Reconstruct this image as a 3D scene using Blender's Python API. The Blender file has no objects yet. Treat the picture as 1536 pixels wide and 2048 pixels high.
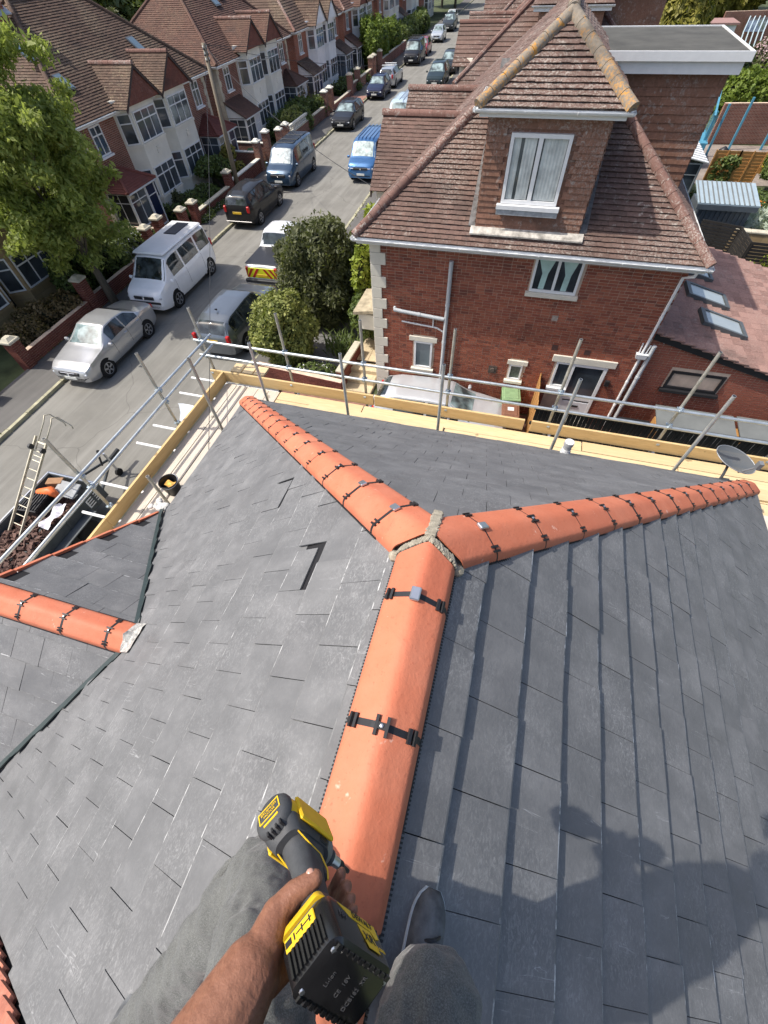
import bpy, math, random
from mathutils import Vector, Matrix
random.seed(7)
R = math.radians
CZ = 9.7                     # camera height above the street
SC = bpy.context.scene
COL = SC.collection

# ------------------------------------------------------------------ camera, sky, sun, exposure
cam_d = bpy.data.cameras.new('camera')
cam = bpy.data.objects.new('camera', cam_d); COL.objects.link(cam)
cam_d.sensor_fit = 'HORIZONTAL'; cam_d.sensor_width = 36.0; cam_d.lens = 824.2 / 1536 * 36
cam_d.clip_start = 0.02; cam_d.clip_end = 3000
AX = ((0.96172, 0.27208, -0.03274), (-0.20459, 0.79233, 0.57476), (0.18232, -0.54606, 0.81767))
cam.matrix_world = Matrix(((AX[0][0], AX[1][0], AX[2][0], 0), (AX[0][1], AX[1][1], AX[2][1], 0),
                           (AX[0][2], AX[1][2], AX[2][2], CZ), (0, 0, 0, 1)))
SC.camera = cam
SUN = Vector((0.67, 0.17, -1.0)).normalized()          # direction the light travels
wd = bpy.data.worlds.new('World'); SC.world = wd; wd.use_nodes = True
nt = wd.node_tree; nt.nodes.clear()
sky = nt.nodes.new('ShaderNodeTexSky'); sky.sky_type = 'NISHITA'; sky.sun_disc = False
sky.sun_elevation = math.asin(-SUN.z); sky.sun_rotation = math.atan2(-SUN.x, -SUN.y)
sky.air_density = 0.8; sky.dust_density = 3.0; sky.ozone_density = 0.6
bg = nt.nodes.new('ShaderNodeBackground'); bg.inputs[1].default_value = 0.148
wo = nt.nodes.new('ShaderNodeOutputWorld')
nt.links.new(sky.outputs[0], bg.inputs[0]); nt.links.new(bg.outputs[0], wo.inputs[0])
sd = bpy.data.lights.new('sun', 'SUN'); sd.energy = 3.3; sd.angle = R(0.6); sd.color = (1.0, 0.955, 0.88)
so = bpy.data.objects.new('sun', sd); COL.objects.link(so)
so.rotation_euler = SUN.to_track_quat('-Z', 'Y').to_euler(); so.location = (-20, 0, 40)
vs = SC.view_settings
vs.view_transform = 'Standard'; vs.look = 'None'; vs.exposure = 0.60; vs.gamma = 1; vs.use_curve_mapping = False
SC.cycles.max_bounces = 5; SC.cycles.diffuse_bounces = 3; SC.cycles.glossy_bounces = 3
SC.cycles.transmission_bounces = 4; SC.cycles.transparent_max_bounces = 6
SC.cycles.use_denoising = True

# ------------------------------------------------------------------ street frame: s along the road, n to the right of the left kerb
_ca, _sa = math.cos(0.032), math.sin(0.032)
def ST(n, s, z=0.0):
    return Vector((-15.4 + _ca * n - _sa * s, _sa * n + _ca * s, z))
STROT = 0.032

# ------------------------------------------------------------------ mesh builder
class MB:
    def __init__(self): self.v = []; self.f = []; self.m = []
    def add(self, vs_, fs_, mi=0):
        o = len(self.v); self.v.extend([tuple(p) for p in vs_])
        for f in fs_: self.f.append(tuple(o + i for i in f)); self.m.append(mi)
        return self
    def box(self, c, s, mi=0, rot=None, taper=1.0):
        x, y, z = s[0] / 2, s[1] / 2, s[2] / 2; t = taper
        P = [Vector(p) for p in ((-x, -y, -z), (x, -y, -z), (x, y, -z), (-x, y, -z), (-x * t, -y * t, z), (x * t, -y * t, z), (x * t, y * t, z), (-x * t, y * t, z))]
        if rot is not None: P = [rot @ p for p in P]
        c = Vector(c)
        return self.add([p + c for p in P], [(3, 2, 1, 0), (4, 5, 6, 7), (0, 1, 5, 4), (1, 2, 6, 5), (2, 3, 7, 6), (3, 0, 4, 7)], mi)
    def bb(self, a, b, mi=0):
        return self.box([(a[i] + b[i]) / 2 for i in range(3)], [abs(b[i] - a[i]) for i in range(3)], mi)
    def cbox(self, c, s, bev, mi=0, rot=None):
        # box with chamfered edges
        x, y, z = [q / 2 for q in s]; b = bev; P = []; F = []
        for sx in (-1, 1):
            for sy in (-1, 1):
                for sz in (-1, 1):
                    P += [Vector((sx * x, sy * (y - b), sz * (z - b))), Vector((sx * (x - b), sy * y, sz * (z - b))), Vector((sx * (x - b), sy * (y - b), sz * z))]
        def ix(sx, sy, sz, k): return ((sx + 1) // 2 * 4 + (sy + 1) // 2 * 2 + (sz + 1) // 2) * 3 + k
        for s_ in (-1, 1):
            F.append([ix(s_, -1, -1, 0), ix(s_, 1, -1, 0), ix(s_, 1, 1, 0), ix(s_, -1, 1, 0)])
            F.append([ix(-1, s_, -1, 1), ix(1, s_, -1, 1), ix(1, s_, 1, 1), ix(-1, s_, 1, 1)])
            F.append([ix(-1, -1, s_, 2), ix(1, -1, s_, 2), ix(1, 1, s_, 2), ix(-1, 1, s_, 2)])
        for a in (-1, 1):
            for q in (-1, 1):
                F.append([ix(a, q, -1, 0), ix(a, q, 1, 0), ix(a, q, 1, 1), ix(a, q, -1, 1)])
                F.append([ix(a, -1, q, 0), ix(a, 1, q, 0), ix(a, 1, q, 2), ix(a, -1, q, 2)])
                F.append([ix(-1, a, q, 1), ix(1, a, q, 1), ix(1, a, q, 2), ix(-1, a, q, 2)])
                for w in (-1, 1): F.append([ix(a, q, w, 0), ix(a, q, w, 1), ix(a, q, w, 2)])
        out = []
        for f in F:
            n = (P[f[1]] - P[f[0]]).cross(P[f[2]] - P[f[0]]); cc = sum((P[i] for i in f), Vector())
            out.append(f if n.dot(cc) > 0 else f[::-1])
        if rot is not None: P = [rot @ p for p in P]
        c = Vector(c)
        return self.add([p + c for p in P], out, mi)
    def tube(self, path, r, n=8, mi=0, cap=True, flat=None):
        path = [Vector(p) for p in path]; k = len(path); rs = r if isinstance(r, (list, tuple)) else [r] * k
        P = []; prev = None
        for i, p in enumerate(path):
            d = (path[min(i + 1, k - 1)] - path[max(i - 1, 0)]).normalized()
            if prev is None:
                a = d.orthogonal().normalized() if flat is None else (Vector(flat) - d * d.dot(Vector(flat))).normalized()
            else:
                a = prev - d * d.dot(prev)
                a = a.normalized() if a.length > 1e-6 else d.orthogonal().normalized()
            prev = a; b = d.cross(a)
            for j in range(n):
                t = 2 * math.pi * j / n; P.append(p + (a * math.cos(t) + b * math.sin(t)) * rs[i])
        F = []
        for i in range(k - 1):
            for j in range(n):
                j2 = (j + 1) % n; F.append((i * n + j, i * n + j2, (i + 1) * n + j2, (i + 1) * n + j))
        if cap: F.append(tuple(range(n - 1, -1, -1))); F.append(tuple((k - 1) * n + j for j in range(n)))
        return self.add(P, F, mi)
    def lathe(self, prof, base=(0, 0, 0), n=16, mi=0, rot=None, cap=True):
        P = []; base = Vector(base)
        for (r, z) in prof:
            for j in range(n):
                t = 2 * math.pi * j / n; q = Vector((r * math.cos(t), r * math.sin(t), z))
                if rot is not None: q = rot @ q
                P.append(base + q)
        F = []; k = len(prof)
        for i in range(k - 1):
            for j in range(n):
                j2 = (j + 1) % n; F.append((i * n + j, i * n + j2, (i + 1) * n + j2, (i + 1) * n + j))
        if cap: F.append(tuple(range(n - 1, -1, -1))); F.append(tuple((k - 1) * n + j for j in range(n)))
        return self.add(P, F, mi)
    def prism(self, poly, d, mi=0):
        # poly: 3-D ring, d: extrusion vector
        n = len(poly); d = Vector(d); P = [Vector(p) for p in poly] + [Vector(p) + d for p in poly]
        F = [tuple(range(n))[::-1], tuple(range(n, 2 * n))] + [(i, (i + 1) % n, n + (i + 1) % n, n + i) for i in range(n)]
        nn = Vector()
        for i in range(n): nn += P[i].cross(P[(i + 1) % n])
        if nn.dot(d) < 0: F = [f[::-1] for f in F]
        return self.add(P, F, mi)
    def quad(self, a, b, c, d, mi=0): return self.add([a, b, c, d], [(0, 1, 2, 3)], mi)
    def mesh(self, name, mats, smooth=False):
        me = bpy.data.meshes.new(name); me.from_pydata(self.v, [], self.f)
        for mt in (mats if isinstance(mats, (list, tuple)) else [mats]): me.materials.append(mt)
        me.polygons.foreach_set('material_index', self.m)
        if smooth is True: me.polygons.foreach_set('use_smooth', [True] * len(self.f))
        me.update()
        if smooth == 'auto': 
            me.polygons.foreach_set('use_smooth', [True] * len(self.f)); me.set_sharp_from_angle(angle=R(35))
        return me
    def build(self, name, mats, parent=None, smooth=False):
        return link(name, self.mesh(name, mats, smooth), parent)

def link(name, data, parent=None):
    o = bpy.data.objects.new(name, data); COL.objects.link(o)
    if parent is not None:
        o.parent = parent
        if parent.get('_w'): o.matrix_parent_inverse = parent.matrix_world.inverted() if False else Matrix.Translation(-Vector(parent['_w']))
    return o
def tag(o, label=None, cat=None, group=None, kind=None):
    if label: o['label'] = label
    if cat: o['category'] = cat
    if group: o['group'] = group
    if kind: o['kind'] = kind
    return o
def thing(name, label, cat, loc=(0, 0, 0), group=None, rotz=None):
    """Empty at the thing's base. Without rotz its parts are given in world coordinates, with rotz in its own frame."""
    o = bpy.data.objects.new(name, None); COL.objects.link(o); o.location = loc; o.empty_display_size = 0.2
    if rotz is None: o['_w'] = list(loc)
    else: o.rotation_euler = (0, 0, rotz)
    return tag(o, label, cat, group)
def pempty(name, parent, loc=None):
    # an Empty as a part that carries sub-parts
    o = bpy.data.objects.new(name, None); COL.objects.link(o); o.parent = parent; o.empty_display_size = 0.1
    if parent.get('_w'):
        o.location = Vector(parent['_w']) if loc is None else loc
        o.matrix_parent_inverse = Matrix.Translation(-Vector(parent['_w'])); o['_w'] = list(o.location)
    return o
def clip_half(poly, a, b, c):
    """keep a*x+b*y+c >= 0"""
    out = []; n = len(poly)
    for i in range(n):
        p, q = poly[i], poly[(i + 1) % n]; dp = a * p[0] + b * p[1] + c; dq = a * q[0] + b * q[1] + c
        if dp >= 0: out.append(p)
        if (dp >= 0) != (dq >= 0):
            t = dp / (dp - dq); out.append((p[0] + (q[0] - p[0]) * t, p[1] + (q[1] - p[1]) * t))
    return out
def halves(poly):
    """half planes of a convex counter-clockwise polygon"""
    H = []; n = len(poly)
    ar = sum(poly[i][0] * poly[(i + 1) % n][1] - poly[(i + 1) % n][0] * poly[i][1] for i in range(n))
    if ar < 0: poly = poly[::-1]
    for i in range(n):
        (x0, y0), (x1, y1) = poly[i], poly[(i + 1) % n]; a, b = -(y1 - y0), x1 - x0
        H.append((a, b, -(a * x0 + b * y0)))
    return H
def clip_conv(poly, H):
    for h in H:
        poly = clip_half(poly, *h)
        if len(poly) < 3: return []
    return poly
def area2(p): return abs(sum(p[i][0] * p[(i + 1) % len(p)][1] - p[(i + 1) % len(p)][0] * p[i][1] for i in range(len(p)))) / 2

# ------------------------------------------------------------------ materials
def ramp(nt_, fac, stops):
    r = nt_.nodes.new('ShaderNodeValToRGB'); e = r.color_ramp.elements
    while len(e) < len(stops): e.new(0.5)
    for i, (p, c) in enumerate(stops): e[i].position = p; e[i].color = tuple(c) + (1,) if len(c) == 3 else c
    nt_.links.new(fac, r.inputs[0]); return r.outputs[0]
class NT:
    def __init__(self, name):
        self.mt = bpy.data.materials.new(name); self.mt.use_nodes = True; self.t = self.mt.node_tree
        self.b = self.t.nodes['Principled BSDF']; self.co = self.t.nodes.new('ShaderNodeTexCoord'); self.geo = None
    def n(self, k): return self.t.nodes.new(k)
    def l(self, a, b): self.t.links.new(a, b)
    def noise(self, scale, detail=4, rough=0.6, src='Object', sc=None, w=None, dist=0):
        n = self.n('ShaderNodeTexNoise'); n.inputs['Scale'].default_value = scale; n.inputs['Detail'].default_value = detail
        n.inputs['Roughness'].default_value = rough; n.inputs['Distortion'].default_value = dist
        v = self.pos() if src == 'World' else self.co.outputs[src]
        if sc:
            m = self.n('ShaderNodeMapping'); m.inputs['Scale'].default_value = sc; self.l(v, m.inputs[0]); v = m.outputs[0]
        self.l(v, n.inputs['Vector']); return n.outputs[0]
    def pos(self):
        if not self.geo: self.geo = self.n('ShaderNodeNewGeometry')
        return self.geo.outputs['Position']
    def island(self):
        if not self.geo: self.geo = self.n('ShaderNodeNewGeometry')
        oi = self.n('ShaderNodeObjectInfo'); a = self.math('ADD', self.geo.outputs['Random Per Island'], oi.outputs['Random'])
        return self.math('FRACT', a)
    def math(self, op, a, b=None, c=None):
        m = self.n('ShaderNodeMath'); m.operation = op
        for i, q in enumerate((a, b, c)):
            if q is None: continue
            if isinstance(q, (int, float)): m.inputs[i].default_value = q
            else: self.l(q, m.inputs[i])
        return m.outputs[0]
    def mix(self, fac, a, b, mode='MIX'):
        m = self.n('ShaderNodeMix'); m.data_type = 'RGBA'; m.blend_type = mode
        for sock, q in ((m.inputs[0], fac), (m.inputs[6], a), (m.inputs[7], b)):
            if isinstance(q, (int, float)): sock.default_value = q
            elif isinstance(q, (tuple, list)): sock.default_value = tuple(q)[:3] + (1,)
            else: self.l(q, sock)
        return m.outputs[2]
    def ramp(self, fac, stops): return ramp(self.t, fac, stops)
    def color(self, c):
        if isinstance(c, (tuple, list)): self.b.inputs['Base Color'].default_value = tuple(c)[:3] + (1,)
        else: self.l(c, self.b.inputs['Base Color'])
        return self
    def set(self, **k):
        for a, q in k.items():
            nm = {'rough': 'Roughness', 'metal': 'Metallic', 'spec': 'Specular IOR Level', 'coat': 'Coat Weight', 'coatr': 'Coat Roughness', 'sheen': 'Sheen Weight', 'trans': 'Transmission Weight', 'sss': 'Subsurface Weight', 'alpha': 'Alpha', 'ior': 'IOR'}[a]
            if isinstance(q, (int, float)): self.b.inputs[nm].default_value = q
            else: self.l(q, self.b.inputs[nm])
        return self
    def bump(self, h, strength=0.3, dist=0.01):
        b = self.n('ShaderNodeBump'); b.inputs['Strength'].default_value = strength; b.inputs['Distance'].default_value = dist
        self.l(h, b.inputs['Height']); self.l(b.outputs[0], self.b.inputs['Normal']); return self

def M_simple(name, c, rough=0.6, var=0.12, scale=8.0, bump=0.0, metal=0.0, spec=0.4, src='Object', **k):
    m = NT(name); n = m.noise(scale, 5, src=src)
    lo = tuple(q * (1 - var) for q in c); hi = tuple(min(1, q * (1 + var)) for q in c)
    m.color(m.ramp(n, [(0.3, lo), (0.7, hi)])); m.set(rough=rough, metal=metal, spec=spec, **k)
    if bump: m.bump(m.noise(scale * 6, 4, src=src), bump, 0.005)
    return m.mt
def lum(c, f): return tuple(min(1, q * f) for q in c)

def M_slate():
    m = NT('slate'); isl = m.island()
    base = m.ramp(isl, [(0.0, (0.120, 0.121, 0.124)), (0.5, (0.136, 0.137, 0.139)), (0.88, (0.130, 0.129, 0.131)), (1.0, (0.168, 0.168, 0.168))])
    grain = m.noise(3.2, 6, 0.62, 'World', (1, 1.6, 1)); base = m.mix(0.55, base, m.ramp(grain, [(0.25, (0.085, 0.086, 0.088)), (0.5, (0.132, 0.133, 0.135)), (0.75, (0.215, 0.215, 0.215))]), 'MIX')
    # rubbed chalky dust and scuffs left by the work
    d1 = m.noise(2.3, 3, 0.6, 'World'); d2 = m.noise(55, 6, 0.8, 'World', (1, 0.6, 1), dist=1.6)
    f = m.math('MULTIPLY', m.ramp(d1, [(0.40, (0.1, 0.1, 0.1)), (0.66, (1, 1, 1))]), m.ramp(d2, [(0.48, (0, 0, 0)), (0.70, (1, 1, 1))]))
    c = m.mix(m.math('MULTIPLY', f, 0.5), base, (0.42, 0.42, 0.415))
    # fine splitting lines and scratches
    s = m.noise(5, 3, 0.5, 'World', (0.35, 5, 0.35), dist=1.4); s2 = m.noise(4, 2, 0.5, 'World')
    fs = m.math('MULTIPLY', m.ramp(s, [(0.655, (0, 0, 0)), (0.662, (1, 1, 1)), (0.669, (0, 0, 0))]), m.ramp(s2, [(0.5, (0, 0, 0)), (0.6, (1, 1, 1))]))
    c = m.mix(m.math('MULTIPLY', fs, 0.45), c, (0.55, 0.55, 0.55))
    m.color(c).set(rough=m.ramp(grain, [(0.3, (0.5, 0.5, 0.5)), (0.7, (0.68, 0.68, 0.68))]), spec=0.42)
    m.bump(m.math('ADD', m.noise(14, 6, 0.65, 'World'), m.math('MULTIPLY', m.noise(60, 4, 0.6, 'World'), 0.35)), 0.28, 0.012)
    return m.mt
def M_slate_edge():
    m = NT('slate_edge'); n = m.noise(14, 5, 0.7, 'World'); n2 = m.noise(2.0, 2, 0.5, 'World')
    f = m.math('MULTIPLY', m.ramp(n, [(0.46, (0, 0, 0)), (0.60, (0.9, 0.9, 0.9))]), m.ramp(n2, [(0.42, (0.1, 0.1, 0.1)), (0.62, (1, 1, 1))]))
    m.color(m.mix(f, (0.14, 0.14, 0.14), (0.66, 0.66, 0.65))).set(rough=0.7); return m.mt
def M_tile(name, cols, lichen=0.4, moss=(0.5, 0.5, 0.45), dark=0.5):
    """weathered clay plain tile: per-piece colour, soot, pale and orange lichen"""
    m = NT(name); isl = m.island(); k = len(cols) - 1
    base = m.ramp(isl, [(i / k, c) for i, c in enumerate(cols)])
    g = m.noise(0.9, 4, 0.6, 'World'); base = m.mix(m.ramp(g, [(0.3, (dark, dark, dark)), (0.65, (0, 0, 0))]), base, lum(cols[0], 0.55))
    fn = m.noise(22, 5, 0.7, 'World'); base = m.mix(0.35, base, m.ramp(fn, [(0.3, lum(cols[0], 0.5)), (0.7, lum(cols[-1], 1.25))]))
    l1 = m.noise(7.5, 5, 0.7, 'World', dist=0.5); l2 = m.noise(0.55, 3, 0.5, 'World')
    f = m.math('MULTIPLY', m.ramp(l1, [(0.56, (0, 0, 0)), (0.63, (1, 1, 1))]), m.ramp(l2, [(0.42, (0.12, 0.12, 0.12)), (0.62, (1, 1, 1))]))
    base = m.mix(m.math('MULTIPLY', f, lichen), base, moss)
    l3 = m.noise(24, 5, 0.8, 'World'); l4 = m.noise(0.42, 3, 0.55, 'World')
    f2 = m.math('MULTIPLY', m.ramp(l3, [(0.5, (0, 0, 0)), (0.58, (1, 1, 1))]), m.ramp(l4, [(0.50, (0.05, 0.05, 0.05)), (0.60, (1, 1, 1))])); base = m.mix(m.math('MULTIPLY', f2, lichen * 0.75), base, lum(moss, 1.1))
    l5 = m.noise(0.6, 4, 0.6, 'World', (1, 1, 2.2)); base = m.mix(m.ramp(l5, [(0.58, (0, 0, 0)), (0.72, (0.5, 0.5, 0.5))]), base, (0.05, 0.042, 0.038))
    m.color(base).set(rough=0.85, spec=0.25); m.bump(m.noise(30, 4, 0.6, 'World'), 0.25, 0.01); return m.mt
def M_brick(name, cols, soot=0.5):
    m = NT(name); isl = m.island(); k = len(cols) - 1
    base = m.ramp(isl, [(i / k, c) for i, c in enumerate(cols)])
    n = m.noise(16, 5, 0.7, 'World'); base = m.mix(0.3, base, m.ramp(n, [(0.3, lum(cols[0], 0.55)), (0.7, lum(cols[-1], 1.2))]))
    g = m.noise(0.7, 4, 0.6, 'World'); base = m.mix(m.ramp(g, [(0.35, (soot, soot, soot)), (0.62, (0, 0, 0))]), base, lum(cols[0], 0.5))
    m.color(base).set(rough=0.88, spec=0.2); m.bump(n, 0.25, 0.006); return m.mt
def M_wood(name, c1, c2, axis='Y', scale=2.0, rough=0.75, knots=True):
    m = NT(name); sc = {'X': (0.12, 1, 1), 'Y': (1, 0.12, 1), 'Z': (1, 1, 0.12)}[axis]
    n = m.noise(scale * 14, 5, 0.65, 'World', sc, dist=0.4); isl = m.island()
    base = m.ramp(n, [(0.25, c1), (0.75, c2)]); base = m.mix(m.math('MULTIPLY', isl, 0.35), base, lum(c1, 0.75))
    if knots:
        v = m.noise(5, 2, 0.5, 'World'); base = m.mix(m.ramp(v, [(0.70, (0, 0, 0)), (0.74, (0.8, 0.8, 0.8))]), base, lum(c1, 0.45))
    m.color(base).set(rough=rough, spec=0.25); m.bump(n, 0.2, 0.004); return m.mt
def M_leaf(name, c1, c2, c3, trans=0.25):
    m = NT(name); isl = m.island(); n = m.noise(0.8, 3, 0.5, 'World')
    base = m.ramp(isl, [(0.0, c1), (0.5, c2), (1.0, c3)]); base = m.mix(0.4, base, m.ramp(n, [(0.3, c1), (0.7, c3)]))
    m.color(base).set(rough=0.55, spec=0.35)
    tr = m.n('ShaderNodeBsdfTranslucent'); m.l(m.mix(0.4, base, (0.35, 0.45, 0.05)), tr.inputs[0])
    mx = m.n('ShaderNodeMixShader'); mx.inputs[0].default_value = trans
    out = m.t.nodes['Material Output']; m.l(m.b.outputs[0], mx.inputs[1]); m.l(tr.outputs[0], mx.inputs[2]); m.l(mx.outputs[0], out.inputs[0])
    return m.mt
def M_glass(name, c=(0.02, 0.025, 0.03), rough=0.05, var=0.5, scale=1.5):
    m = NT(name); n = m.noise(scale, 3, 0.5, 'World'); m.color(m.ramp(n, [(0.35, c), (0.7, lum(c, 1 + var * 4))])).set(rough=rough, spec=0.8); return m.mt
def M_paint(name, c, metal=0.0, rough=0.28):
    m = NT(name); n = m.noise(1.6, 4, 0.6); m.color(m.ramp(n, [(0.3, lum(c, 0.93)), (0.7, lum(c, 1.05))])).set(rough=rough if max(c) > 0.1 else 0.55, metal=metal, spec=0.5 if max(c) > 0.1 else 0.2, coat=0.8 if max(c) > 0.1 else 0.55, coatr=0.05); return m.mt

m_slate = M_slate(); m_sledge = M_slate_edge()
m_under = M_simple('roof_underlay', (0.012, 0.012, 0.014), 0.9)
def M_terracotta():
    m = NT('terracotta'); isl = m.island(); n = m.noise(5, 5, 0.6, 'World'); f = m.noise(70, 3, 0.6, 'World'); p = m.noise(11, 4, 0.7, 'World')
    base = m.ramp(isl, [(0, (0.50, 0.145, 0.075)), (0.5, (0.58, 0.18, 0.095)), (1, (0.47, 0.13, 0.07))]); dsm = m.noise(1.7, 5, 0.7, 'World'); base = m.mix(m.ramp(dsm, [(0.45, (0, 0, 0)), (0.75, (0.45, 0.45, 0.45))]), base, (0.62, 0.30, 0.20))
    base = m.mix(0.35, base, m.ramp(n, [(0.3, (0.50, 0.14, 0.07)), (0.7, (0.68, 0.23, 0.13))]))
    base = m.mix(m.ramp(f, [(0.62, (0, 0, 0)), (0.7, (0.5, 0.5, 0.5))]), base, (0.42, 0.11, 0.06))
    base = m.mix(m.ramp(p, [(0.66, (0, 0, 0)), (0.72, (0.6, 0.6, 0.6))]), base, (0.75, 0.5, 0.4)); st = m.noise(3.0, 5, 0.75, 'World', dist=0.8); base = m.mix(m.ramp(st, [(0.56, (0, 0, 0)), (0.70, (0.4, 0.4, 0.4))]), base, (0.34, 0.10, 0.06))
    m.color(base).set(rough=0.66, spec=0.3); m.bump(m.math('ADD', f, m.math('MULTIPLY', m.noise(24, 4, 0.6, 'World'), 1.5)), 0.3, 0.005); return m.mt
m_terra = M_terracotta()
m_blackp = M_simple('black_plastic', (0.018, 0.018, 0.02), 0.5, 0.3)
m_mortar = M_simple('mortar', (0.30, 0.27, 0.21), 0.95, 0.35, 30, 0.6)
m_lead = M_simple('lead', (0.36, 0.38, 0.40), 0.5, 0.25, 12, 0.4, 0.3)
m_galv = M_simple('galvanised_tube', (0.52, 0.56, 0.57), 0.42, 0.2, 6, 0, 0.75, src='World')
m_galvold = M_simple('weathered_tube', (0.42, 0.42, 0.38), 0.5, 0.3, 7, 0, 0.55, src='World')
m_coupler = M_simple('coupler_steel', (0.40, 0.47, 0.52), 0.45, 0.3, 30, 0, 0.7)
m_whitetube = M_simple('painted_tube', (0.8, 0.8, 0.78), 0.5, 0.05)
m_boardL = M_wood('grey_scaffold_board', (0.50, 0.44, 0.36), (0.68, 0.61, 0.51), 'Y')
m_boardX = M_wood('pale_scaffold_board', (0.56, 0.42, 0.23), (0.70, 0.55, 0.33), 'X')
m_toeY = M_wood('toe_board_wood_y', (0.55, 0.37, 0.16), (0.69, 0.50, 0.25), 'Y')
m_toeX = M_wood('toe_board_wood_x', (0.55, 0.38, 0.17), (0.70, 0.52, 0.27), 'X')
m_white = M_simple('white_upvc', (0.78, 0.78, 0.77), 0.35, 0.04)
m_gutter = M_simple('white_gutter', (0.70, 0.71, 0.70), 0.4, 0.12, 5)
m_cream = M_simple('cream_paint', (0.66, 0.62, 0.52), 0.8, 0.08, 3, 0.1)
m_silver = M_simple('brushed_metal', (0.55, 0.57, 0.6), 0.3, 0.1, 10, 0, 0.9)
# ================================================================== the slated house we stand on
XR, ZR, TP = -0.105, CZ - 1.5, 0.8            # ridge line x, height of the slate planes' apex, slope
XL, XRt, YJ, YE, YP = -3.95, 3.74, 0.9, 4.745, -1.07
ZE = ZR - TP * 3.845
house = thing('slated_house', 'house with new grey slate roof and orange ridge tiles under the scaffold', 'house', (0, 1.5, 0))
SLN = math.hypot(1, TP)                        # slope length per metre of run

INDIV = [0]
def slate_plane(name, O, U, V, hulls, gauge, width, vmax, urange, parent, far_key, notch=None, off=0.0, specials=(), indiv=True, mats=None, step=0.024, pname='slate', sname='small_slates', bevel=0.0085, thick=0.009, jit=1.0, minarea=0.0012):
    """lay slates on the plane O + u*U + v*V; hulls = convex outline, notch = convex region cut away."""
    N = U.cross(V).normalized()
    if N.z < 0: N = -N
    H = halves(hulls); out = []
    row = 0; v0 = 0.0
    while v0 < vmax:
        u = urange[0] + (0.5 * width if row % 2 else 0) + off
        tilt_row = random.uniform(-0.0015, 0.0015)
        while u < urange[1] + width:
            g = 0.0009 + random.uniform(0, 0.0011)
            j0, j1 = random.uniform(-0.004, 0.004), random.uniform(-0.004, 0.004)
            a, b, c, d = u + g, u + width - g, v0 + random.uniform(-0.003, 0.003) * jit, v0 + gauge + min(0.06, gauge * 0.3)
            for (su, sv, kind) in specials:
                if a <= su < b and v0 <= sv < v0 + gauge:
                    if kind == 'slip': d = v0 + gauge - 0.075; b -= 0.032
                    if kind == 'slip2': d = v0 + gauge - 0.05; b -= 0.016
                    if kind == 'slot': d = v0 + gauge - 0.034
            lift = step + tilt_row + random.uniform(-0.003, 0.004) * jit; tw = random.uniform(-0.002, 0.002)
            pieces = []
            for (q0, q1, mi) in (((c, c + bevel, 1), (c + bevel, d, 0)) if bevel else ((c, d, 0),)):
                poly = [(a, q0 + j0), (b, q0 + j1), (b, q1 + (j1 if mi == 1 else 0)), (a, q1 + (j0 if mi == 1 else 0))]
                poly = clip_conv(poly, H)
                if not poly: continue
                parts_ = [poly]
                if notch:
                    parts_ = []
                    rem = poly
                    for h in notch:
                        o_ = clip_half(rem, -h[0], -h[1], -h[2])
                        if len(o_) >= 3 and area2(o_) > 1e-5: parts_.append(o_)
                        rem = clip_half(rem, *h)
                        if len(rem) < 3: break
                for p in parts_:
                    if area2(p) > 4e-5: pieces.append((p, mi))
            if pieces and sum(area2(p) for p, _ in pieces) > minarea:
                out.append((pieces, c, d, lift, tw, (a + b) / 2))
            u += width
        v0 += gauge; row += 1
    def emit(mb, rec, o3):
        pieces, c, d, lift, tw, um = rec
        for p, mi in pieces:
            top = []
            for (u, v) in p:
                t = (v - c) / gauge
                h = lift * (1 - t) + 0.003 * t + tw * (u - um) / width * 2 + (-0.0025 if (mi == 1 and v - c < 0.004) else 0)
                top.append(O + U * u + V * v + N * h - o3)
            k = len(top); bot = [q - N * thick for q in top]
            mb.add(top + bot, [tuple(range(k))] + [(i, k + i, k + (i + 1) % k, (i + 1) % k) for i in range(k)], mi)
            ar = sum(p[i][0] * p[(i + 1) % k][1] - p[(i + 1) % k][0] * p[i][1] for i in range(k))
            if (U.cross(V).z > 0) != (ar > 0):
                for q in range(len(mb.f) - k - 1, len(mb.f)): mb.f[q] = mb.f[q][::-1]
    recs = []
    for rec in out:
        p = rec[0][0][0][0]; P = O + U * rec[5] + V * rec[1]
        recs.append(((P - Vector((0, 0, CZ))).length, rec))
    recs.sort(key=lambda r: r[0])
    mats = mats or [m_slate, m_sledge]
    n_ind = min(len(recs), far_key) if indiv else 0
    for dist, rec in recs[:n_ind]:
        mb = MB(); emit(mb, rec, Vector()); mb.build(pname, mats, parent)
    if recs[n_ind:]:
        mb = MB()
        for dist, rec in recs[n_ind:]: emit(mb, rec, Vector())
        o = mb.build(sname, mats, parent); o['kind'] = 'stuff'
    return len(recs)

def under(name, pts, parent):
    return MB().add(pts, [tuple(range(len(pts)))]).build(name, m_under, parent)

vL = 3.845 * SLN
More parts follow.
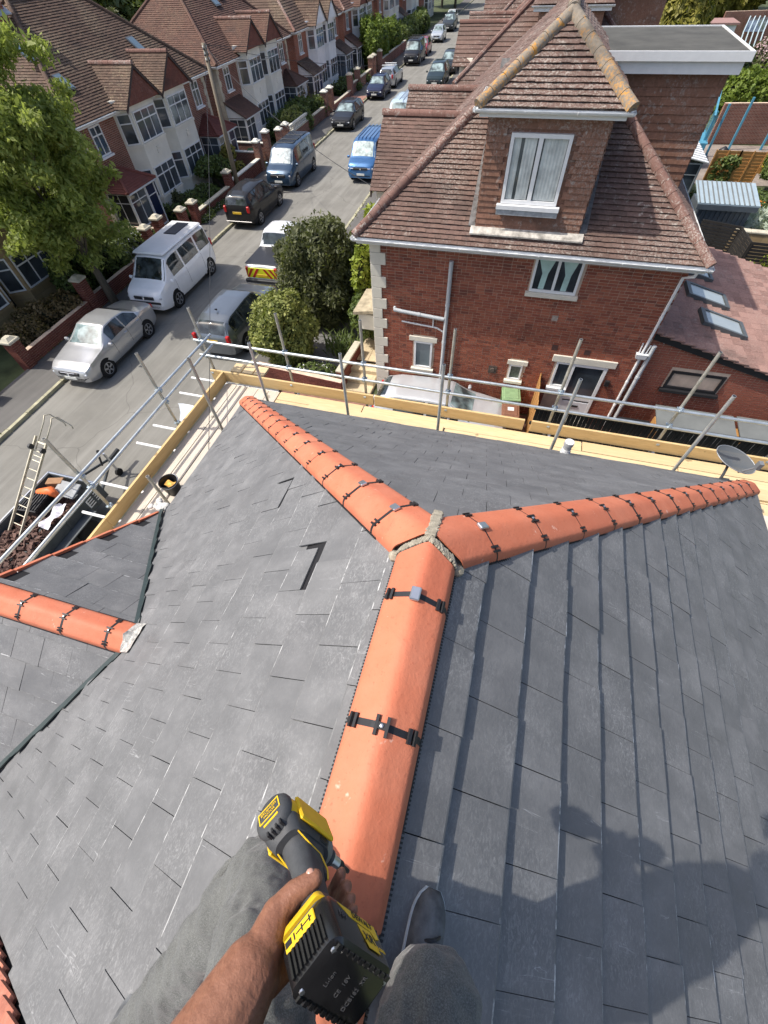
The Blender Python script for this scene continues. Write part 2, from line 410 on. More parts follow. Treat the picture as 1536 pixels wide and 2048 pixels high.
# left slope: u = y, v up from the eaves
VL = Vector((1, 0, TP)).normalized(); OL = Vector((XL, 0, ZE))
valley_apex = (0.46, (-2.4 - XL) * SLN)
nf = []                                        # the bay gable's roof eats a triangle out of the slope
def line_hp(p, q, inside):
    a, b = -(q[1] - p[1]), q[0] - p[0]; c = -(a * p[0] + b * p[1])
    s_ = 1 if a * inside[0] + b * inside[1] + c > 0 else -1
    return (a * s_, b * s_, c * s_)
foot_far, foot_near = (2.33, -0.12), (-1.41, -0.12)
notchL = [line_hp(valley_apex, foot_far, (0.46, 0.1)), line_hp(valley_apex, foot_near, (0.46, 0.1))]
slopeL = under('roof_slope', [(XL, YP, ZE - 0.006), (XL, YE, ZE - 0.006), (XR, YJ, ZR - 0.006), (XR, YP, ZR - 0.006)], house)
slopeL['label'] = 'sunlit grey slate slope facing the street'
sp = [(0.92, (-0.80 - XL) * SLN, 'slip'), (1.58, (-1.47 - XL) * SLN, 'slip2')]
slate_plane('L', OL, Vector((0, 1, 0)), VL, [(YP, -0.05), (YE, -0.05), (YJ, vL), (YP, vL)], 0.262, 0.30, vL, (YP - 0.02, YE), slopeL, 130, notchL, off=-0.12, specials=sp, step=0.020)
# right slope
VRt = Vector((-1, 0, TP)).normalized(); OR_ = Vector((XRt, 0, ZE))
slopeR = under('roof_slope', [(XRt, -2.6, ZE - 0.006), (XRt, YE, ZE - 0.006), (XR, YJ, ZR - 0.006), (XR, -2.6, ZR - 0.006)], house)
slopeR['label'] = 'shaded grey slate slope with strong course lines'
slate_plane('R', OR_, Vector((0, 1, 0)), VRt, [(-2.6, -0.05), (YE, -0.05), (YJ, vL), (-2.6, vL)], 0.288, 0.31, vL, (-2.6, YE), slopeR, 110, off=0.05, step=0.036)
# hip end
VH = Vector((0, -1, TP)).normalized(); OH = Vector((0, YE, ZE))
slopeH = under('roof_slope', [(XL, YE, ZE - 0.006), (XRt, YE, ZE - 0.006), (XR, YJ, ZR - 0.006)], house)
slopeH['label'] = 'triangular slate slope above the far scaffold boards'
slate_plane('H', OH, Vector((1, 0, 0)), VH, [(XL, -0.05), (XRt, -0.05), (XR, vL)], 0.27, 0.30, vL, (XL, XRt), slopeH, 40, off=0.03)

# walls below, fascia and gutter
wb = MB(); wb.bb((XL + 0.35, -3, 0), (XRt - 0.35, YE - 0.35, ZE - 0.12)); wb.build('wall', M_simple('house_render', (0.5, 0.45, 0.38), 0.9), house)
fb = MB(); fb.bb((XL + 0.05, YE - 0.10, ZE - 0.2), (XRt - 0.05, YE - 0.06, ZE - 0.02)); fb.bb((XL + 0.06, 2.3, ZE - 0.2), (XL + 0.10, YE - 0.1, ZE - 0.02)); fb.bb((XRt - 0.10, -2.6, ZE - 0.2), (XRt - 0.06, YE - 0.1, ZE - 0.02))
fb.build('fascia', M_simple('dark_fascia', (0.03, 0.03, 0.035), 0.5), house)

# ---------------------------------------------------------------- ridge and hip tiles
def ridge_profile(hw, t, rise=0.070, lift=0.044, n=9, thick=0.014):
    """half-width hw, leg slope t; returns outer and inner (s,h) lists from -hw to hw, h relative to the plane apex"""
    leg = t * 0.80; rc = 0.24 * hw; r0 = 0.054; e0 = 0.84 * hw; out = []
    us = [-1, -0.985, -0.95, -0.90, -0.84, -0.7, -0.5, -0.4, -0.28, -0.14, 0, 0.14, 0.28, 0.4, 0.5, 0.7, 0.84, 0.90, 0.95, 0.985, 1]
    for q in us:
        s = hw * q; a = abs(s); h = r0 - (leg * a * a / (2 * rc) if a < rc else leg * (a - rc / 2))
        if a > e0: x = (a - e0) / (hw - e0); h -= 0.058 * (1 - math.sqrt(max(0, 1 - x * x * 0.995)))
        out.append((s, h))
    return out
def sweep_tile(mb, O, D, S, prof, a0, a1, thick=0.013, mi=0):
    """a0/a1: functions s-> distance along D; S = lateral axis, up = Z"""
    n = len(prof); P = []
    for f, dz in ((a0, 0), (a1, 0), (a0, -thick), (a1, -thick)):
        for s, h in prof: P.append(O + D * f(s) + S * s + Vector((0, 0, h + dz)))
    F = []
    for i in range(n - 1):
        F.append((i, i + 1, n + i + 1, n + i)); F.append((2 * n + i, 3 * n + i, 3 * n + i + 1, 2 * n + i + 1))
        F.append((i, 2 * n + i, 2 * n + i + 1, i + 1)); F.append((n + i, n + i + 1, 3 * n + i + 1, 3 * n + i))
    F.append((0, n, 3 * n, 2 * n)); F.append((n - 1, 3 * n - 1, 4 * n - 1, 2 * n - 1))
    mb.add(P, F, mi)
def prof_h(prof, s):
    for (s0, h0), (s1, h1) in zip(prof, prof[1:]):
        if s0 <= s <= s1: return h0 + (h1 - h0) * (s - s0) / (s1 - s0)
    return prof[-1][1]
def clip_at(parent, O, D, S, prof, a, crown='plain', hw=0.125):
    """dry-ridge union band with small H clips"""
    mb = MB(); k = len(prof)
    band = [(s, h + 0.001) for s, h in prof]
    sweep_tile(mb, O, D, S, band, lambda s: a - 0.011, lambda s: a + 0.011, 0.012)
    for s in (-hw * 0.86, hw * 0.86, -hw * 0.72, hw * 0.72):
        h = prof_h(prof, s) + 0.006; h2 = prof_h(prof, s * 1.04) + 0.006
        q = O + D * a + S * s + Vector((0, 0, h)); tan = (S * (s * 0.04) + Vector((0, 0, h2 - h))).normalized(); up = D.cross(tan).normalized()
        if up.z < 0: up = -up
        rot = Matrix((tan, D, up)).transposed().to_3x3()
        mb.box(q, (0.011, 0.046, 0.012), 0, rot)
    c = prof_h(prof, 0)
    if crown == 'plain':
        for s in (-0.018, 0.018): mb.box(O + D * a + S * s + Vector((0, 0, c + 0.004)), (0.010, 0.06, 0.012), 0, Matrix((S, D, S.cross(D))).transposed().to_3x3())
        mb.box(O + D * a + Vector((0, 0, c + 0.003)), (0.03, 0.02, 0.012), 0, Matrix((S, D, S.cross(D))).transposed().to_3x3())
    o = mb.build('clip', m_blackp, parent)
    mb = MB(); X = Matrix((S, D, S.cross(D))).transposed().to_3x3()
    if crown == 'silver':
        mb.cbox(O + D * a + Vector((0, 0, c + 0.012)), (0.038, 0.056, 0.016), 0.004, 0, X)
        mb.build('clip_cap', m_silver, parent)
    else:
        mb.lathe([(0.007, 0), (0.006, 0.004), (0.0, 0.005)], O + D * a + Vector((0, 0, c + 0.009)), 8); mb.build('screw', m_silver, parent)
def vent_strip(parent, O, D, S, t, w, a0, a1, sides, pitch=0.012):
    mb = MB()
    for sd_ in sides:
        A = a0; z = lambda s: Vector((0, 0, -t * s + 0.024))
        p = [O + D * a0 + S * sd_ * (w - 0.02) + z(w - 0.02), O + D * a1 + S * sd_ * (w - 0.02) + z(w - 0.02), O + D * a1 + S * sd_ * (w + 0.004) + z(w + 0.006), O + D * a0 + S * sd_ * (w + 0.004) + z(w + 0.006)]
        mb.prism(p, (0, 0, -0.012))
        x = a0
        while x < a1 - 0.006:
            q = [O + D * x + S * sd_ * (w - 0.012) + z(w - 0.012), O + D * (x + 0.006) + S * sd_ * (w - 0.012) + z(w - 0.012), O + D * (x + 0.006) + S * sd_ * (w + 0.009) + z(w + 0.01), O + D * x + S * sd_ * (w + 0.009) + z(w + 0.01)]
            mb.prism(q, (0, 0, 0.004)); x += pitch
    return mb.build('vent_strip', m_blackp, parent)

PR = ridge_profile(0.128, TP)
OJ = Vector((XR, YJ, ZR))
dY, dX = Vector((0, 1, 0)), Vector((1, 0, 0))
ridge = pempty('ridge', house); ridge['label'] = 'orange clay main ridge running under the person'
TL = 0.458; j = YJ - 0.13 - 0.10
joints = [0.63, 0.63 - TL, 0.63 - 2 * TL - 0.02, 0.63 - 3 * TL, 0.63 - 4 * TL, 0.63 - 5 * TL]
mit = lambda s: YJ - 0.02 - 0.414 * abs(s)
for i in range(len(joints)):
    mb = MB(); a1 = (lambda s: YJ - 0.03 - 0.414 * abs(s)) if i == 0 else (lambda s, q=joints[i - 1]: q - 0.006)
    sweep_tile(mb, Vector((XR, 0, ZR)), dY, dX, PR, lambda s, q=joints[i]: q + 0.006, a1); mb.build('ridge_tile', m_terra, ridge, 'auto')
    clip_at(ridge, Vector((XR, 0, ZR)), dY, dX, PR, joints[i], 'silver' if i == 0 else 'plain')
vent_strip(ridge, Vector((XR, 0, ZR)), dY, dX, TP, 0.128, -1.9, YJ - 0.08, (-1, 1))
TH = TP * 0.7071
PH = ridge_profile(0.138, TH, 0.07, 0.042)
mort = MB()
for sgn, corner in ((-1, Vector((XL, YE, ZE))), (1, Vector((XRt, YE, ZE)))):
    D = corner - OJ; Lh = D.length; D.normalize(); pl = Vector((D.x, D.y, 0)).normalized()
    S = Vector((pl.y, -pl.x, 0))               # lateral: right of travel
    hip = pempty('hip', house); hip['label'] = 'orange clay hip towards the street corner' if sgn < 0 else 'orange clay hip towards the satellite dish'
    inner = lambda s: (s * sgn) < 0            # side facing the hip-end slope
    st_ = lambda s: 0.03 + (abs(s) * 1.25 if (s * -sgn) > 0 else abs(s) * 0.52)
    if sgn < 0: st_ = lambda s: 0.03 + (abs(s) * 1.25 if s > 0 else abs(s) * 0.52)
    else: st_ = lambda s: 0.03 + (abs(s) * 1.25 if s < 0 else abs(s) * 0.52)
    nT = 15; first = 0.34; step = (Lh - first + 0.02) / (nT - 1)
    a = None
    for i in range(nT):
        e1 = first + step * i
        a0 = st_ if i == 0 else (lambda s, q=first + step * (i - 1): q + 0.005)
        mb = MB(); wob = Vector((0, 0, random.uniform(-0.003, 0.003)))
        sweep_tile(mb, OJ + wob, D, S, PH, a0, lambda s, q=e1: q - 0.005); mb.build('hip_tile', m_terra, hip, 'auto')
        if i < nT - 1: clip_at(hip, OJ, D, S, PH, e1, 'silver' if i in ((0, 1) if sgn < 0 else (0,)) else 'plain', 0.138)
        else:
            mb = MB(); sweep_tile(mb, OJ, D, S, [(s * .96, h - .012) for s, h in PH], lambda s, q=e1: q - 0.02, lambda s, q=e1: q - 0.006, 0.09); mb.build('hip_end_cap', m_terra, hip)
    vent_strip(hip, OJ, D, S, TH, 0.138, 0.28, Lh - 0.1, (-1, 1), 0.016)
    for k in range(22):                        # mortar bed pressed into the mitre between main ridge and this hip
        s0 = 0.132 * k / 21; p = OJ + dX * (sgn * s0) + dY * (-0.414 * s0 - 0.004) + Vector((0, 0, prof_h(PR, min(s0, 0.127)) - 0.010))
        mort.cbox(p + Vector((random.uniform(-.002, .002), random.uniform(-.004, .004), random.uniform(-.003, .001))), (0.012, 0.040 + random.uniform(-.006, .010), 0.014), 0.004, 0, Matrix.Rotation(sgn * R(22), 3, 'Z') @ Matrix.Rotation(sgn * math.atan(TP) * min(1, s0 / 0.05), 3, 'Y'))
    mort.cbox(OJ + dX * sgn * 0.138 + dY * -0.062 + Vector((0, 0, -0.075)), (0.05, 0.05, 0.045), 0.015)
for k in range(26):
    s0 = 0.21 * k / 25; mort.cbox(OJ + dY * (s0 + 0.01) + Vector((random.uniform(-.003, .003), 0, prof_h(PR, 0) - 0.010 - 0.60 * s0)), (0.046 + random.uniform(-.005, .008), 0.014, 0.016), 0.004, 0, Matrix.Rotation(R(-30), 3, 'X'))
fuse_mortar = mort
mort.build('mortar', m_mortar, ridge)['kind'] = 'stuff'

# ---------------------------------------------------------------- front bay gable running to the street
GX, GY, GZ, GT = -4.12, 0.47, CZ - 3.34, 0.735
hb = (foot_far[0] - GY)                        # half width of the gable
GZE = GZ - GT * hb
SLG = math.hypot(1, GT); vG = hb * SLG
VF = Vector((0, -1, GT)).normalized(); VN = Vector((0, 1, GT)).normalized()
xa = -2.42
slopeF = under('roof_slope', [(GX, GY + hb, GZE - 0.006), (XL, GY + hb, GZE - 0.006), (xa, GY, GZ - 0.006), (GX, GY, GZ - 0.006)], house)
slate_plane('GF', Vector((0, GY + hb, GZE)), Vector((1, 0, 0)), VF, [(GX, -0.04), (XL - 0.02, -0.04), (xa, vG), (GX, vG)], 0.262, 0.30, vG, (GX, xa), slopeF, 30, off=0.0)
slopeN = under('roof_slope', [(GX, GY - hb, GZE - 0.006), (XL, GY - hb, GZE - 0.006), (xa, GY, GZ - 0.006), (GX, GY, GZ - 0.006)], house)
slate_plane('GN', Vector((0, GY - hb, GZE)), Vector((1, 0, 0)), VN, [(GX, -0.04), (XL - 0.02, -0.04), (xa, vG), (GX, vG)], 0.262, 0.30, vG, (GX, xa), slopeN, 30, off=0.1)
gr = pempty('ridge', house); gr['label'] = 'short orange clay ridge of the front gable'
PG = ridge_profile(0.128, GT); OG = Vector((0, GY, GZ))
gj = [-2.62, -3.07, -3.52, -3.97, -4.16]
e0 = -2.36
for i, q in enumerate(gj):
    mb = MB(); sweep_tile(mb, OG, dX, dY, PG, lambda s, q=q: q + 0.006, lambda s, e=e0: e - 0.006); mb.build('ridge_tile', m_terra, gr, 'auto'); e0 = q
    if i < 4: clip_at(gr, OG, dX, dY, PG, q, 'plain')
vent_strip(gr, OG, dX, dY, GT, 0.128, -4.14, -2.5, (-1, 1))
# valleys: dark open channel either side, lead saddle at the top
vb = MB()
for fy in (foot_far, foot_near):
    A = Vector((xa + 0.02, GY, GZ + 0.03)); B = Vector((XL - 0.10, fy[0], ZE + 0.0)); d = (B - A); side = Vector((d.y, -d.x, 0)).normalized()
    vb.prism([A - side * 0.02, B - side * 0.02, B + side * 0.02, A + side * 0.02], (0, 0, -0.03))
    for k in range(9):                         # cut slate edges standing along the valley
        t0, t1 = k / 9 + 0.01, (k + 1) / 9 - 0.02; sg = 1 if side.x > 0 else -1
        p, q = A.lerp(B, t0), A.lerp(B, t1)
        vb.prism([p + side * sg * 0.02, q + side * sg * 0.02, q + side * sg * 0.05 + Vector((0, 0, 0.028)), p + side * sg * 0.028 + Vector((0, 0, 0.02))], (0, 0, -0.02))
vb.build('valley', M_simple('valley_liner', (0.03, 0.045, 0.045), 0.45), house)
lb = MB()
lp = []
for i in range(7):
    for k in range(7):
        x = xa - 0.045 + 0.026 * i; y = GY - 0.125 + 0.25 * k / 6; z = max(GZ + 0.07 - GT * abs(y - GY) * 0.9, ZR - TP * (XR - x) + 0.03) + random.uniform(-0.012, 0.016) + 0.006
        lp.append((x, y, z))
lb.add(lp, [(i * 7 + k, i * 7 + k + 1, (i + 1) * 7 + k + 1, (i + 1) * 7 + k) for i in range(6) for k in range(6)])
lb.build('lead_saddle', M_simple('pale_lead', (0.42, 0.41, 0.38), 0.5, 0.45, 30, 0.8, 0.3), house)
# clay undercloak along both verges
vr = pempty('verge', house); nV = 6
for sg in (1, -1):
    for k in range(nV):
        y0, y1 = hb * k / nV, hb * (k + 1) / nV - 0.01; mb = MB(); dz = 0.012 * (k % 2)
        P = [Vector((GX + 0.0, GY + sg * y0, GZ - GT * y0 + 0.03)), Vector((GX, GY + sg * y1, GZ - GT * y1 + 0.03 + 0.012)), Vector((GX - 0.045, GY + sg * y1, GZ - GT * y1 + 0.035)), Vector((GX - 0.045, GY + sg * y0, GZ - GT * y0 + 0.024))]
        mb.prism(P, (0, 0, -0.05)); mb.build('verge_tile', m_terra, vr)
gw = MB(); gw.prism([(GX + 0.06, GY + hb - 0.1, 0), (GX + 0.06, GY - hb + 0.1, 0), (GX + 0.06, GY - hb + 0.1, GZE), (GX + 0.06, GY, GZ - 0.1), (GX + 0.06, GY + hb - 0.1, GZE)], (0.3, 0, 0)); gw.build('gable_wall', M_simple('gable_render', (0.55, 0.52, 0.45), 0.9), house)
# mortar dab and lead at the gutter end of the far valley
mb = MB()
for k in range(14): mb.lathe([(0.02, 0), (0.05, 0.01), (0.035, 0.03), (0, 0.036)], (-4.02 - random.uniform(0, 0.22), 2.36 + random.uniform(-.03, 0.12), ZE - 0.03), 7)
mb.build('mortar', M_simple('pale_mortar', (0.55, 0.54, 0.5), 0.95, 0.3, 20), house, True)

# ---------------------------------------------------------------- adjoining house with old clay tiles (corner of the picture)
m_oldclay = M_tile('old_red_clay', [(0.30, 0.11, 0.075), (0.42, 0.15, 0.10), (0.50, 0.20, 0.13)], 0.1)
adj = thing('tiled_house', 'adjoining house with old red clay tiles beside the slates, bottom left corner', 'house', (-2, -2.5, 0))
sl = under('roof_slope', [(XL, -5, ZE - 0.02), (XL, YP, ZE - 0.02), (XR, YP, ZR - 0.02), (XR, -5, ZR - 0.02)], adj)
def tile_objs(O, U, V, u0, u1, v0, v1, w, g, th, mat, parent, name='tile', lift=0.03):
    N = U.cross(V).normalized(); N = N if N.z > 0 else -N; r = 0; v = v0
    while v < v1 - 0.01:
        u = u0 - (w / 2 if r % 2 else 0)
        while u < u1:
            a, b = max(u, u0) + 0.002, min(u + w, u1) - 0.002
            if b - a > 0.02:
                l = lift + random.uniform(-.003, .004)
                P = [O + U * a + V * v + N * l, O + U * b + V * v + N * (l + random.uniform(-.003, .003)), O + U * b + V * (v + g + 0.03) + N * (l - lift * 0.8), O + U * a + V * (v + g + 0.03) + N * (l - lift * 0.8)]
                MB().prism(P, N * -th).build(name, mat, parent)
            u += w
        v += g; r += 1
tile_objs(OL, Vector((0, 1, 0)), VL, -1.62, YP - 0.01, 0.4, vL - 0.2, 0.165, 0.115, 0.014, m_oldclay, sl, 'tile', 0.045)
# ================================================================== scaffold round the eaves
ZB = CZ - 5.2                                   # top of the boards
scaf = thing('scaffold', 'tube and board scaffold with double guard rails around the slate roof', 'scaffold', (-4.6, 5.3, 0))
def pole(p, q, mat=None, r=0.0242, name='pole', parent=None):
    mb = MB(); p, q = Vector(p), Vector(q); mb.tube([p, q], r, 12)
    d = (q - p).normalized()                    # open tube ends read dark
    mb.tube([q - d * 0.002, q + d * 0.001], r * 0.8, 10, 1)
    mb.tube([p + d * 0.002, p - d * 0.001], r * 0.8, 10, 1)
    return mb.build(name, [mat or m_galv, m_blackp], parent or scaf, 'auto')
def coupler(c, ax1, ax2):
    mb = MB(); c = Vector(c); a, b = Vector(ax1).normalized(), Vector(ax2).normalized(); n = a.cross(b).normalized()
    for ax, off in ((a, n * 0.026), (b, n * -0.026)):
        mb.tube([c + off - ax * 0.022, c + off + ax * 0.022], 0.033, 10)
        o = ax.cross(n).normalized()
        for s_ in (-1, 1):
            mb.tube([c + off + o * s_ * 0.036 - n * 0.02, c + off + o * s_ * 0.036 + n * 0.035], 0.008, 6)
            mb.box(c + off + o * s_ * 0.036, (0.022, 0.022, 0.022))
    return mb.build('coupler', m_coupler, scaf)
up = Vector((0, 0, 1))
YO, YI = 5.87, 4.90
for i, x in enumerate((-5.38, -3.67, -2.18, -0.66, 1.12, 2.86, 4.45)):
    pole((x, YO, 0), (x, YO, CZ - (3.75, 3.65, 3.58, 3.53, 3.45, 3.39, 3.4)[i]), m_galvold)
    for z in (CZ - 4.35, CZ - 4.67, ZB + 0.16): coupler((x, YO - 0.03, z), up, dX)
for i, x in enumerate((-3.65, -2.17, -0.65, 1.11, 2.83)):
    pole((x, YI, 0), (x, YI, CZ - (3.58, 3.54, 3.48, 3.41, 3.35)[i]), m_galv)
for (x, y, zt) in ((-5.3, 4.34, 3.64), (-5.3, 2.42, 3.6), (-5.3, 0.4, 3.7)):
    pole((x, y, 0), (x, y, CZ - zt), m_galvold)
    for z in (CZ - 4.32, CZ - 4.56, ZB + 0.16): coupler((x + 0.03, y, z), up, dY)
for (x, y, zt) in ((-4.12, 4.1, 3.38), (-4.3, 2.62, 4.28)):
    pole((x, y, 0), (x, y, CZ - zt), m_galvold)
YR = YO - 0.055
pole((-5.5, YR, CZ - 4.35), (5.2, YR, CZ - 4.36), None, name='rail'); pole((-5.5, YR, CZ - 4.66), (5.2, YR, CZ - 4.70), None, name='rail')
pole((-5.25, 6.0, CZ - 4.32), (-5.25, -1.0, CZ - 4.24), None, name='rail'); pole((-5.25, 5.95, CZ - 4.50), (-5.25, -1.0, CZ - 4.59), None, name='rail')
for y in (5.81, 5.32, 4.36, 3.88, 2.91, 2.31, 1.3): pole((-5.92 + random.uniform(-.1, .06), y, ZB - 0.075), (-4.0, y, ZB - 0.075), m_whitetube, name='transom')
for x in (-3.6, -2.1, -0.6, 1.2, 2.9): pole((x, 4.2, ZB - 0.075), (x, 6.15, ZB - 0.075), m_whitetube, name='transom')
def board(a, b, mat, name='board'):
    mb = MB(); mb.bb(a, b); return mb.build(name, mat, scaf)
# street side boards (run along the eaves), far side boards, garden side boards
for k in range(5):
    x1 = -5.09 + 0.232 * k + (0.012 if k > 1 else 0); dz = random.uniform(-0.004, 0.004)
    for (y0, y1) in (((-1.0, 2.02), (2.035, 5.73)) if k % 2 else ((-1.0, 1.2), (1.22, 5.73))):
        board((x1, y0, ZB - 0.038 + dz), (x1 + 0.222, y1, ZB + dz), m_boardL)
for k in range(4):
    y1 = 5.74 - 0.232 * k
    for (x0, x1) in (((-3.90, -0.62), (-0.6, 3.2), (3.22, 5.6)) if k % 2 else ((-3.9, -2.2), (-2.18, 1.72), (1.74, 5.6))):
        board((x0, y1 - 0.222, ZB - 0.038 + random.uniform(-.004, .004)), (x1, y1, ZB + random.uniform(-.004, .004)), m_boardX)
board((-3.2, 5.30, ZB + 0.002), (-0.63, 5.51, ZB + 0.04), m_boardX); board((-0.58, 5.08, ZB + 0.003), (5.5, 5.30, ZB + 0.041), m_boardX)
for k in range(4): board((3.98 + 0.232 * k, -1.5, ZB - 0.04), (4.20 + 0.232 * k, 4.85, ZB - 0.002), m_boardL)
# loose board ends at the outer corner
for k in range(3): board((-5.0 + 0.25 * k, 5.86, ZB + 0.18 + 0.003 * k), (-4.78 + 0.25 * k, 6.12, ZB + 0.22 + 0.003 * k), m_boardX)
board((-5.16, -1.0, ZB - 0.01), (-5.12, 2.15, ZB + 0.225), m_toeY, 'toe_board'); board((-5.16, 2.16, ZB + 0.0), (-5.12, 5.80, ZB + 0.222), m_toeY, 'toe_board')
board((-5.42, 5.79, ZB), (-2.02, 5.83, ZB + 0.22), m_toeX, 'toe_board'); board((-2.0, 5.79, ZB - 0.005), (0.72, 5.83, ZB + 0.215), m_toeX, 'toe_board')
board((0.84, 5.79, ZB - 0.002), (3.9, 5.83, ZB + 0.22), m_toeX, 'toe_board'); board((3.92, 5.79, ZB - 0.002), (5.6, 5.83, ZB + 0.218), m_toeX, 'toe_board')
# ledgers under the boards and a lower lift
pole((-5.25, -1, ZB - 0.13), (-5.25, 6.0, ZB - 0.13), None, name='ledger'); pole((-5.5, YR, ZB - 0.13), (5.2, YR, ZB - 0.13), None, name='ledger')
pole((-5.36, -1, 2.3), (-5.36, 6.0, 2.3), None, name='ledger'); pole((-5.5, YO + 0.05, 2.3), (5.2, YO + 0.05, 2.3), None, name='ledger')

# ---------------------------------------------------------------- bucket
bk = thing('bucket', 'black builders bucket standing on the scaffold boards beside the eaves', 'bucket', (-4.58, 3.02, ZB))
rim = MB(); bz = ZB
rim.lathe([(0.105, 0), (0.108, 0.01), (0.145, 0.24), (0.153, 0.245), (0.153, 0.262), (0.143, 0.264), (0.138, 0.245), (0.102, 0.012)], (-4.58, 3.02, bz), 24)
rim.build('pail', M_simple('bucket_rubber', (0.015, 0.015, 0.016), 0.45), bk, True)
mb = MB(); mb.tube([Vector((-4.58 + 0.155 * math.cos(t), 3.02 + 0.155 * math.sin(t) * 0.9, bz + 0.25 + 0.03 * math.sin(t * 1))) for t in [R(a) for a in range(-80, 100, 12)]], 0.004, 6); mb.build('handle', m_silver, bk)
mb = MB(); pts = []
for i in range(9):
    for k in range(7):
        pts.append((-4.58 + (i - 4) * 0.021, 3.02 + (k - 3) * 0.019, bz + 0.19 + 0.03 * math.sin(i * 0.9) * math.cos(k * 1.1) + random.uniform(-.006, .006)))
mb.add(pts, [(i * 7 + k, (i + 1) * 7 + k, (i + 1) * 7 + k + 1, i * 7 + k + 1) for i in range(8) for k in range(6)])
sp_ = mb.build('cloth', M_simple('orange_cloth', (0.75, 0.42, 0.10), 0.8, 0.25, 30), None, True)
tag(sp_, 'orange yellow cloth crumpled inside the black bucket', 'cloth')

# ---------------------------------------------------------------- vent pipe and satellite dish at the eaves
vp = thing('vent_pipe', 'grey plastic vent pipe with pale cap above the far eaves', 'vent pipe', (1.22, 4.62, ZE))
mb = MB(); m_gp = M_simple('grey_plastic', (0.33, 0.34, 0.35), 0.5)
b0 = Vector((1.24, 4.60, ZE - 0.05)); mb.lathe([(0.062, 0), (0.062, 0.20), (0.068, 0.205), (0.068, 0.25), (0.058, 0.255), (0.058, 0.36), (0.066, 0.365), (0.066, 0.42)], b0, 18); mb.build('pipe', m_gp, vp, 'auto')
mb = MB(); mb.lathe([(0.060, 0.258), (0.060, 0.30)], b0, 18); mb.lathe([(0.0695, 0.21), (0.0695, 0.24)], b0, 18); mb.build('collar', m_white, vp)
mb = MB(); mb.lathe([(0.058, 0.40), (0.058, 0.423), (0.0, 0.424)], b0, 18); mb.build('cap', m_white, vp)
mb = MB(); mb.lathe([(0.10, 0.0), (0.085, 0.05), (0.066, 0.09)], b0 + Vector((0, 0, 0.04)), 14); mb.build('flashing', m_lead, vp)
dish = thing('satellite_dish', 'grey oval mesh satellite dish on a bracket at the far eaves corner', 'satellite dish', (3.32, 4.7, ZE))
mb = MB(); fdir = Vector((0.30, -0.02, 0.95)).normalized(); rt = fdir.cross(Vector((0.2, 1, 0))).normalized(); rt = Vector((0.98, 0.12, 0.0)); rt = (rt - fdir * fdir.dot(rt)).normalized(); uu = fdir.cross(rt)
C0 = Vector((3.47, 5.0, CZ - 4.44)); n = 32; rings = 7; P = []
for k in range(rings + 1):
    r_ = k / rings
    for j_ in range(n):
        t = 2 * math.pi * j_ / n; P.append(C0 + rt * (0.31 * r_ * math.cos(t)) + uu * (0.23 * r_ * math.sin(t)) + fdir * (0.055 * r_ * r_))
F = [(k * n + j_, k * n + (j_ + 1) % n, (k + 1) * n + (j_ + 1) % n, (k + 1) * n + j_) for k in range(rings) for j_ in range(n)]
mb.add(P, F); k0 = len(P); mb.add([p - fdir * 0.006 for p in P], [f[::-1] for f in F])
mm = NT('dish_mesh'); mm.color((0.13, 0.14, 0.145)).set(rough=0.6, metal=0.1)
tb = mm.n('ShaderNodeBsdfTransparent'); mx = mm.n('ShaderNodeMixShader'); mx.inputs[0].default_value = 0.80
mm.l(tb.outputs[0], mx.inputs[1]); mm.l(mm.b.outputs[0], mx.inputs[2]); mm.l(mx.outputs[0], mm.t.nodes['Material Output'].inputs[0])
mb.build('reflector', mm.mt, dish, True)
mb = MB(); ring = [C0 + rt * (0.31 * math.cos(2 * math.pi * q / 32)) + uu * (0.23 * math.sin(2 * math.pi * q / 32)) + fdir * 0.055 for q in range(33)]; mb.tube(ring, 0.006, 6, cap=False); mb.build('rim', M_simple('dish_rim', (0.3, 0.31, 0.32), 0.5, metal=0.3), dish)
mb = MB(); mb.tube([(3.30, 4.66, ZE - 0.02), (3.31, 4.72, ZE + 0.14), C0 - fdir * 0.05], 0.018, 8); mb.box((3.36, 4.68, ZE + 0.06), (0.10, 0.06, 0.06)); mb.build('bracket', M_simple('bracket_black', (0.05, 0.055, 0.06), 0.5), dish)
mb = MB(); mb.tube([C0 + uu * -0.2 + fdir * 0.02, C0 + uu * -0.28 + fdir * 0.26], 0.011, 8); mb.box(C0 + uu * -0.27 + fdir * 0.28, (0.05, 0.07, 0.10)); mb.box(C0 + rt * -0.03 + fdir * -0.03, (0.07, 0.12, 0.04)); mb.build('arm', M_simple('arm_grey', (0.16, 0.17, 0.18), 0.5), dish)
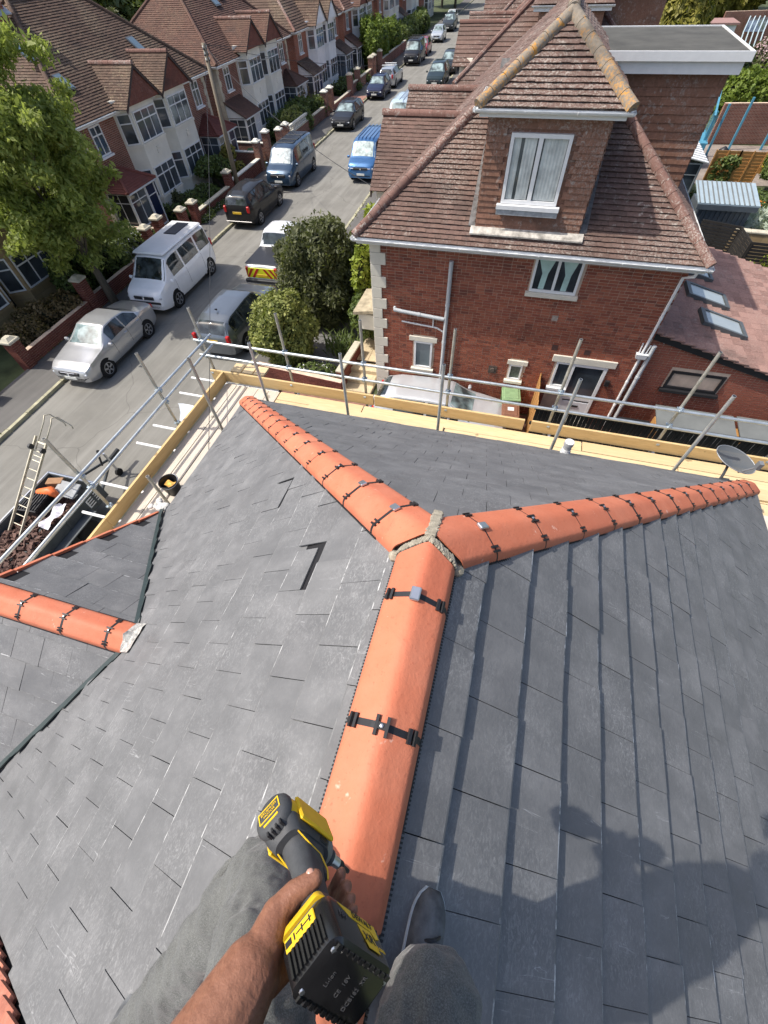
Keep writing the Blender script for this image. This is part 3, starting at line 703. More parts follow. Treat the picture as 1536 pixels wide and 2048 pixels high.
# ================================================================== ground, road, pavements
def sheet(name, pts, mat, kind='structure'):
    o = MB().add(pts, [tuple(range(len(pts)))]).build(name, mat); o['kind'] = kind; return o
def M_asphalt(name, c1, c2, patch):
    m = NT(name); n = m.noise(55, 4, 0.7, 'World'); b = m.noise(0.55, 4, 0.6, 'World'); w = m.noise(0.9, 4, 0.6, 'World', (3.0, 0.22, 1))
    base = m.mix(0.5, m.ramp(n, [(0.3, c1), (0.7, c2)]), m.ramp(b, [(0.3, lum(c1, 0.85)), (0.7, lum(c2, 1.05))]))
    base = m.mix(m.ramp(w, [(0.45, (0, 0, 0)), (0.7, (0.6, 0.6, 0.6))]), base, patch)
    cr = m.n('ShaderNodeTexVoronoi'); cr.feature = 'DISTANCE_TO_EDGE'; cr.inputs['Scale'].default_value = 0.17
    wv = m.n('ShaderNodeVectorMath'); wv.operation = 'ADD'; nn = m.n('ShaderNodeTexNoise'); nn.inputs['Scale'].default_value = 0.8; m.l(m.pos(), nn.inputs[0]); m.l(m.pos(), wv.inputs[0]); m.l(nn.outputs[1], wv.inputs[1]); m.l(wv.outputs[0], cr.inputs['Vector'])
    base = m.mix(m.ramp(cr.outputs[0], [(0.0, (0.45, 0.45, 0.45)), (0.0025, (0, 0, 0))]), base, lum(c1, 0.45))
    m.color(base).set(rough=0.9, spec=0.25); m.bump(n, 0.35, 0.006); return m.mt
m_road = M_asphalt('road_asphalt', (0.15, 0.144, 0.128), (0.235, 0.226, 0.20), (0.275, 0.266, 0.24))
m_pave = M_asphalt('pavement_asphalt', (0.095, 0.09, 0.085), (0.145, 0.14, 0.13), (0.16, 0.15, 0.14))
m_earth = M_simple('garden_soil_and_grass', (0.07, 0.085, 0.035), 0.95, 0.6, 0.8, 0.4, src='World')
m_kerb = M_simple('kerb_concrete', (0.36, 0.34, 0.23), 0.9, 0.35, 3, 0.3, src='World')
sheet('ground', [(-600, -300, -0.02), (600, -300, -0.02), (600, 1200, -0.02), (-600, 1200, -0.02)], m_earth)
RW = 6.66
sheet('road', [ST(0, -60), ST(RW, -60), ST(RW, 260), ST(0, 260)], m_road)
PZ = 0.11
def slab(name, n0, n1, s0, s1, z0, z1, mat, kind='structure'):
    mb = MB(); mb.prism([ST(n0, s0, z0), ST(n1, s0, z0), ST(n1, s1, z0), ST(n0, s1, z0)], (0, 0, z1 - z0)); o = mb.build(name, mat); o['kind'] = kind; return o
slab('pavement_left', -1.95, -0.13, -40, 230, -0.01, PZ, m_pave)
slab('pavement_right', RW + 0.13, RW + 1.75, -40, 230, -0.01, PZ, m_pave)
for side, n0, n1 in (('kerb_left', -0.13, 0.0), ('kerb_right', RW, RW + 0.13)):
    root = thing(side, None, None, ST(n0, 30)); root['kind'] = 'structure'; s = 2.0
    for k in range(75):
        L = 0.9; mb = MB(); z = PZ + random.uniform(0.0, 0.02); j_ = random.uniform(-.012, .012)
        a, b, c, d = ST(n0 + j_, s + 0.012), ST(n1 + j_, s + 0.012), ST(n1 + j_, s + L - 0.012), ST(n0 + j_, s + L - 0.012)
        mb.prism([a, b, c, d], (0, 0, z)); mb.build('kerb_stone', m_kerb, root); s += L
    mb = MB(); mb.prism([ST(n0, s), ST(n1, s), ST(n1, 230), ST(n0, 230)], (0, 0, PZ + 0.01)); mb.build('kerb_run', m_kerb, root)
# verge weeds along the kerb line
wm = MB(); m_weed = M_leaf('weed_leaf', (0.10, 0.12, 0.03), (0.16, 0.17, 0.05), (0.24, 0.22, 0.09), 0.15)
for (n, s0, s1, cnt) in ((-0.16, 6, 60, 900), (RW + 0.16, 18, 60, 500), (-1.9, 8, 45, 900)):
    for k in range(cnt):
        s = random.uniform(s0, s1)
        if math.sin(s * 1.3) + math.sin(s * 0.47 + 1) < -0.2: continue
        p = ST(n + random.gauss(0, 0.05), s, PZ); a = random.uniform(0, 6.28); h = random.uniform(0.03, 0.10); w = 0.03
        u = Vector((math.cos(a), math.sin(a), 0)); wm.add([p - u * w, p + u * w, p + u * w * 0.3 + Vector((random.gauss(0, .03), random.gauss(0, .03), h))], [(0, 1, 2)])
wo_ = wm.build('weeds', m_weed); tag(wo_, 'low weeds and grass growing along kerb edges', 'weeds', kind='stuff')
# ================================================================== house kit
def M_brickwall(name, cols, mortar, soot=0.4):
    """brick coursing for walls too far away for single bricks"""
    m = NT(name); sx = m.n('ShaderNodeSeparateXYZ'); m.l(m.pos(), sx.inputs[0]); u = m.math('ADD', sx.outputs[0], sx.outputs[1]); cb = m.n('ShaderNodeCombineXYZ'); m.l(u, cb.inputs[0]); m.l(sx.outputs[2], cb.inputs[1])
    b = m.n('ShaderNodeTexBrick'); m.l(cb.outputs[0], b.inputs['Vector']); b.inputs['Scale'].default_value = 1.0
    b.inputs['Color1'].default_value = cols[0] + (1,); b.inputs['Color2'].default_value = cols[1] + (1,); b.inputs['Mortar'].default_value = mortar + (1,)
    b.inputs['Mortar Size'].default_value = 0.009; b.inputs['Brick Width'].default_value = 0.225; b.inputs['Row Height'].default_value = 0.075; b.inputs['Bias'].default_value = -0.1
    g = m.noise(0.8, 4, 0.6, 'World'); c = m.mix(m.ramp(g, [(0.35, (soot, soot, soot)), (0.62, (0, 0, 0))]), b.outputs[0], lum(cols[0], 0.45))
    m.color(c).set(rough=0.88, spec=0.2); m.bump(b.outputs['Fac'], -0.4, 0.01); return m.mt
m_redwall = M_brickwall('red_brick_wall', [(0.29, 0.088, 0.052), (0.40, 0.13, 0.076)], (0.38, 0.30, 0.24))
m_brownwall = M_brickwall('brown_brick_wall', [(0.20, 0.075, 0.052), (0.30, 0.11, 0.072)], (0.40, 0.33, 0.27))
m_stonewall = M_brickwall('bath_stone_wall', [(0.38, 0.27, 0.14), (0.48, 0.35, 0.19)], (0.3, 0.22, 0.13))
m_stonewall.node_tree.nodes['Brick Texture'].inputs['Row Height'].default_value = 0.3; m_stonewall.node_tree.nodes['Brick Texture'].inputs['Brick Width'].default_value = 0.6
m_render = M_simple('cream_render', (0.78, 0.74, 0.64), 0.9, 0.1, 1.2, 0.15, src='World')
m_whiter = M_simple('white_render', (0.82, 0.82, 0.80), 0.85, 0.08, 1.2, 0.1, src='World')
m_tileN = M_tile('weathered_clay_tile', [(0.112, 0.074, 0.060), (0.158, 0.100, 0.080), (0.134, 0.083, 0.070), (0.20, 0.124, 0.098)], 0.7, (0.42, 0.38, 0.33), 0.55)
m_tileL = M_tile('brown_clay_tile', [(0.08, 0.054, 0.042), (0.11, 0.072, 0.054), (0.15, 0.095, 0.068)], 0.55, (0.34, 0.28, 0.18))
m_tilehang = M_tile('hung_clay_tile', [(0.20, 0.105, 0.07), (0.255, 0.132, 0.088), (0.225, 0.115, 0.077), (0.30, 0.155, 0.105)], 0.6, (0.42, 0.39, 0.35), 0.25)
m_tilehangL = M_tile('red_hung_tile', [(0.17, 0.062, 0.045), (0.21, 0.078, 0.055), (0.25, 0.095, 0.065)], 0.1)
m_hiptile = M_tile('hip_tile_lichen', [(0.17, 0.095, 0.075), (0.23, 0.125, 0.1)], 0.9, (0.44, 0.40, 0.35))
m_hiptileO = M_tile('hip_tile_orange_lichen', [(0.20, 0.175, 0.14), (0.29, 0.25, 0.20)], 0.95, (0.50, 0.25, 0.06))
m_glass = M_glass('window_glass'); m_glassL = M_glass('window_glass_far', (0.03, 0.035, 0.04), 0.06, 0.8, 0.6)
m_curtain = M_simple('curtain_cloth', (0.55, 0.58, 0.55), 0.8, 0.25, 4); m_curtain2 = M_simple('teal_curtain', (0.42, 0.58, 0.53), 0.8, 0.2, 4)
m_greyup = M_simple('grey_soil_pipe', (0.47, 0.49, 0.50), 0.45, 0.1, 5)
m_blacktrim = M_simple('black_trim', (0.02, 0.02, 0.022), 0.45)

def win(parent, P, A, Nn, w, h, cols=(1,), trans=0.0, depth=0.05, mat=None, glass=None, sill=True, fw=0.05, pw=0.035, sillmat=None, name='window'):
    """window in the wall plane: P = lower corner, A = along, Nn = outward normal; cols = relative light widths; trans = transom height fraction"""
    A = Vector(A).normalized(); Nn = Vector(Nn).normalized(); U = Vector((0, 0, 1)); P = Vector(P); rot = Matrix((A, Nn, U)).transposed().to_3x3()
    mat = mat or m_white; fr = MB()
    def bar(x0, x1, z0, z1, d0, d1, mb=None, mi=0): (mb or fr).box(P + A * (x0 + x1) / 2 + U * (z0 + z1) / 2 + Nn * (d0 + d1) / 2, (abs(x1 - x0), abs(d1 - d0), abs(z1 - z0)), mi, rot)
    bar(0, w, 0, fw, -0.02, depth); bar(0, w, h - fw, h, -0.02, depth); bar(0, fw, fw, h - fw, -0.02, depth - 0.001); bar(w - fw, w, fw, h - fw, -0.02, depth - 0.001)
    tot = sum(cols); xs = [fw]
    for c in cols: xs.append(xs[-1] + (w - 2 * fw) * c / tot)
    for x in xs[1:-1]: bar(x - pw / 2, x + pw / 2, fw, h - fw, -0.02, depth - 0.004)
    zt = fw + (h - 2 * fw) * (1 - trans) if trans else None
    if zt: bar(fw, w - fw, zt - pw / 2, zt + pw / 2, -0.02, depth - 0.007)
    o = fr.build(name, mat, parent)
    for i in range(len(cols)):
        for (z0, z1) in (((fw, zt - pw / 2), (zt + pw / 2, h - fw)) if zt else ((fw, h - fw),)):
            pb = MB(); bar(xs[i] + (pw / 2 if i else 0), xs[i + 1] - (pw / 2 if i < len(cols) - 1 else 0), z0, z1, 0.002, 0.014, pb); pb.build('pane', glass or m_glass, o)
    if sill:
        sb = MB(); sb.box(P + A * w / 2 + U * -0.05 + Nn * (depth + 0.03), (w + 0.16, 0.13, 0.08), 0, rot); sb.build('sill', sillmat or mat, o)
    return o
def roof_field(parent, name, O, U, V, hull, gauge, width, lift, mat, n_ind=0, thick=0.014, bevel=0, jit=1.5, base=True, basemat=None, pname='tile', minarea=0.0008):
    us = [p[0] for p in hull]; vs_ = [p[1] for p in hull]; O = Vector(O); U = Vector(U); V = Vector(V).normalized()
    N = U.cross(V).normalized(); N = N if N.z > 0 else -N
    b = MB().add([O + U * p[0] + V * p[1] - N * 0.012 for p in hull], [tuple(range(len(hull)))]).build(name, basemat or mat, parent)
    slate_plane(name, O, U, V, hull, gauge, width, max(vs_), (min(us) - width, max(us)), b, n_ind, indiv=n_ind > 0, mats=[mat, mat], step=lift, pname=pname, sname='small_' + pname + 's', bevel=bevel, thick=thick, jit=jit, minarea=minarea)
    return b
def roll(parent, p, q, r, mat, seg=0.32, name='hip_tile', lift=0.02, n=9):
    """half-round ridge or hip tiles laid end to end"""
    p, q = Vector(p), Vector(q); L = (q - p).length; d = (q - p) / L; k = max(1, int(L / seg)); side = d.cross(Vector((0, 0, 1))).normalized(); up_ = side.cross(d).normalized()
    for i in range(k):
        a, b = p + d * (L * i / k), p + d * (L * (i + 1) / k - 0.006); mb = MB(); P = []
        r0, r1 = r * random.uniform(0.97, 1.04), r * random.uniform(0.92, 0.98)
        for (c, rr) in ((a, r0), (b, r1)):
            for j_ in range(n):
                t = math.pi * (-0.08 + 1.16 * j_ / (n - 1)); P.append(c + side * (rr * math.cos(t)) + up_ * (rr * math.sin(t) + lift - 0.3 * r))
        mb.add(P, [(j_, j_ + 1, n + j_ + 1, n + j_) for j_ in range(n - 1)] + [tuple(range(n))[::-1], tuple(range(n, 2 * n))]); mb.build(name, mat, parent, 'auto')
def gutter(parent, p, q, r=0.055, mat=None, brackets=0.9, name='gutter'):
    p, q = Vector(p), Vector(q); d = (q - p).normalized(); side = d.cross(Vector((0, 0, 1))).normalized(); mb = MB(); P = []; n = 9
    for rr in (r, r * 0.88):
        for c in (p, q):
            for j_ in range(n):
                t = math.pi + math.pi * j_ / (n - 1); P.append(c + side * (rr * math.cos(t)) + Vector((0, 0, rr * math.sin(t))))
    F = []
    for j_ in range(n - 1): F += [(j_, j_ + 1, n + j_ + 1, n + j_), (2 * n + j_, 3 * n + j_, 3 * n + j_ + 1, 2 * n + j_ + 1)]
    F += [(0, n, 3 * n, 2 * n), (n - 1, 3 * n - 1, 4 * n - 1, 2 * n - 1), tuple(range(n)), tuple(range(n, 2 * n))]
    mb.add(P, F); o = mb.build(name, mat or m_gutter, parent, 'auto')
    if brackets:
        k = int((q - p).length / brackets)
        for i in range(1, k):
            c = p.lerp(q, i / k); bm = MB(); path = [c + side * ((r + 0.006) * math.cos(t)) + Vector((0, 0, (r + 0.006) * math.sin(t))) for t in [math.pi + math.pi * s / 8 for s in range(9)]]
            bm.tube(path, 0.010, 5); bm.build('bracket', mat or m_gutter, o)
    return o
def pipe(parent, pts, r, mat, name='downpipe', collars=True):
    mb = MB(); mb.tube(pts, r, 12); pts = [Vector(p) for p in pts]
    o = mb.build(name, mat, parent, 'auto')
    if collars:
        for a, b in zip(pts, pts[1:]):
            L = (b - a).length
            if L < 0.6: continue
            for i in range(1, int(L / 1.2) + 1):
                c = a.lerp(b, i / (int(L / 1.2) + 1)); d = (b - a).normalized(); mb = MB(); mb.tube([c - d * 0.04, c + d * 0.04], r * 1.18, 12); mb.build('collar', mat, o, 'auto')
    return o
# ================================================================== the brick house next door
NY, NXL, NXR, NZ = 11.6, -3.83, 3.95, 4.95
nb = thing('brick_house', 'red brick hipped house with tile-hung dormer and white gutter beyond the scaffold', 'house', (0, 17, 0))
SN = math.hypot(1, 0.8)
m_brickN = M_brick('wall_brick', [(0.24, 0.072, 0.044), (0.37, 0.115, 0.066), (0.45, 0.15, 0.085), (0.29, 0.085, 0.055), (0.50, 0.18, 0.105), (0.16, 0.06, 0.045)], 0.35)
m_mort2 = M_simple('lime_mortar', (0.60, 0.46, 0.35), 0.95, 0.2, 3, src='World')
holes = [(0.45, 1.72, 4.02, 4.98), (-2.58, -1.92, 1.22, 2.36), (0.45, 0.93, 1.27, 1.98), (1.74, 3.24, 0.0, 2.32), (1.78, 2.2, 1.25, 2.15)]
wall = MB(); wall.bb((NXL + 0.02, NY, 0), (NXR, 24.0, NZ)); wall_o = wall.build('wall', m_mort2, nb)
def brick_face(parent, O, A, Nn, w, h, holes, mat, n_ind, course=0.075, bl=0.215, extra_clip=None, proud=0.009, key=None, z0=0.0):
    recs = []; r = 0; z = z0
    A, Nn = Vector(A), Vector(Nn); O = Vector(O); U = Vector((0, 0, 1)); rot = Matrix((A, Nn, U)).transposed().to_3x3()
    while z < h - 0.02:
        x = -(0.1125 if r % 2 else 0.0)
        while x < w:
            L = bl if random.random() > 0.22 else 0.1025
            a, b = max(x, 0), min(x + L, w)
            if b - a > 0.03:
                segs = [(a, b)]
                for (hx0, hx1, hz0, hz1) in holes:
                    if z + 0.06 > hz0 and z + 0.005 < hz1:
                        ns = []
                        for (p, q) in segs:
                            if q <= hx0 or p >= hx1: ns.append((p, q))
                            else:
                                if hx0 - p > 0.03: ns.append((p, hx0))
                                if q - hx1 > 0.03: ns.append((hx1, q))
                        segs = ns
                for (p, q) in segs:
                    if extra_clip and not extra_clip((p + q) / 2, z + 0.033): continue
                    c = O + A * (p + q) / 2 + U * (z + 0.0325) + Nn * (proud / 2 - 0.01 + random.uniform(-0.0015, 0.002)); recs.append((c, q - p))
            x += L + 0.013
        z += course; r += 1
    cp = Vector((0, 0, CZ)); recs.sort(key=key or (lambda t: (t[0] - cp).length))
    for c, L in recs[:n_ind]: MB().box(c, (L, proud + 0.02, 0.061), 0, rot).build('brick', mat, parent)
    mb = MB()
    for c, L in recs[n_ind:]: mb.box(c, (L, proud + 0.02, 0.061), 0, rot)
    o = mb.build('small_bricks', mat, parent); o['kind'] = 'stuff'
hx = [(a - NXL, b - NXL, c, d) for a, b, c, d in holes]
brick_face(wall_o, (NXL, NY - 0.002, 0), (1, 0, 0), (0, -1, 0), NXR - NXL, NZ, hx, m_brickN, 240)
# quoins on the street corner
for k in range(16):
    w = 0.30 if k % 2 else 0.44; z0 = 0.02 + 0.308 * k; mb = MB(); mb.cbox((NXL - 0.02 + w / 2, NY + 0.02, z0 + 0.152), (w, 0.12, 0.30), 0.008); mb.build('quoin', m_cream, nb)
mb = MB(); mb.bb((NXL - 0.021, NY + 0.085, 0), (NXL + 0.015, 13.0, NZ)); mb.build('corner_pier', m_cream, nb)
# windows and door of the side wall
def recess(x0, x1, z0, z1, name='opening'):
    mb = MB(); mb.bb((x0, NY + 0.004, z0), (x1, NY + 0.012, z1)); return mb
w1 = win(nb, (0.49, NY + 0.01, 4.05), (1, 0, 0), (0, -1, 0), 1.16, 0.90, (1, 1), 0, 0.05, sill=True, sillmat=m_cream, fw=0.06, pw=0.07)
for x0, x1, mt in ((0.62, 0.92, m_curtain2), (1.20, 1.46, m_curtain2)):
    mb = MB(); mb.add([(x0 - 0.06, NY - 0.006, 4.93 - 0.06), (x1 + 0.06, NY - 0.006, 4.93 - 0.06), ((x0 + x1) / 2 + 0.09, NY - 0.006, 4.5), ((x0 + x1) / 2 + 0.07, NY - 0.006, 4.12), ((x0 + x1) / 2 - 0.07, NY - 0.006, 4.12), ((x0 + x1) / 2 - 0.05, NY - 0.006, 4.5)], [(0, 1, 2, 5), (5, 2, 3, 4)]); mb.build('curtain', mt, w1)
w2 = win(nb, (-2.54, NY + 0.01, 1.27), (1, 0, 0), (0, -1, 0), 0.58, 0.93, (1,), 0, 0.05, sillmat=m_cream, fw=0.06, glass=M_simple('frosted_glass', (0.16, 0.19, 0.20), 0.2, 0.2, 2))
w3 = win(nb, (0.49, NY + 0.01, 1.31), (1, 0, 0), (0, -1, 0), 0.39, 0.52, (1,), 0, 0.05, sillmat=m_cream, fw=0.05, glass=M_simple('pebbled_glass', (0.10, 0.12, 0.10), 0.25, 0.3, 20))
for (x0, x1, z0, z1) in ((-2.7, -1.82, 2.21, 2.36), (0.40, 1.0, 1.84, 1.98), (1.64, 3.4, 2.14, 2.34)):
    mb = MB(); mb.cbox(((x0 + x1) / 2, NY - 0.02, (z0 + z1) / 2), (x1 - x0, 0.08, z1 - z0), 0.006); mb.build('lintel', m_cream, nb)
w4 = win(nb, (1.80, NY + 0.01, 1.28), (1, 0, 0), (0, -1, 0), 0.42, 0.85, (1,), 0, 0.05, fw=0.06)
door = win(nb, (2.24, NY + 0.01, 0.16), (1, 0, 0), (0, -1, 0), 0.98, 1.98, (1,), 0.62, 0.05, sill=False, fw=0.09, pw=0.12, name='door')
mb = MB(); mb.bb((2.33, NY - 0.035, 0.26), (3.13, NY - 0.004, 0.80)); mb.build('door_panel', M_simple('door_white', (0.70, 0.71, 0.73), 0.3, 0.05), door)
mb = MB(); mb.bb((2.60, NY - 0.055, 0.62), (2.86, NY - 0.03, 0.68)); mb.build('letterbox', m_blacktrim, door)
mb = MB(); mb.bb((2.2, NY - 0.25, 0.02), (3.3, NY - 0.03, 0.15)); mb.build('door_step', m_cream, nb)
# soil pipe with branch, downpipes, vents, lamp
soil = pipe(nb, [(-1.60, NY - 0.09, 0.0), (-1.60, NY - 0.09, 4.62)], 0.057, m_greyup, 'soil_pipe')
pipe(nb, [(-3.16, NY - 0.02, 3.17), (-3.16, NY - 0.11, 3.16), (-1.66, NY - 0.10, 3.04)], 0.055, m_greyup, 'branch_pipe'); pipe(nb, [(-2.95, NY - 0.04, 2.79), (-1.86, NY - 0.05, 2.72), (-1.65, NY - 0.06, 2.62)], 0.024, m_white, 'waste_pipe', False); pipe(nb, [(-1.98, NY - 0.05, 3.02), (-1.98, NY - 0.05, 2.74)], 0.022, m_white, 'waste_pipe', False)
pipe(nb, [(4.02, NY - 0.30, 5.0), (4.0, NY - 0.28, 4.86), (3.86, NY - 0.06, 4.72), (3.86, NY - 0.06, 2.72)], 0.036, m_white); pipe(nb, [(3.86, NY - 0.06, 2.62), (3.86, NY - 0.06, 0.1)], 0.036, m_white)
mb = MB(); mb.box((3.86, NY - 0.07, 2.66), (0.24, 0.13, 0.14), 0, None, 1.25); mb.tube([(3.78, NY - 0.06, 2.70), (3.76, NY - 0.06, 3.02)], 0.02, 8); mb.tube([(3.94, NY - 0.06, 2.7), (3.97, NY - 0.06, 2.98)], 0.02, 8); mb.build('hopper', m_white, nb)
pipe(nb, [(4.06, NY - 0.06, 0.0), (4.06, NY - 0.06, 2.98)], 0.055, m_greyup, 'soil_pipe')
mb = MB(); mb.box((0.0, NY - 0.015, 1.55), (0.26, 0.02, 0.26)); mb.lathe([(0.07, 0), (0.06, 0.05), (0.0, 0.05)], (0, NY - 0.02, 1.55), 12, 0, Matrix.Rotation(R(90), 3, 'X')); mb.build('flue', M_simple('rusty_flue', (0.10, 0.075, 0.06), 0.8, 0.4, 12), nb)
mb = MB(); mb.box((3.36, NY - 0.06, 1.65), (0.12, 0.10, 0.16)); mb.build('wall_lamp', m_blacktrim, nb)
for (x, z, c) in ((1.35, 3.4, 0), (1.6, 2.55, 1), (2.5, 2.52, 1)):
    mb = MB(); mb.box((x, NY - 0.008, z), (0.16, 0.02, 0.15)); mb.build('air_brick', M_simple('air_brick_%d' % c, (0.36, 0.30, 0.26) if c == 0 else (0.07, 0.035, 0.03), 0.9, 0.3, 20), nb)

# ---- roof
EZ = 5.1; EY = 11.27; EXL, EXR = -4.16, 4.20; HW = (EXR - EXL) / 2; XC = (EXR + EXL) / 2; RZ = EZ + 0.8 * HW; EYB = 24.6
vN = HW * SN; Vn = Vector((0, 1, 0.8)).normalized()
near = roof_field(nb, 'roof_slope', (0, EY, EZ), (1, 0, 0), Vn, [(EXL, 0), (EXR, 0), (XC, vN)], 0.118, 0.168, 0.032, m_tileN, 160, bevel=0)
near['label'] = 'weathered brown tile slope below the dormer'
lf = roof_field(nb, 'roof_slope', (EXL, 0, EZ), (0, 1, 0), (1, 0, 0.8), [(EY, 0), (EYB, 0), (EYB - HW, vN), (EY + HW, vN)], 0.118, 0.168, 0.032, m_tileN, 0)
rf = roof_field(nb, 'roof_slope', (EXR, 0, EZ), (0, 1, 0), (-1, 0, 0.8), [(EY, 0), (EYB, 0), (EYB - HW, vN), (EY + HW, vN)], 0.118, 0.168, 0.032, m_tileN, 0)
bkr = roof_field(nb, 'roof_slope', (0, EYB, EZ), (1, 0, 0), (0, -1, 0.8), [(EXL, 0), (EXR, 0), (XC, vN)], 0.20, 0.34, 0.021, m_tileN, 0)
apex = Vector((XC, EY + HW, RZ))
hpL = pempty('hip', nb); roll(hpL, (EXL, EY, EZ + 0.03), apex, 0.115, m_hiptile, 0.3)
hpR = pempty('hip', nb); roll(hpR, (EXR, EY, EZ + 0.03), apex, 0.115, m_hiptile, 0.3)
rg = pempty('ridge', nb); roll(rg, apex, (XC, EYB - HW, RZ), 0.125, m_hiptileO, 0.4, 'ridge_tile')
gutter(nb, (EXL - 0.02, EY - 0.045, EZ - 0.035), (EXR + 0.06, EY - 0.045, EZ - 0.035), 0.06)
gutter(nb, (EXL - 0.05, EY - 0.02, EZ - 0.035), (EXL - 0.05, 14.0, EZ - 0.035), 0.055)
gutter(nb, (EXR + 0.05, EY - 0.02, EZ - 0.035), (EXR + 0.05, 20.0, EZ - 0.035), 0.055)
mb = MB(); mb.bb((EXL + 0.04, EY + 0.02, EZ - 0.16), (EXR - 0.04, EY + 0.045, EZ - 0.02)); mb.bb((EXL + 0.05, EY + 0.05, EZ - 0.16), (EXR - 0.05, NY + 0.05, EZ - 0.14)); mb.build('fascia', m_white, nb)
# ---- tile-hung dormer
dm = pempty('dormer', nb); DY, DX0, DX1, DZ0, DZ1 = 11.62, -1.12, 1.28, 5.38, 7.52
mb = MB(); mb.bb((DX0 + 0.02, DY + 0.02, DZ0 - 0.2), (DX1 - 0.02, 15.2, DZ1)); mb.build('dormer_wall', m_tilehang, dm)
def hung(parent, O, A, w, h, mat, n_ind, hole=None, flare=True, gauge=0.115, width=0.165, name='hung_tile', up_v=None):
    """vertical tile hanging"""
    A = Vector(A); O = Vector(O); Nn = Vector((A.y, -A.x, 0)); recs = []; r = 0; z = 0
    while z < h - 0.02:
        x = -width / 2 if r % 2 else 0
        while x < w:
            a, b = max(x, 0) + 0.002, min(x + width, w) - 0.002; t = min(z + gauge + 0.02, h)
            if b - a > 0.03 and not (hole and b > hole[0] and a < hole[1] and z + gauge * 0.6 > hole[2] and z < hole[3]):
                l = 0.026 + random.uniform(-.003, .003) + (0.10 * max(0, 0.34 - z) if flare else 0)
                l2 = 0.006 + (0.10 * max(0, 0.34 - z - gauge) if flare else 0)
                P = [O + A * a + Nn * l + Vector((0, 0, z)), O + A * b + Nn * l + Vector((0, 0, z)), O + A * b + Nn * l2 + Vector((0, 0, t)), O + A * a + Nn * l2 + Vector((0, 0, t))]
                recs.append(P)
            x += width
        z += gauge; r += 1
    cp = Vector((0, 0, CZ)); recs.sort(key=lambda P: (P[0] - cp).length)
    for P in recs[:n_ind]: MB().prism(P, Nn * -0.012).build(name, mat, parent)
    mb = MB()
    for P in recs[n_ind:]: mb.prism(P, Nn * -0.012)
    if recs[n_ind:]: o = mb.build('small_' + name + 's', mat, parent); o['kind'] = 'stuff'
hung(dm, (DX0, DY, DZ0), (1, 0, 0), DX1 - DX0, DZ1 - DZ0, m_tilehang, 150, (0.50, 1.76, 0.52, 1.82))
hung(dm, (DX1, DY, DZ0), (0, 1, 0), 3.0, DZ1 - DZ0, m_tilehang, 0, None, False)
hung(dm, (DX0, DY + 3.0, DZ0), (0, -1, 0), 3.0, DZ1 - DZ0, m_tilehang, 0, None, False)
dw = win(dm, (-0.61, DY + 0.0, 5.94), (1, 0, 0), (0, -1, 0), 1.23, 1.22, (1, 1), 0, 0.07, fw=0.07, pw=0.09, glass=M_glass('dormer_glass', (0.05, 0.06, 0.06), 0.05, 0.5))
for i in range(2):
    x0 = -0.53 + 0.58 * i; mb = MB(); k = 14; P = []
    for q in range(k):
        x = x0 + (0.03 if i else 0.0) + 0.46 * q / (k - 1); yy = DY - 0.021 - 0.006 * (q % 2); P += [(x, yy, 6.02), (x, yy, 7.08)]
    mb.add(P, [(2 * q, 2 * q + 2, 2 * q + 3, 2 * q + 1) for q in range(k - 1) if not (i == 0 and q in (4, 5))]); mb.build('curtain', m_curtain, dw)
mb = MB(); mb.bb((-0.68, DY - 0.15, 5.74), (0.69, DY - 0.13, 5.9)); mb.build('apron', m_lead, dm)
mb = MB(); mb.prism([(DX0 - 0.10, DY - 0.04, DZ0 + 0.03), (DX1 + 0.12, DY - 0.04, DZ0 + 0.03), (DX1 + 0.12, DY - 0.20, DZ0 - 0.075), (DX0 - 0.10, DY - 0.20, DZ0 - 0.075)], (0, 0, 0.03)); mb.build('flashing', M_simple('pale_flashing', (0.42, 0.39, 0.34), 0.85, 0.5, 7), dm)
for x in (DX0 - 0.06, DX1 + 0.06):
    mb = MB(); z_at = lambda y: EZ + 0.8 * (y - EY) + 0.045; mb.prism([(x - 0.11, DY, z_at(DY)), (x + 0.11, DY, z_at(DY)), (x + 0.11, 14.6, z_at(14.6)), (x - 0.11, 14.6, z_at(14.6))], (0, 0, -0.02)); mb.build('soaker', M_simple('grey_soaker', (0.13, 0.125, 0.12), 0.7, 0.5, 9, 0.4), dm)
GX0, GX1, GYd, GZd = -1.36, 1.53, 11.42, 7.56
DC = (GX0 + GX1) / 2; dh = (GX1 - GX0) / 2; dT = 0.76; sD = math.hypot(1, dT)
apd = Vector((DC, GYd + dh, GZd + dT * dh))
roof_field(dm, 'dormer_roof', (0, GYd, GZd), (1, 0, 0), (0, 1, dT), [(GX0, 0), (GX1, 0), (DC, dh * sD)], 0.118, 0.168, 0.032, m_tileN, 90)
roof_field(dm, 'dormer_roof', (GX0, 0, GZd), (0, 1, 0), (1, 0, dT), [(GYd, 0), (16.5, 0), (16.5, dh * sD), (GYd + dh, dh * sD)], 0.118, 0.168, 0.032, m_tileN, 0)
roof_field(dm, 'dormer_roof', (GX1, 0, GZd), (0, 1, 0), (-1, 0, dT), [(GYd, 0), (16.5, 0), (16.5, dh * sD), (GYd + dh, dh * sD)], 0.118, 0.168, 0.032, m_tileN, 0)
h1 = pempty('hip', dm); roll(h1, (GX0, GYd, GZd + 0.03), apd, 0.115, m_hiptileO, 0.3); roll(h1, (GX1, GYd, GZd + 0.03), apd, 0.125, m_hiptileO, 0.3); roll(h1, apd, (DC, 16.5, apd.z), 0.125, m_hiptileO, 0.35, 'ridge_tile')
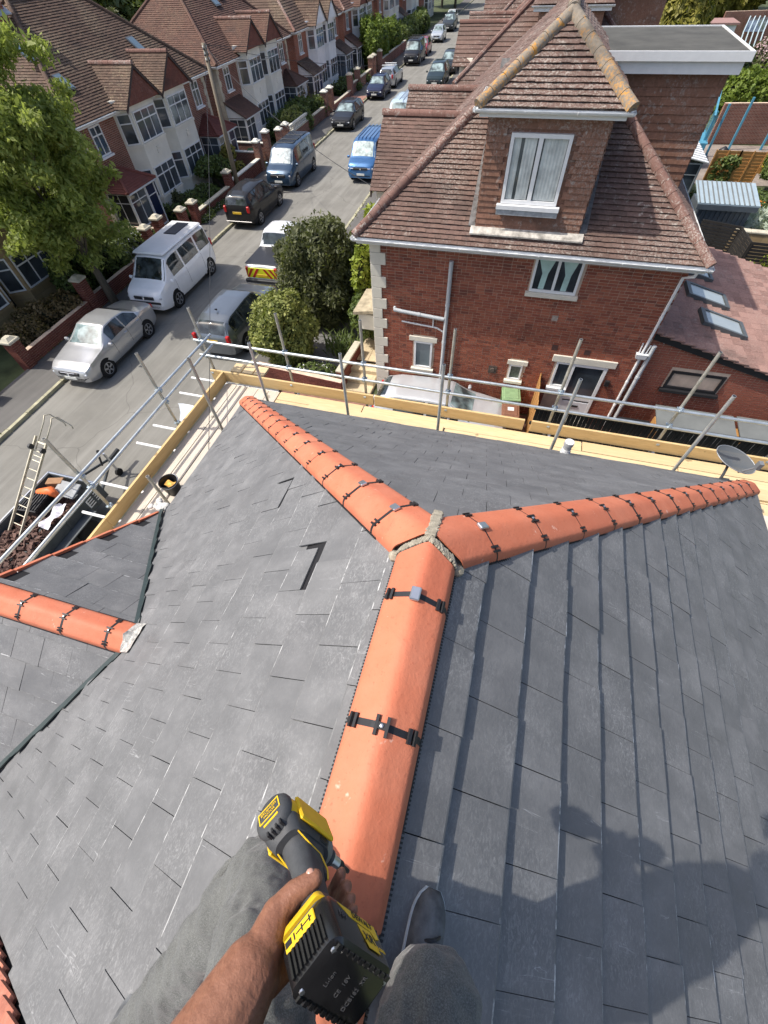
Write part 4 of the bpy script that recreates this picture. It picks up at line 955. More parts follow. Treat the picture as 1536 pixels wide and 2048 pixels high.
gutter(dm, (GX0 - 0.03, GYd - 0.04, GZd - 0.03), (GX1 + 0.03, GYd - 0.04, GZd - 0.03), 0.055); gutter(dm, (GX1 + 0.04, GYd - 0.03, GZd - 0.03), (GX1 + 0.04, 13.0, GZd - 0.03), 0.05); gutter(dm, (GX0 - 0.04, GYd - 0.03, GZd - 0.03), (GX0 - 0.04, 13.4, GZd - 0.03), 0.05)
mb = MB(); mb.bb((GX0 + 0.05, GYd + 0.02, GZd - 0.15), (GX1 - 0.05, GYd + 0.05, GZd - 0.02)); mb.bb((GX0 + 0.06, GYd + 0.05, GZd - 0.13), (GX1 - 0.06, DY - 0.03, GZd - 0.11)); mb.build('fascia', m_white, dm)
# ---- flat-roofed box dormer at the garden side
bx = pempty('box_dormer', nb); BY, BX0, BX1, BZ = 14.45, 0.9, 3.62, 7.92
mb = MB(); mb.bb((BX0, BY + 0.02, 5.2), (BX1 - 0.02, 17.6, BZ - 0.32)); mb.build('box_wall', m_tilehang, bx)
hung(bx, (BX0, BY, 5.3), (1, 0, 0), BX1 - BX0, 2.35, m_tilehang, 40, None, False, 0.15, 0.26); hung(bx, (BX1, BY, 5.3), (0, 1, 0), 3.0, 2.35, m_tilehang, 0, None, False, 0.15, 0.26)
mb = MB(); mb.bb((BX0 - 0.1, BY - 0.18, BZ - 0.3), (BX1 + 0.16, BY - 0.15, BZ - 0.09)); mb.bb((BX1 + 0.13, BY - 0.149, BZ - 0.3), (BX1 + 0.16, 17.8, BZ - 0.09)); mb.build('soffit_board', m_white, bx)
mb = MB(); mb.bb((BX0 - 0.1, BY - 0.25, BZ - 0.10), (BX1 + 0.26, BY - 0.2, BZ + 0.05)); mb.bb((BX1 + 0.21, BY - 0.199, BZ - 0.10), (BX1 + 0.26, 17.9, BZ + 0.05)); mb.bb((BX0 - 0.1, 17.85, BZ - 0.1), (BX1 + 0.209, 17.9, BZ + 0.05)); mb.build('fascia', m_white, bx)
mb = MB(); mb.bb((BX0 - 0.1, BY - 0.199, BZ - 0.08), (BX1 + 0.209, 17.849, BZ + 0.03)); mb.build('flat_roof', M_simple('felt_roof', (0.075, 0.073, 0.064), 0.9, 0.25, 2, 0.2, src='World'), bx)
# ---- twin street gables
def gable(parent, O, A, D, c, hw, T, zr, front, back, mat, hangmat, gauge=0.112, width=0.168, ridge_mat=None, n_ind=0, lift=0.021, fill=True):
    """gable roof: A along the street, D inwards; c centre along A, front/back distances along D"""
    A, D, O = Vector(A), Vector(D), Vector(O); s = math.hypot(1, T); ze = zr - T * hw
    for sg in (-1, 1):
        Oe = O + A * (c + sg * hw); Oe.z = ze; Vv = (A * -sg + Vector((0, 0, T))).normalized()
        roof_field(parent, 'gable_slope', Oe, D, Vv, [(front, 0), (back - hw * 1.25, 0), (back, hw * s), (front, hw * s)], gauge, width, lift, mat, n_ind)
    r_ = pempty('ridge', parent); p = O + A * c; roll(r_, Vector((p.x, p.y, zr + 0.02)) + D * (front - 0.02), Vector((p.x, p.y, zr + 0.02)) + D * back, 0.105, ridge_mat or m_hiptile, 0.33, 'ridge_tile', n=7)
    if fill:
        f = O + D * (front + 0.10); mb = MB(); mb.prism([Vector((f.x, f.y, ze + 0.05)) + A * (c - hw + 0.08), Vector((f.x, f.y, ze + 0.05)) + A * (c + hw - 0.08), Vector((f.x, f.y, zr - 0.05)) + A * c], D * 0.15); gw_ = mb.build('gable_face', hangmat, parent)
        if gauge < 0.2:
            tb = MB(); zz = ze + 0.08; rr = 0
            while zz < zr - 0.12:
                wv = (zr - zz - 0.06) / T - 0.10; xx = -wv - (0.11 if rr % 2 else 0)
                while xx < wv:
                    x0, x1 = max(xx, -wv) + 0.004, min(xx + 0.22, wv) - 0.004
                    if x1 - x0 > 0.04: p0 = Vector((f.x, f.y, zz)) + A * (c + x0) - D * 0.03; p1 = Vector((f.x, f.y, zz)) + A * (c + x1) - D * 0.03; tb.prism([p0, p1, p1 + D * 0.022 + Vector((0, 0, 0.15)), p0 + D * 0.022 + Vector((0, 0, 0.15))], D * 0.01)
                    xx += 0.22
                zz += 0.14; rr += 1
            tb.build('hung_tiles', hangmat, gw_)['kind'] = 'stuff'
        for sg in (-1, 1):
            mb = MB(); e = O + D * (front + 0.01); p0 = Vector((e.x, e.y, ze - 0.02)) + A * (c + sg * hw); p1 = Vector((e.x, e.y, zr - 0.02)) + A * c
            mb.prism([p0, p1, p1 - Vector((0, 0, 0.14)), p0 - Vector((0, 0, 0.14))], D * 0.04); mb.build('bargeboard', M_BARGE, parent)
M_BARGE = M_simple('dark_bargeboard', (0.06, 0.04, 0.035), 0.7)
for c in (16.05, 19.25): gable(nb, (EXL, 0, 0), (0, 1, 0), (1, 0, 0), c, 1.72, 0.8, 6.5, -0.5, 2.1, m_tileN, m_tilehang, lift=0.021)
mb = MB(); mb.bb((-4.5, 14.5, 0), (NXL, 21, 5.2)); mb.build('bay', m_cream, nb)
# ---- porch canopy at the street front
pc = MB(); pc.prism([(-4.75, 12.2, 2.42), (-3.85, 12.2, 2.55), (-3.85, 13.7, 2.55), (-4.75, 13.7, 2.42)], (0, 0, 0.10)); pc.build('porch_canopy', M_simple('mossy_concrete', (0.34, 0.29, 0.20), 0.95, 0.35, 5, 0.4), nb)
pc = MB(); pc.bb((-4.6, 12.3, 1.9), (-3.86, 12.45, 2.41)); pc.bb((-4.05, 12.3, 0), (-3.86, 12.449, 1.9)); pc.build('porch_bracket', m_cream, nb)

# ================================================================== single-storey extension
ex = thing('extension', 'low brick garden extension with pale red tiles and three roof windows', 'extension', (6.5, 14, 0))
EXN = 11.75; zx = lambda x: 3.30 - 0.245 * (x - 3.9)
m_brickX = M_brick('extension_brick', [(0.30, 0.10, 0.066), (0.38, 0.13, 0.08), (0.34, 0.115, 0.075)], 0.25)
mb = MB(); mb.prism([(3.99, EXN, 0), (9.2, EXN, 0), (9.2, EXN, zx(9.2) - 0.12), (3.99, EXN, zx(3.99) - 0.12)], (0, 7.0, 0)); xw = mb.build('wall', m_mort2, ex)
brick_face(xw, (3.99, EXN - 0.002, 0), (1, 0, 0), (0, -1, 0), 5.2, 3.2, [(0.86, 2.34, 1.6, 2.28)], m_brickX, 40, extra_clip=lambda x, z: z < zx(x + 3.99) - 0.16)
w5 = win(ex, (4.9, EXN + 0.02, 1.66), (1, 0, 0), (0, -1, 0), 1.38, 0.56, (1,), 0, 0.06, mat=m_blacktrim, fw=0.07, sill=True)
m_pink = M_tile('pale_red_tile', [(0.20, 0.115, 0.095), (0.28, 0.165, 0.135), (0.37, 0.22, 0.18)], 0.2, dark=0.2)
sX = math.hypot(1, 0.245)
xr_ = roof_field(ex, 'roof_slope', (9.4, 0, zx(9.4)), (0, 1, 0), (-1, 0, 0.245), [(EXN - 0.12, 0), (18.9, 0), (18.9, 4.2), (16.0, 5.3 * sX), (EXN - 0.12, 5.45 * sX)], 0.30, 0.30, 0.055, m_pink, 60, 0.03)
mb = MB(); mb.prism([(3.95, EXN - 0.06, zx(3.95) - 0.01), (9.4, EXN - 0.06, zx(9.4) - 0.01), (9.4, EXN - 0.06, zx(9.4) - 0.19), (3.95, EXN - 0.06, zx(3.95) - 0.19)], (0, -0.03, 0)); mb.build('bargeboard', m_blacktrim, ex)
for (x0, x1, y0, y1) in ((4.95, 6.15, 15.9, 16.65), (5.2, 6.4, 14.35, 15.1), (5.45, 6.65, 12.95, 13.7)):
    sk = MB(); rot = Matrix.Rotation(math.atan(0.245), 3, 'Y'); c = Vector(((x0 + x1) / 2, (y0 + y1) / 2, zx((x0 + x1) / 2) + 0.06))
    for (dx, dy, sx_, sy_) in ((-0.6, 0, 0.12, 0.80), (0.6, 0, 0.10, 0.80), (0, -0.37, 1.08, 0.08), (0, 0.37, 1.08, 0.08)): sk.box(c + rot @ Vector((dx, dy, 0.02)), (sx_, sy_, 0.11), 0, rot)
    o = sk.build('roof_window', M_simple('grey_flashing', (0.09, 0.10, 0.105), 0.5), ex)
    pm = MB(); pm.box(c + rot @ Vector((0, 0, 0.035)), (1.06, 0.64, 0.03), 0, rot); pm.build('pane', M_simple('sky_pane', (0.30, 0.33, 0.33), 0.08, 0.1, 1, 0, 0, 0.8), o)
pipe(ex, [(4.3, EXN - 0.05, zx(4.3) - 0.22), (4.3, EXN - 0.05, zx(4.3) - 0.20)], 0.01, m_white, 'clip', False)
# ================================================================== pairs of bay-fronted houses along the street
A_ST = (ST(0, 1) - ST(0, 0)).normalized(); D_ST = (ST(-1, 0) - ST(0, 0)).normalized()
def local(O, A, D):
    return lambda a, d, z=0.0: O + A * a + D * d + Vector((0, 0, z))
def pair_house(label, O, A, D, wallmat, baymat, tilemat, hangmat, L=12.6, dep=8.2, ze=4.75, detail=2, porch=('hip', 'hip'), porchmat=None, skylights=(), chimney=None, quoin=False, barge=None, zg=6.15, gc=None, name='semi_detached_house', zb=0.0, doorcol=(0.02, 0.03, 0.09), white_gable=False):
    """A along the street from the near end, D away from the street; O = front near corner of the walls"""
    A, D = Vector(A), Vector(D); Q = local(Vector(O), A, D); root = thing(name, label, 'house', Q(L / 2, dep / 2))
    T = 0.8; ov = 0.35; hw = dep / 2 + ov; SL = math.hypot(1, T); zr = ze + T * hw; nrm = -D
    mb = MB(); mb.prism([Q(0, 0), Q(L, 0), Q(L, dep), Q(0, dep)], (0, 0, ze)); mb.build('wall', wallmat, root)
    gauge, width = ((0.13, 0.20), (0.22, 0.8), (0.3, 2.0))[2 - detail]
    lift = (0.024, 0.03, 0.03)[2 - detail]; v = hw * SL
    P = lambda a, d: Q(a, d, ze)
    def plane(org, U, Vv, hull): roof_field(root, 'roof_slope', org, U, Vv, hull, gauge, width, lift, tilemat, 0, minarea=0.004)
    up_ = Vector((0, 0, 1))
    plane(Q(0, -ov, ze), A, D + up_ * T, [(-ov, 0), (L + ov, 0), (L + ov - hw, v), (hw - ov, v)])
    plane(Q(0, dep + ov, ze), A, -D + up_ * T, [(-ov, 0), (L + ov, 0), (L + ov - hw, v), (hw - ov, v)])
    plane(Q(-ov, 0, ze), D, A + up_ * T, [(-ov, 0), (dep + ov, 0), (dep / 2, v)])
    plane(Q(L + ov, 0, ze), D, -A + up_ * T, [(-ov, 0), (dep + ov, 0), (dep / 2, v)])
    rg_ = pempty('ridge', root)
    roll(rg_, Q(hw - ov, dep / 2, zr + .02), Q(L + ov - hw, dep / 2, zr + .02), 0.12, m_hiptile, 0.5, 'ridge_tile', n=6)
    for (a, d, a2) in ((-ov, -ov, hw - ov), (L + ov, -ov, L + ov - hw), (-ov, dep + ov, hw - ov), (L + ov, dep + ov, L + ov - hw)):
        roll(rg_, Q(a, d, ze + 0.03), Q(a2, dep / 2, zr + 0.02), 0.11, tilemat if detail > 1 else m_hiptile, 0.5, 'hip_tile', n=6)
    gutter(root, Q(-ov, -ov - 0.05, ze - 0.03), Q(L + ov, -ov - 0.05, ze - 0.03), 0.06, None, 0); gutter(root, Q(-ov - 0.05, -ov, ze - 0.03), Q(-ov - 0.05, dep + ov, ze - 0.03), 0.06, None, 0); gutter(root, Q(L + ov + 0.05, -ov, ze - 0.03), Q(L + ov + 0.05, dep + ov, ze - 0.03), 0.06, None, 0)
    mb = MB(); mb.prism([Q(-ov + .06, -ov + .02, ze - .16), Q(L + ov - .06, -ov + .02, ze - .16), Q(L + ov - .06, 0.02, ze - .16), Q(-ov + .06, 0.02, ze - .16)], (0, 0, 0.13)); mb.build('soffit', m_white, root)
    gc = gc or (L / 2 - 1.65, L / 2 + 1.65)
    for c in gc:
        gable(root, Q(0, 0, 0), A, D, c, 1.70, 0.82, zg, -1.05, (zg - ze) / T + 0.5, tilemat, hangmat, gauge, width, m_hiptile, 0, lift)
        # two-storey canted bay
        b0, b1, b2 = 1.62, 1.10, 0.72
        bp = [(c - b0, 0.02), (c - b1, -b2), (c + b1, -b2), (c + b0, 0.02)]
        mb = MB(); mb.prism([Q(a, d, 0) for a, d in bp], (0, 0, zg - 0.82 * 1.35)); bay = mb.build('bay', baymat, root)
        for z0, z1 in ((0.95, 2.25), (3.30, 4.55)):
            band = MB(); band.prism([Q(a, d - 0.05, z0 - 0.12) for a, d in [(c - b0 - .03, 0.02), (c - b1 - .03, -b2), (c + b1 + .03, -b2), (c + b0 + .03, 0.02)]], (0, 0, 0.10)); band.build('sill_band', baymat, bay)
            win(root, Q(c - b1 + 0.10, -b2, z0), A, nrm, 2 * b1 - 0.20, z1 - z0, (1, 1, 1), 0.30, 0.045, glass=m_glassL, sill=False, fw=0.06, pw=0.05)
            for sg in (-1, 1):
                p, q = Vector((c + sg * b0, 0.02, 0)), Vector((c + sg * b1, -b2, 0)); e0, e1 = (p, q) if sg < 0 else (q, p)
                Aw = Q(e1.x, e1.y) - Q(e0.x, e0.y); Lw = Aw.length; Aw.normalize(); Nw = Vector((Aw.y, -Aw.x, 0)); Nw = Nw if Nw.dot(nrm) > 0 else -Nw
                win(root, Q(e0.x, e0.y, z0) + Aw * 0.13, Aw, Nw, Lw - 0.22, z1 - z0, (1,), 0.30, 0.045, glass=m_glassL, sill=False, fw=0.06, pw=0.05)
        if detail > 1:
            mb = MB(); mb.box(Q(c + 0.1, -b2 - 0.01, 2.75), (0.05, 0.36, 0.16), 0, Matrix.Rotation(STROT, 3, 'Z')); mb.box(Q(c + 0.1, -b2 - 0.012, 2.93), (0.05, 0.28, 0.08), 0, Matrix.Rotation(STROT, 3, 'Z')); mb.build('plaque', baymat, bay)
    # end bays of the front: bedroom window and porch
    for side, a0 in (('near', 0.0), ('far', L)):
        sg = 1 if side == 'near' else -1; ac = a0 + sg * 1.35; kind = porch[0 if side == 'near' else 1]
        win(root, Q(ac - 0.42, -0.0, 3.35), A, nrm, 0.84, 1.15, (1, 1), 0.3, 0.05, glass=m_glassL, fw=0.06, pw=0.05)
        if quoin:
            for k in range(15):
                w_ = 0.22 if k % 2 else 0.34; mb = MB(); p0, p1 = (a0 - 0.02, a0 + w_) if sg > 0 else (a0 - w_, a0 + 0.02); z0 = 0.02 + 0.305 * k
                mb.prism([Q(p0, -0.03, z0), Q(p1, -0.03, z0), Q(p1, 0.25, z0), Q(p0, 0.25, z0)], (0, 0, 0.295)); mb.build('quoin', m_quoin, root)
        if kind:
            w_, dp, zp = 2.3, 1.35, 2.15; pa0, pa1 = (a0 + 0.1, a0 + 0.1 + w_) if sg > 0 else (a0 - 0.1 - w_, a0 - 0.1)
            pr_ = pempty('porch', root); pm = porchmat or tilemat
            mb = MB(); mb.prism([Q(pa0, 0, 0), Q(pa1, 0, 0), Q(pa1, -dp, 0), Q(pa0, -dp, 0)], (0, 0, 0.55)); mb.build('plinth', wallmat, pr_)
            dw_ = 0.85
            win(pr_, Q(pa0 + 0.02, -dp + 0.03, 0.55), A, nrm, w_ - dw_ - 0.06, zp - 0.6, (1, 1), 0.25, 0.05, glass=m_glassL, sill=False)
            dr = win(pr_, Q(pa1 - dw_ - 0.02, -dp + 0.03, 0.1), A, nrm, dw_, zp - 0.15, (1,), 0.25, 0.06, glass=M_simple('door_' + name + str(int(a0 * 10 + O[1] * 100)), doorcol, 0.3, 0.1), sill=False, fw=0.07, name='door')
            for (aa, sgn_) in ((pa0, -1), (pa1, 1)):
                win(pr_, Q(aa - (0.02 * sgn_), -0.05 if sgn_ > 0 else -dp + 0.05, 0.55), (-D if sgn_ > 0 else D), A * sgn_, dp - 0.1, zp - 0.6, (1, 1), 0.25, 0.03, glass=m_glassL, sill=False)
            o_ = 0.16
            if kind == 'hip':
                E = [Q(pa0 - o_, -dp - o_, zp), Q(pa1 + o_, -dp - o_, zp), Q(pa1 + o_, 0, zp), Q(pa0 - o_, 0, zp)]; h_ = w_ / 2 + o_; zt = zp + 0.62 * h_; mid = (pa0 + pa1) / 2
                roof_field(pr_, 'porch_roof', Q(0, -dp - o_, zp), A, D + up_ * 0.62, [(pa0 - o_, 0), (pa1 + o_, 0), (mid, h_ * math.hypot(1, .62))], gauge, width, lift, pm, 0)
                for aa, s2 in ((pa0 - o_, 1), (pa1 + o_, -1)): roof_field(pr_, 'porch_roof', Q(aa, 0, zp), D, A * s2 + up_ * 0.62, [(-dp - o_, 0), (0.4, 0), (0.4, h_ * math.hypot(1, .62)), (-dp - o_ + h_, h_ * math.hypot(1, .62))], gauge, width, lift, pm, 0)
                roll(pr_, Q(pa0 - o_, -dp - o_, zp + .02), Q(mid, -dp - o_ + h_, zt), 0.09, pm, 0.4, n=6); roll(pr_, Q(pa1 + o_, -dp - o_, zp + .02), Q(mid, -dp - o_ + h_, zt), 0.09, pm, 0.4, n=6)
            else:
                roof_field(pr_, 'porch_roof', Q(0, -dp - o_, zp), A, D + up_ * 0.55, [(pa0 - o_, 0), (pa1 + o_, 0), (pa1 + o_, (dp + o_) * 1.14), (pa0 - o_, (dp + o_) * 1.14)], gauge, width, lift, pm, 0)
                for aa in (pa0, pa1): MB().prism([Q(aa - 0.03, -dp, zp), Q(aa - 0.03, 0, zp), Q(aa - 0.03, 0, zp + dp * 0.5)], A * 0.06).build('porch_cheek', m_white, pr_)
            gutter(pr_, Q(pa0 - o_, -dp - o_ - 0.04, zp - 0.02), Q(pa1 + o_, -dp - o_ - 0.04, zp - 0.02), 0.05, None, 0)
    for (a, d, w_, h_) in skylights:
        zz = ze + T * (d + ov); fr = MB(); c0 = Q(a, d, zz + 0.06); e1 = A * w_ / 2; e2 = (D + up_ * T).normalized() * h_ / 2; nn = e1.cross(e2).normalized(); nn = nn if nn.z > 0 else -nn
        fr.prism([c0 - e1 - e2, c0 + e1 - e2, c0 + e1 + e2, c0 - e1 + e2], nn * 0.06); o = fr.build('roof_window', M_simple('flashing_grey', (0.12, 0.13, 0.14), 0.5), root)
        MB().prism([c0 - e1 * .82 - e2 * .86 + nn * .061, c0 + e1 * .82 - e2 * .86 + nn * .061, c0 + e1 * .82 + e2 * .86 + nn * .061, c0 - e1 * .82 + e2 * .86 + nn * .061], nn * 0.01).build('pane', M_simple('blue_pane', (0.13, 0.19, 0.23), 0.08, 0.1, 1, 0, 0, 0.8), o)
    if chimney is not None:
        for ca in chimney:
            mb = MB(); mb.prism([Q(ca - 0.35, dep / 2 - 0.45, zr - 0.8), Q(ca + 0.35, dep / 2 - 0.45, zr - 0.8), Q(ca + 0.35, dep / 2 + 0.45, zr - 0.8), Q(ca - 0.35, dep / 2 + 0.45, zr - 0.8)], (0, 0, 1.9)); ch = mb.build('chimney', m_redwall, root)
            for dd in (-0.22, 0.22): MB().lathe([(0.10, 0), (0.12, 0.05), (0.09, 0.35), (0.11, 0.4)], Q(ca, dep / 2 + dd, zr + 1.1), 10).build('chimney_pot', m_terra, ch)
            MB().prism([Q(ca - 0.5, dep / 2 - 0.62, zr - 0.42), Q(ca + 0.5, dep / 2 - 0.62, zr - 0.42), Q(ca + 0.5, dep / 2 + 0.0, zr + 0.1), Q(ca - 0.5, dep / 2 + 0.0, zr + 0.1)], (0, 0, 0.03)).build('flashing', m_lead, ch)
    pipe(root, [Q((gc[0] + gc[1]) / 2, -0.04, 0), Q((gc[0] + gc[1]) / 2, -0.04, ze)], 0.035, m_blacktrim, collars=False)
    return root
m_quoin = M_simple('quoin_stone', (0.52, 0.46, 0.35), 0.9, 0.2, 2, src='World')
NF = -5.35
def left_pair(k): return ST(NF, 21.15 + 14.35 * k)
m_tileL2 = M_tile('dark_brown_tile', [(0.10, 0.06, 0.048), (0.13, 0.072, 0.055), (0.16, 0.085, 0.062)], 0.3, (0.30, 0.24, 0.15))
m_portile = M_tile('red_porch_tile', [(0.16, 0.055, 0.045), (0.20, 0.07, 0.055)], 0.12, (0.3, 0.25, 0.2))
pair_house('bath stone fronted house behind the big tree at the left edge', left_pair(-1), A_ST, D_ST, m_stonewall, m_stonewall, m_tileL, m_tilehangL, detail=1, porch=(None, None), name='stone_house')
pair_house('cream bay-fronted pair with twin tile-hung gables nearest the big tree', left_pair(0), A_ST, D_ST, m_brownwall, m_render, m_tileL, m_tilehangL, detail=2, skylights=((9.0, 1.4, 0.6, 1.1), (1.9, 1.0, .5, .8), (1.7, 2.2, .5, .8)), chimney=(2.9,), quoin=True, porchmat=m_portile, doorcol=(0.008, 0.016, 0.055))
pair_house('cream bay-fronted pair behind the telegraph pole with lean-to porch', left_pair(1), A_ST, D_ST, m_brownwall, m_render, m_tileL2, m_tilehangL, detail=2, porch=('lean', 'hip'), skylights=((6.4, 2.6, .75, 1.3), (7.6, 2.9, .75, 1.3)), quoin=True, zg=6.35, doorcol=(0.6, 0.62, 0.66))
pair_house('red brick pair with white bays and white gable fronts beyond the cream pairs', left_pair(2), A_ST, D_ST, m_redwall, m_whiter, m_tileL, m_whiter, detail=1, porch=('lean', 'lean'))
pair_house('red brick and white bay pair behind the big round hedge', left_pair(3), A_ST, D_ST, m_redwall, m_whiter, m_tileL2, m_tilehangL, detail=1, porch=('lean', None))
pair_house('cream and red brick pair far up the street with white porch', left_pair(4), A_ST, D_ST, m_redwall, m_render, m_tileL, m_tilehangL, detail=0, porch=('lean', 'lean'))
pair_house('farthest house pair glimpsed at the top of the street', left_pair(5), A_ST, D_ST, m_redwall, m_render, m_tileL2, m_tilehangL, detail=0, porch=(None, None))
pair_house('pair at the street end behind the farthest trees', left_pair(6), A_ST, D_ST, m_redwall, m_render, m_tileL2, m_tilehangL, detail=0, porch=(None, None))
# right side: next pair beyond the brick house, seen over its roof
Yd, Xd = Vector((0, 1, 0)), Vector((1, 0, 0))
r2 = pair_house('tiled house beyond the brick house with white dormer gutters against the trees', Vector((-4.4, 29.2, 0)), Yd, Xd, m_redwall, m_cream, m_tileN, m_tilehang, L=12.6, dep=8.2, ze=5.05, detail=1, porch=(None, None), zg=6.6)
# its hipped dormer, only eaves and tiled cheek in view
d2 = pempty('dormer', r2)
MB().bb((-1.25, 29.4, 5.3), (1.5, 33.5, 7.45)).build('dormer_wall', m_tilehang, d2)
roof_field(d2, 'dormer_roof', (0, 29.2, 7.5), (1, 0, 0), (0, 1, .76), [(-1.55, 0), (1.8, 0), (0.125, 2.1)], 0.2, 0.34, 0.03, m_tileN, 0)
for aa, s2 in ((-1.55, 1), (1.8, -1)): roof_field(d2, 'dormer_roof', (aa, 0, 7.5), (0, 1, 0), (s2, 0, .76), [(29.2, 0), (33.5, 0), (33.5, 2.1), (30.87, 2.1)], 0.2, 0.34, 0.03, m_tileN, 0)
gutter(d2, (-1.6, 29.16, 7.47), (1.85, 29.16, 7.47), 0.06, None, 0); MB().bb((-1.5, 29.2, 7.3), (1.75, 29.24, 7.47)).build('fascia', m_white, d2)
b2 = pempty('box_dormer', r2); MB().bb((1.0, 32.2, 5.5), (4.2, 36.0, 7.6)).build('box_wall', m_tilehang, b2); MB().bb((0.9, 32.0, 7.6), (4.4, 36.2, 7.75)).build('fascia', m_white, b2)
for k in range(1, 4): pair_house(('second', 'third', 'fourth')[k - 1] + ' tiled pair up the right side of the street behind the dormer roof', Vector((-4.6 - 0.55 * k, 29.2 + 17.3 * k, 0)), A_ST, -D_ST, m_redwall, m_cream, m_tileN, m_tilehang, L=12.6, dep=8.2, ze=5.05, detail=0, porch=(None, None), zg=6.6)
# ================================================================== vehicles
def interp(prof, y):
    if y <= prof[0][0]: return prof[0][1]
    for (a, va), (b, vb_) in zip(prof, prof[1:]):
        if y <= b: t = (y - a) / (b - a); return va + (vb_ - va) * (t * t * (3 - 2 * t) * 0.35 + t * 0.65)
    return prof[-1][1]
CAR = {
 'saloon': dict(L=4.58, W=1.77, top=[(-2.29, .72), (-2.24, .96), (-1.80, 1.03), (-1.45, 1.07), (-.80, 1.38), (-.25, 1.45), (.30, 1.43), (1.02, 1.02), (1.12, .99), (1.85, .87), (2.18, .76), (2.29, .56)], belt=[(-2.29, .66), (-2.2, .86), (-1.6, .95), (0, .93), (1.05, .90), (1.9, .78), (2.2, .66), (2.29, .5)], side=[(-1.20, -.42), (-.36, .50)], screen=(.36, .99), rear=(-1.36, -.84), wb=(-1.36, 1.34), wr=.32),
 'hatch': dict(L=4.0, W=1.70, top=[(-2.0, .8), (-1.96, 1.02), (-1.72, 1.32), (-1.3, 1.44), (-.3, 1.48), (.25, 1.45), (.95, 1.03), (1.05, 1.0), (1.65, .88), (1.9, .76), (2.0, .55)], belt=[(-2.0, .7), (-1.9, .93), (-1.2, .96), (.95, .90), (1.7, .78), (1.92, .66), (2.0, .5)], side=[(-1.30, -.38), (-.30, .62)], screen=(.32, .94), rear=(-1.94, -1.60), wb=(-1.22, 1.24), wr=.30),
 'estate': dict(L=4.6, W=1.80, top=[(-2.3, .8), (-2.26, 1.02), (-1.98, 1.36), (-1.5, 1.46), (-.3, 1.50), (.25, 1.47), (1.0, 1.05), (1.1, 1.02), (1.85, .90), (2.18, .78), (2.3, .55)], belt=[(-2.3, .7), (-2.2, .95), (-1.2, .98), (1.0, .93), (1.9, .80), (2.2, .68), (2.3, .5)], side=[(-1.85, -1.15), (-1.05, -.28), (-.20, .62)], screen=(.33, .98), rear=(-2.22, -1.86), wb=(-1.38, 1.38), wr=.33),
 'mpv': dict(L=4.7, W=1.83, top=[(-2.35, .9), (-2.31, 1.15), (-2.10, 1.52), (-1.6, 1.62), (-.3, 1.66), (.35, 1.60), (1.2, 1.10), (1.3, 1.07), (1.95, .92), (2.25, .78), (2.35, .55)], belt=[(-2.35, .75), (-2.25, 1.02), (-1.2, 1.06), (1.15, .98), (1.95, .82), (2.25, .68), (2.35, .5)], side=[(-1.95, -1.25), (-1.15, -.22), (-.14, .85)], screen=(.42, 1.16), rear=(-2.29, -2.0), wb=(-1.40, 1.40), wr=.34),
 'van': dict(L=4.9, W=1.90, top=[(-2.45, 1.15), (-2.42, 1.70), (-2.30, 1.90), (-1.6, 1.96), (.6, 1.95), (1.05, 1.88), (1.72, 1.24), (1.80, 1.19), (2.20, 1.06), (2.40, .90), (2.45, .6)], belt=[(-2.45, .95), (-2.38, 1.10), (-1.0, 1.13), (1.5, 1.08), (1.9, 1.02), (2.3, .86), (2.45, .55)], side=[(-2.25, -1.25), (-1.12, .12), (.22, 1.12)], screen=(1.10, 1.70), rear=(-2.43, -2.34), wb=(-1.62, 1.42), wr=.345),
 'pickup': dict(L=5.2, W=1.85, top=[(-2.6, .70), (-2.57, 1.08), (-2.5, 1.12), (-.72, 1.12), (-.68, 1.16), (-.52, 1.68), (-.30, 1.76), (.5, 1.75), (.75, 1.70), (1.38, 1.22), (1.46, 1.17), (2.2, 1.05), (2.5, .92), (2.6, .65)], belt=[(-2.6, .66), (-2.55, 1.0), (-.6, 1.06), (1.3, 1.06), (2.2, .95), (2.5, .82), (2.6, .55)], side=[(-.42, .20), (.28, 1.0)], screen=(.80, 1.36), rear=(-.66, -.53), wb=(-1.60, 1.50), wr=.37),
}
m_tyre = M_simple('tyre_rubber', (0.012, 0.012, 0.012), 0.85); m_rim = M_simple('alloy_rim', (0.42, 0.43, 0.45), 0.35, 0.1, 10, 0, 0.8)
m_carglass = M_glass('car_glass', (0.012, 0.015, 0.016), 0.03, 1.2, 3.0); m_screen = M_glass('windscreen_glass', (0.05, 0.065, 0.065), 0.03, 1.6, 2.2)
m_plateW = M_simple('white_plate', (0.72, 0.72, 0.66), 0.4, 0.05); m_plateY = M_simple('yellow_plate', (0.72, 0.45, 0.03), 0.4, 0.05)
m_lampW = M_simple('clear_lamp', (0.62, 0.65, 0.68), 0.12, 0.15, 20, 0, 0.3, 0.7); m_lampR = M_simple('red_lamp', (0.45, 0.012, 0.012), 0.2, 0.1)
m_under2 = M_simple('underbody', (0.01, 0.01, 0.01), 0.9); m_trim = M_simple('grey_trim', (0.035, 0.036, 0.038), 0.55)
m_chrome = M_simple('chrome', (0.7, 0.7, 0.7), 0.15, 0.05, 10, 0, 1.0)
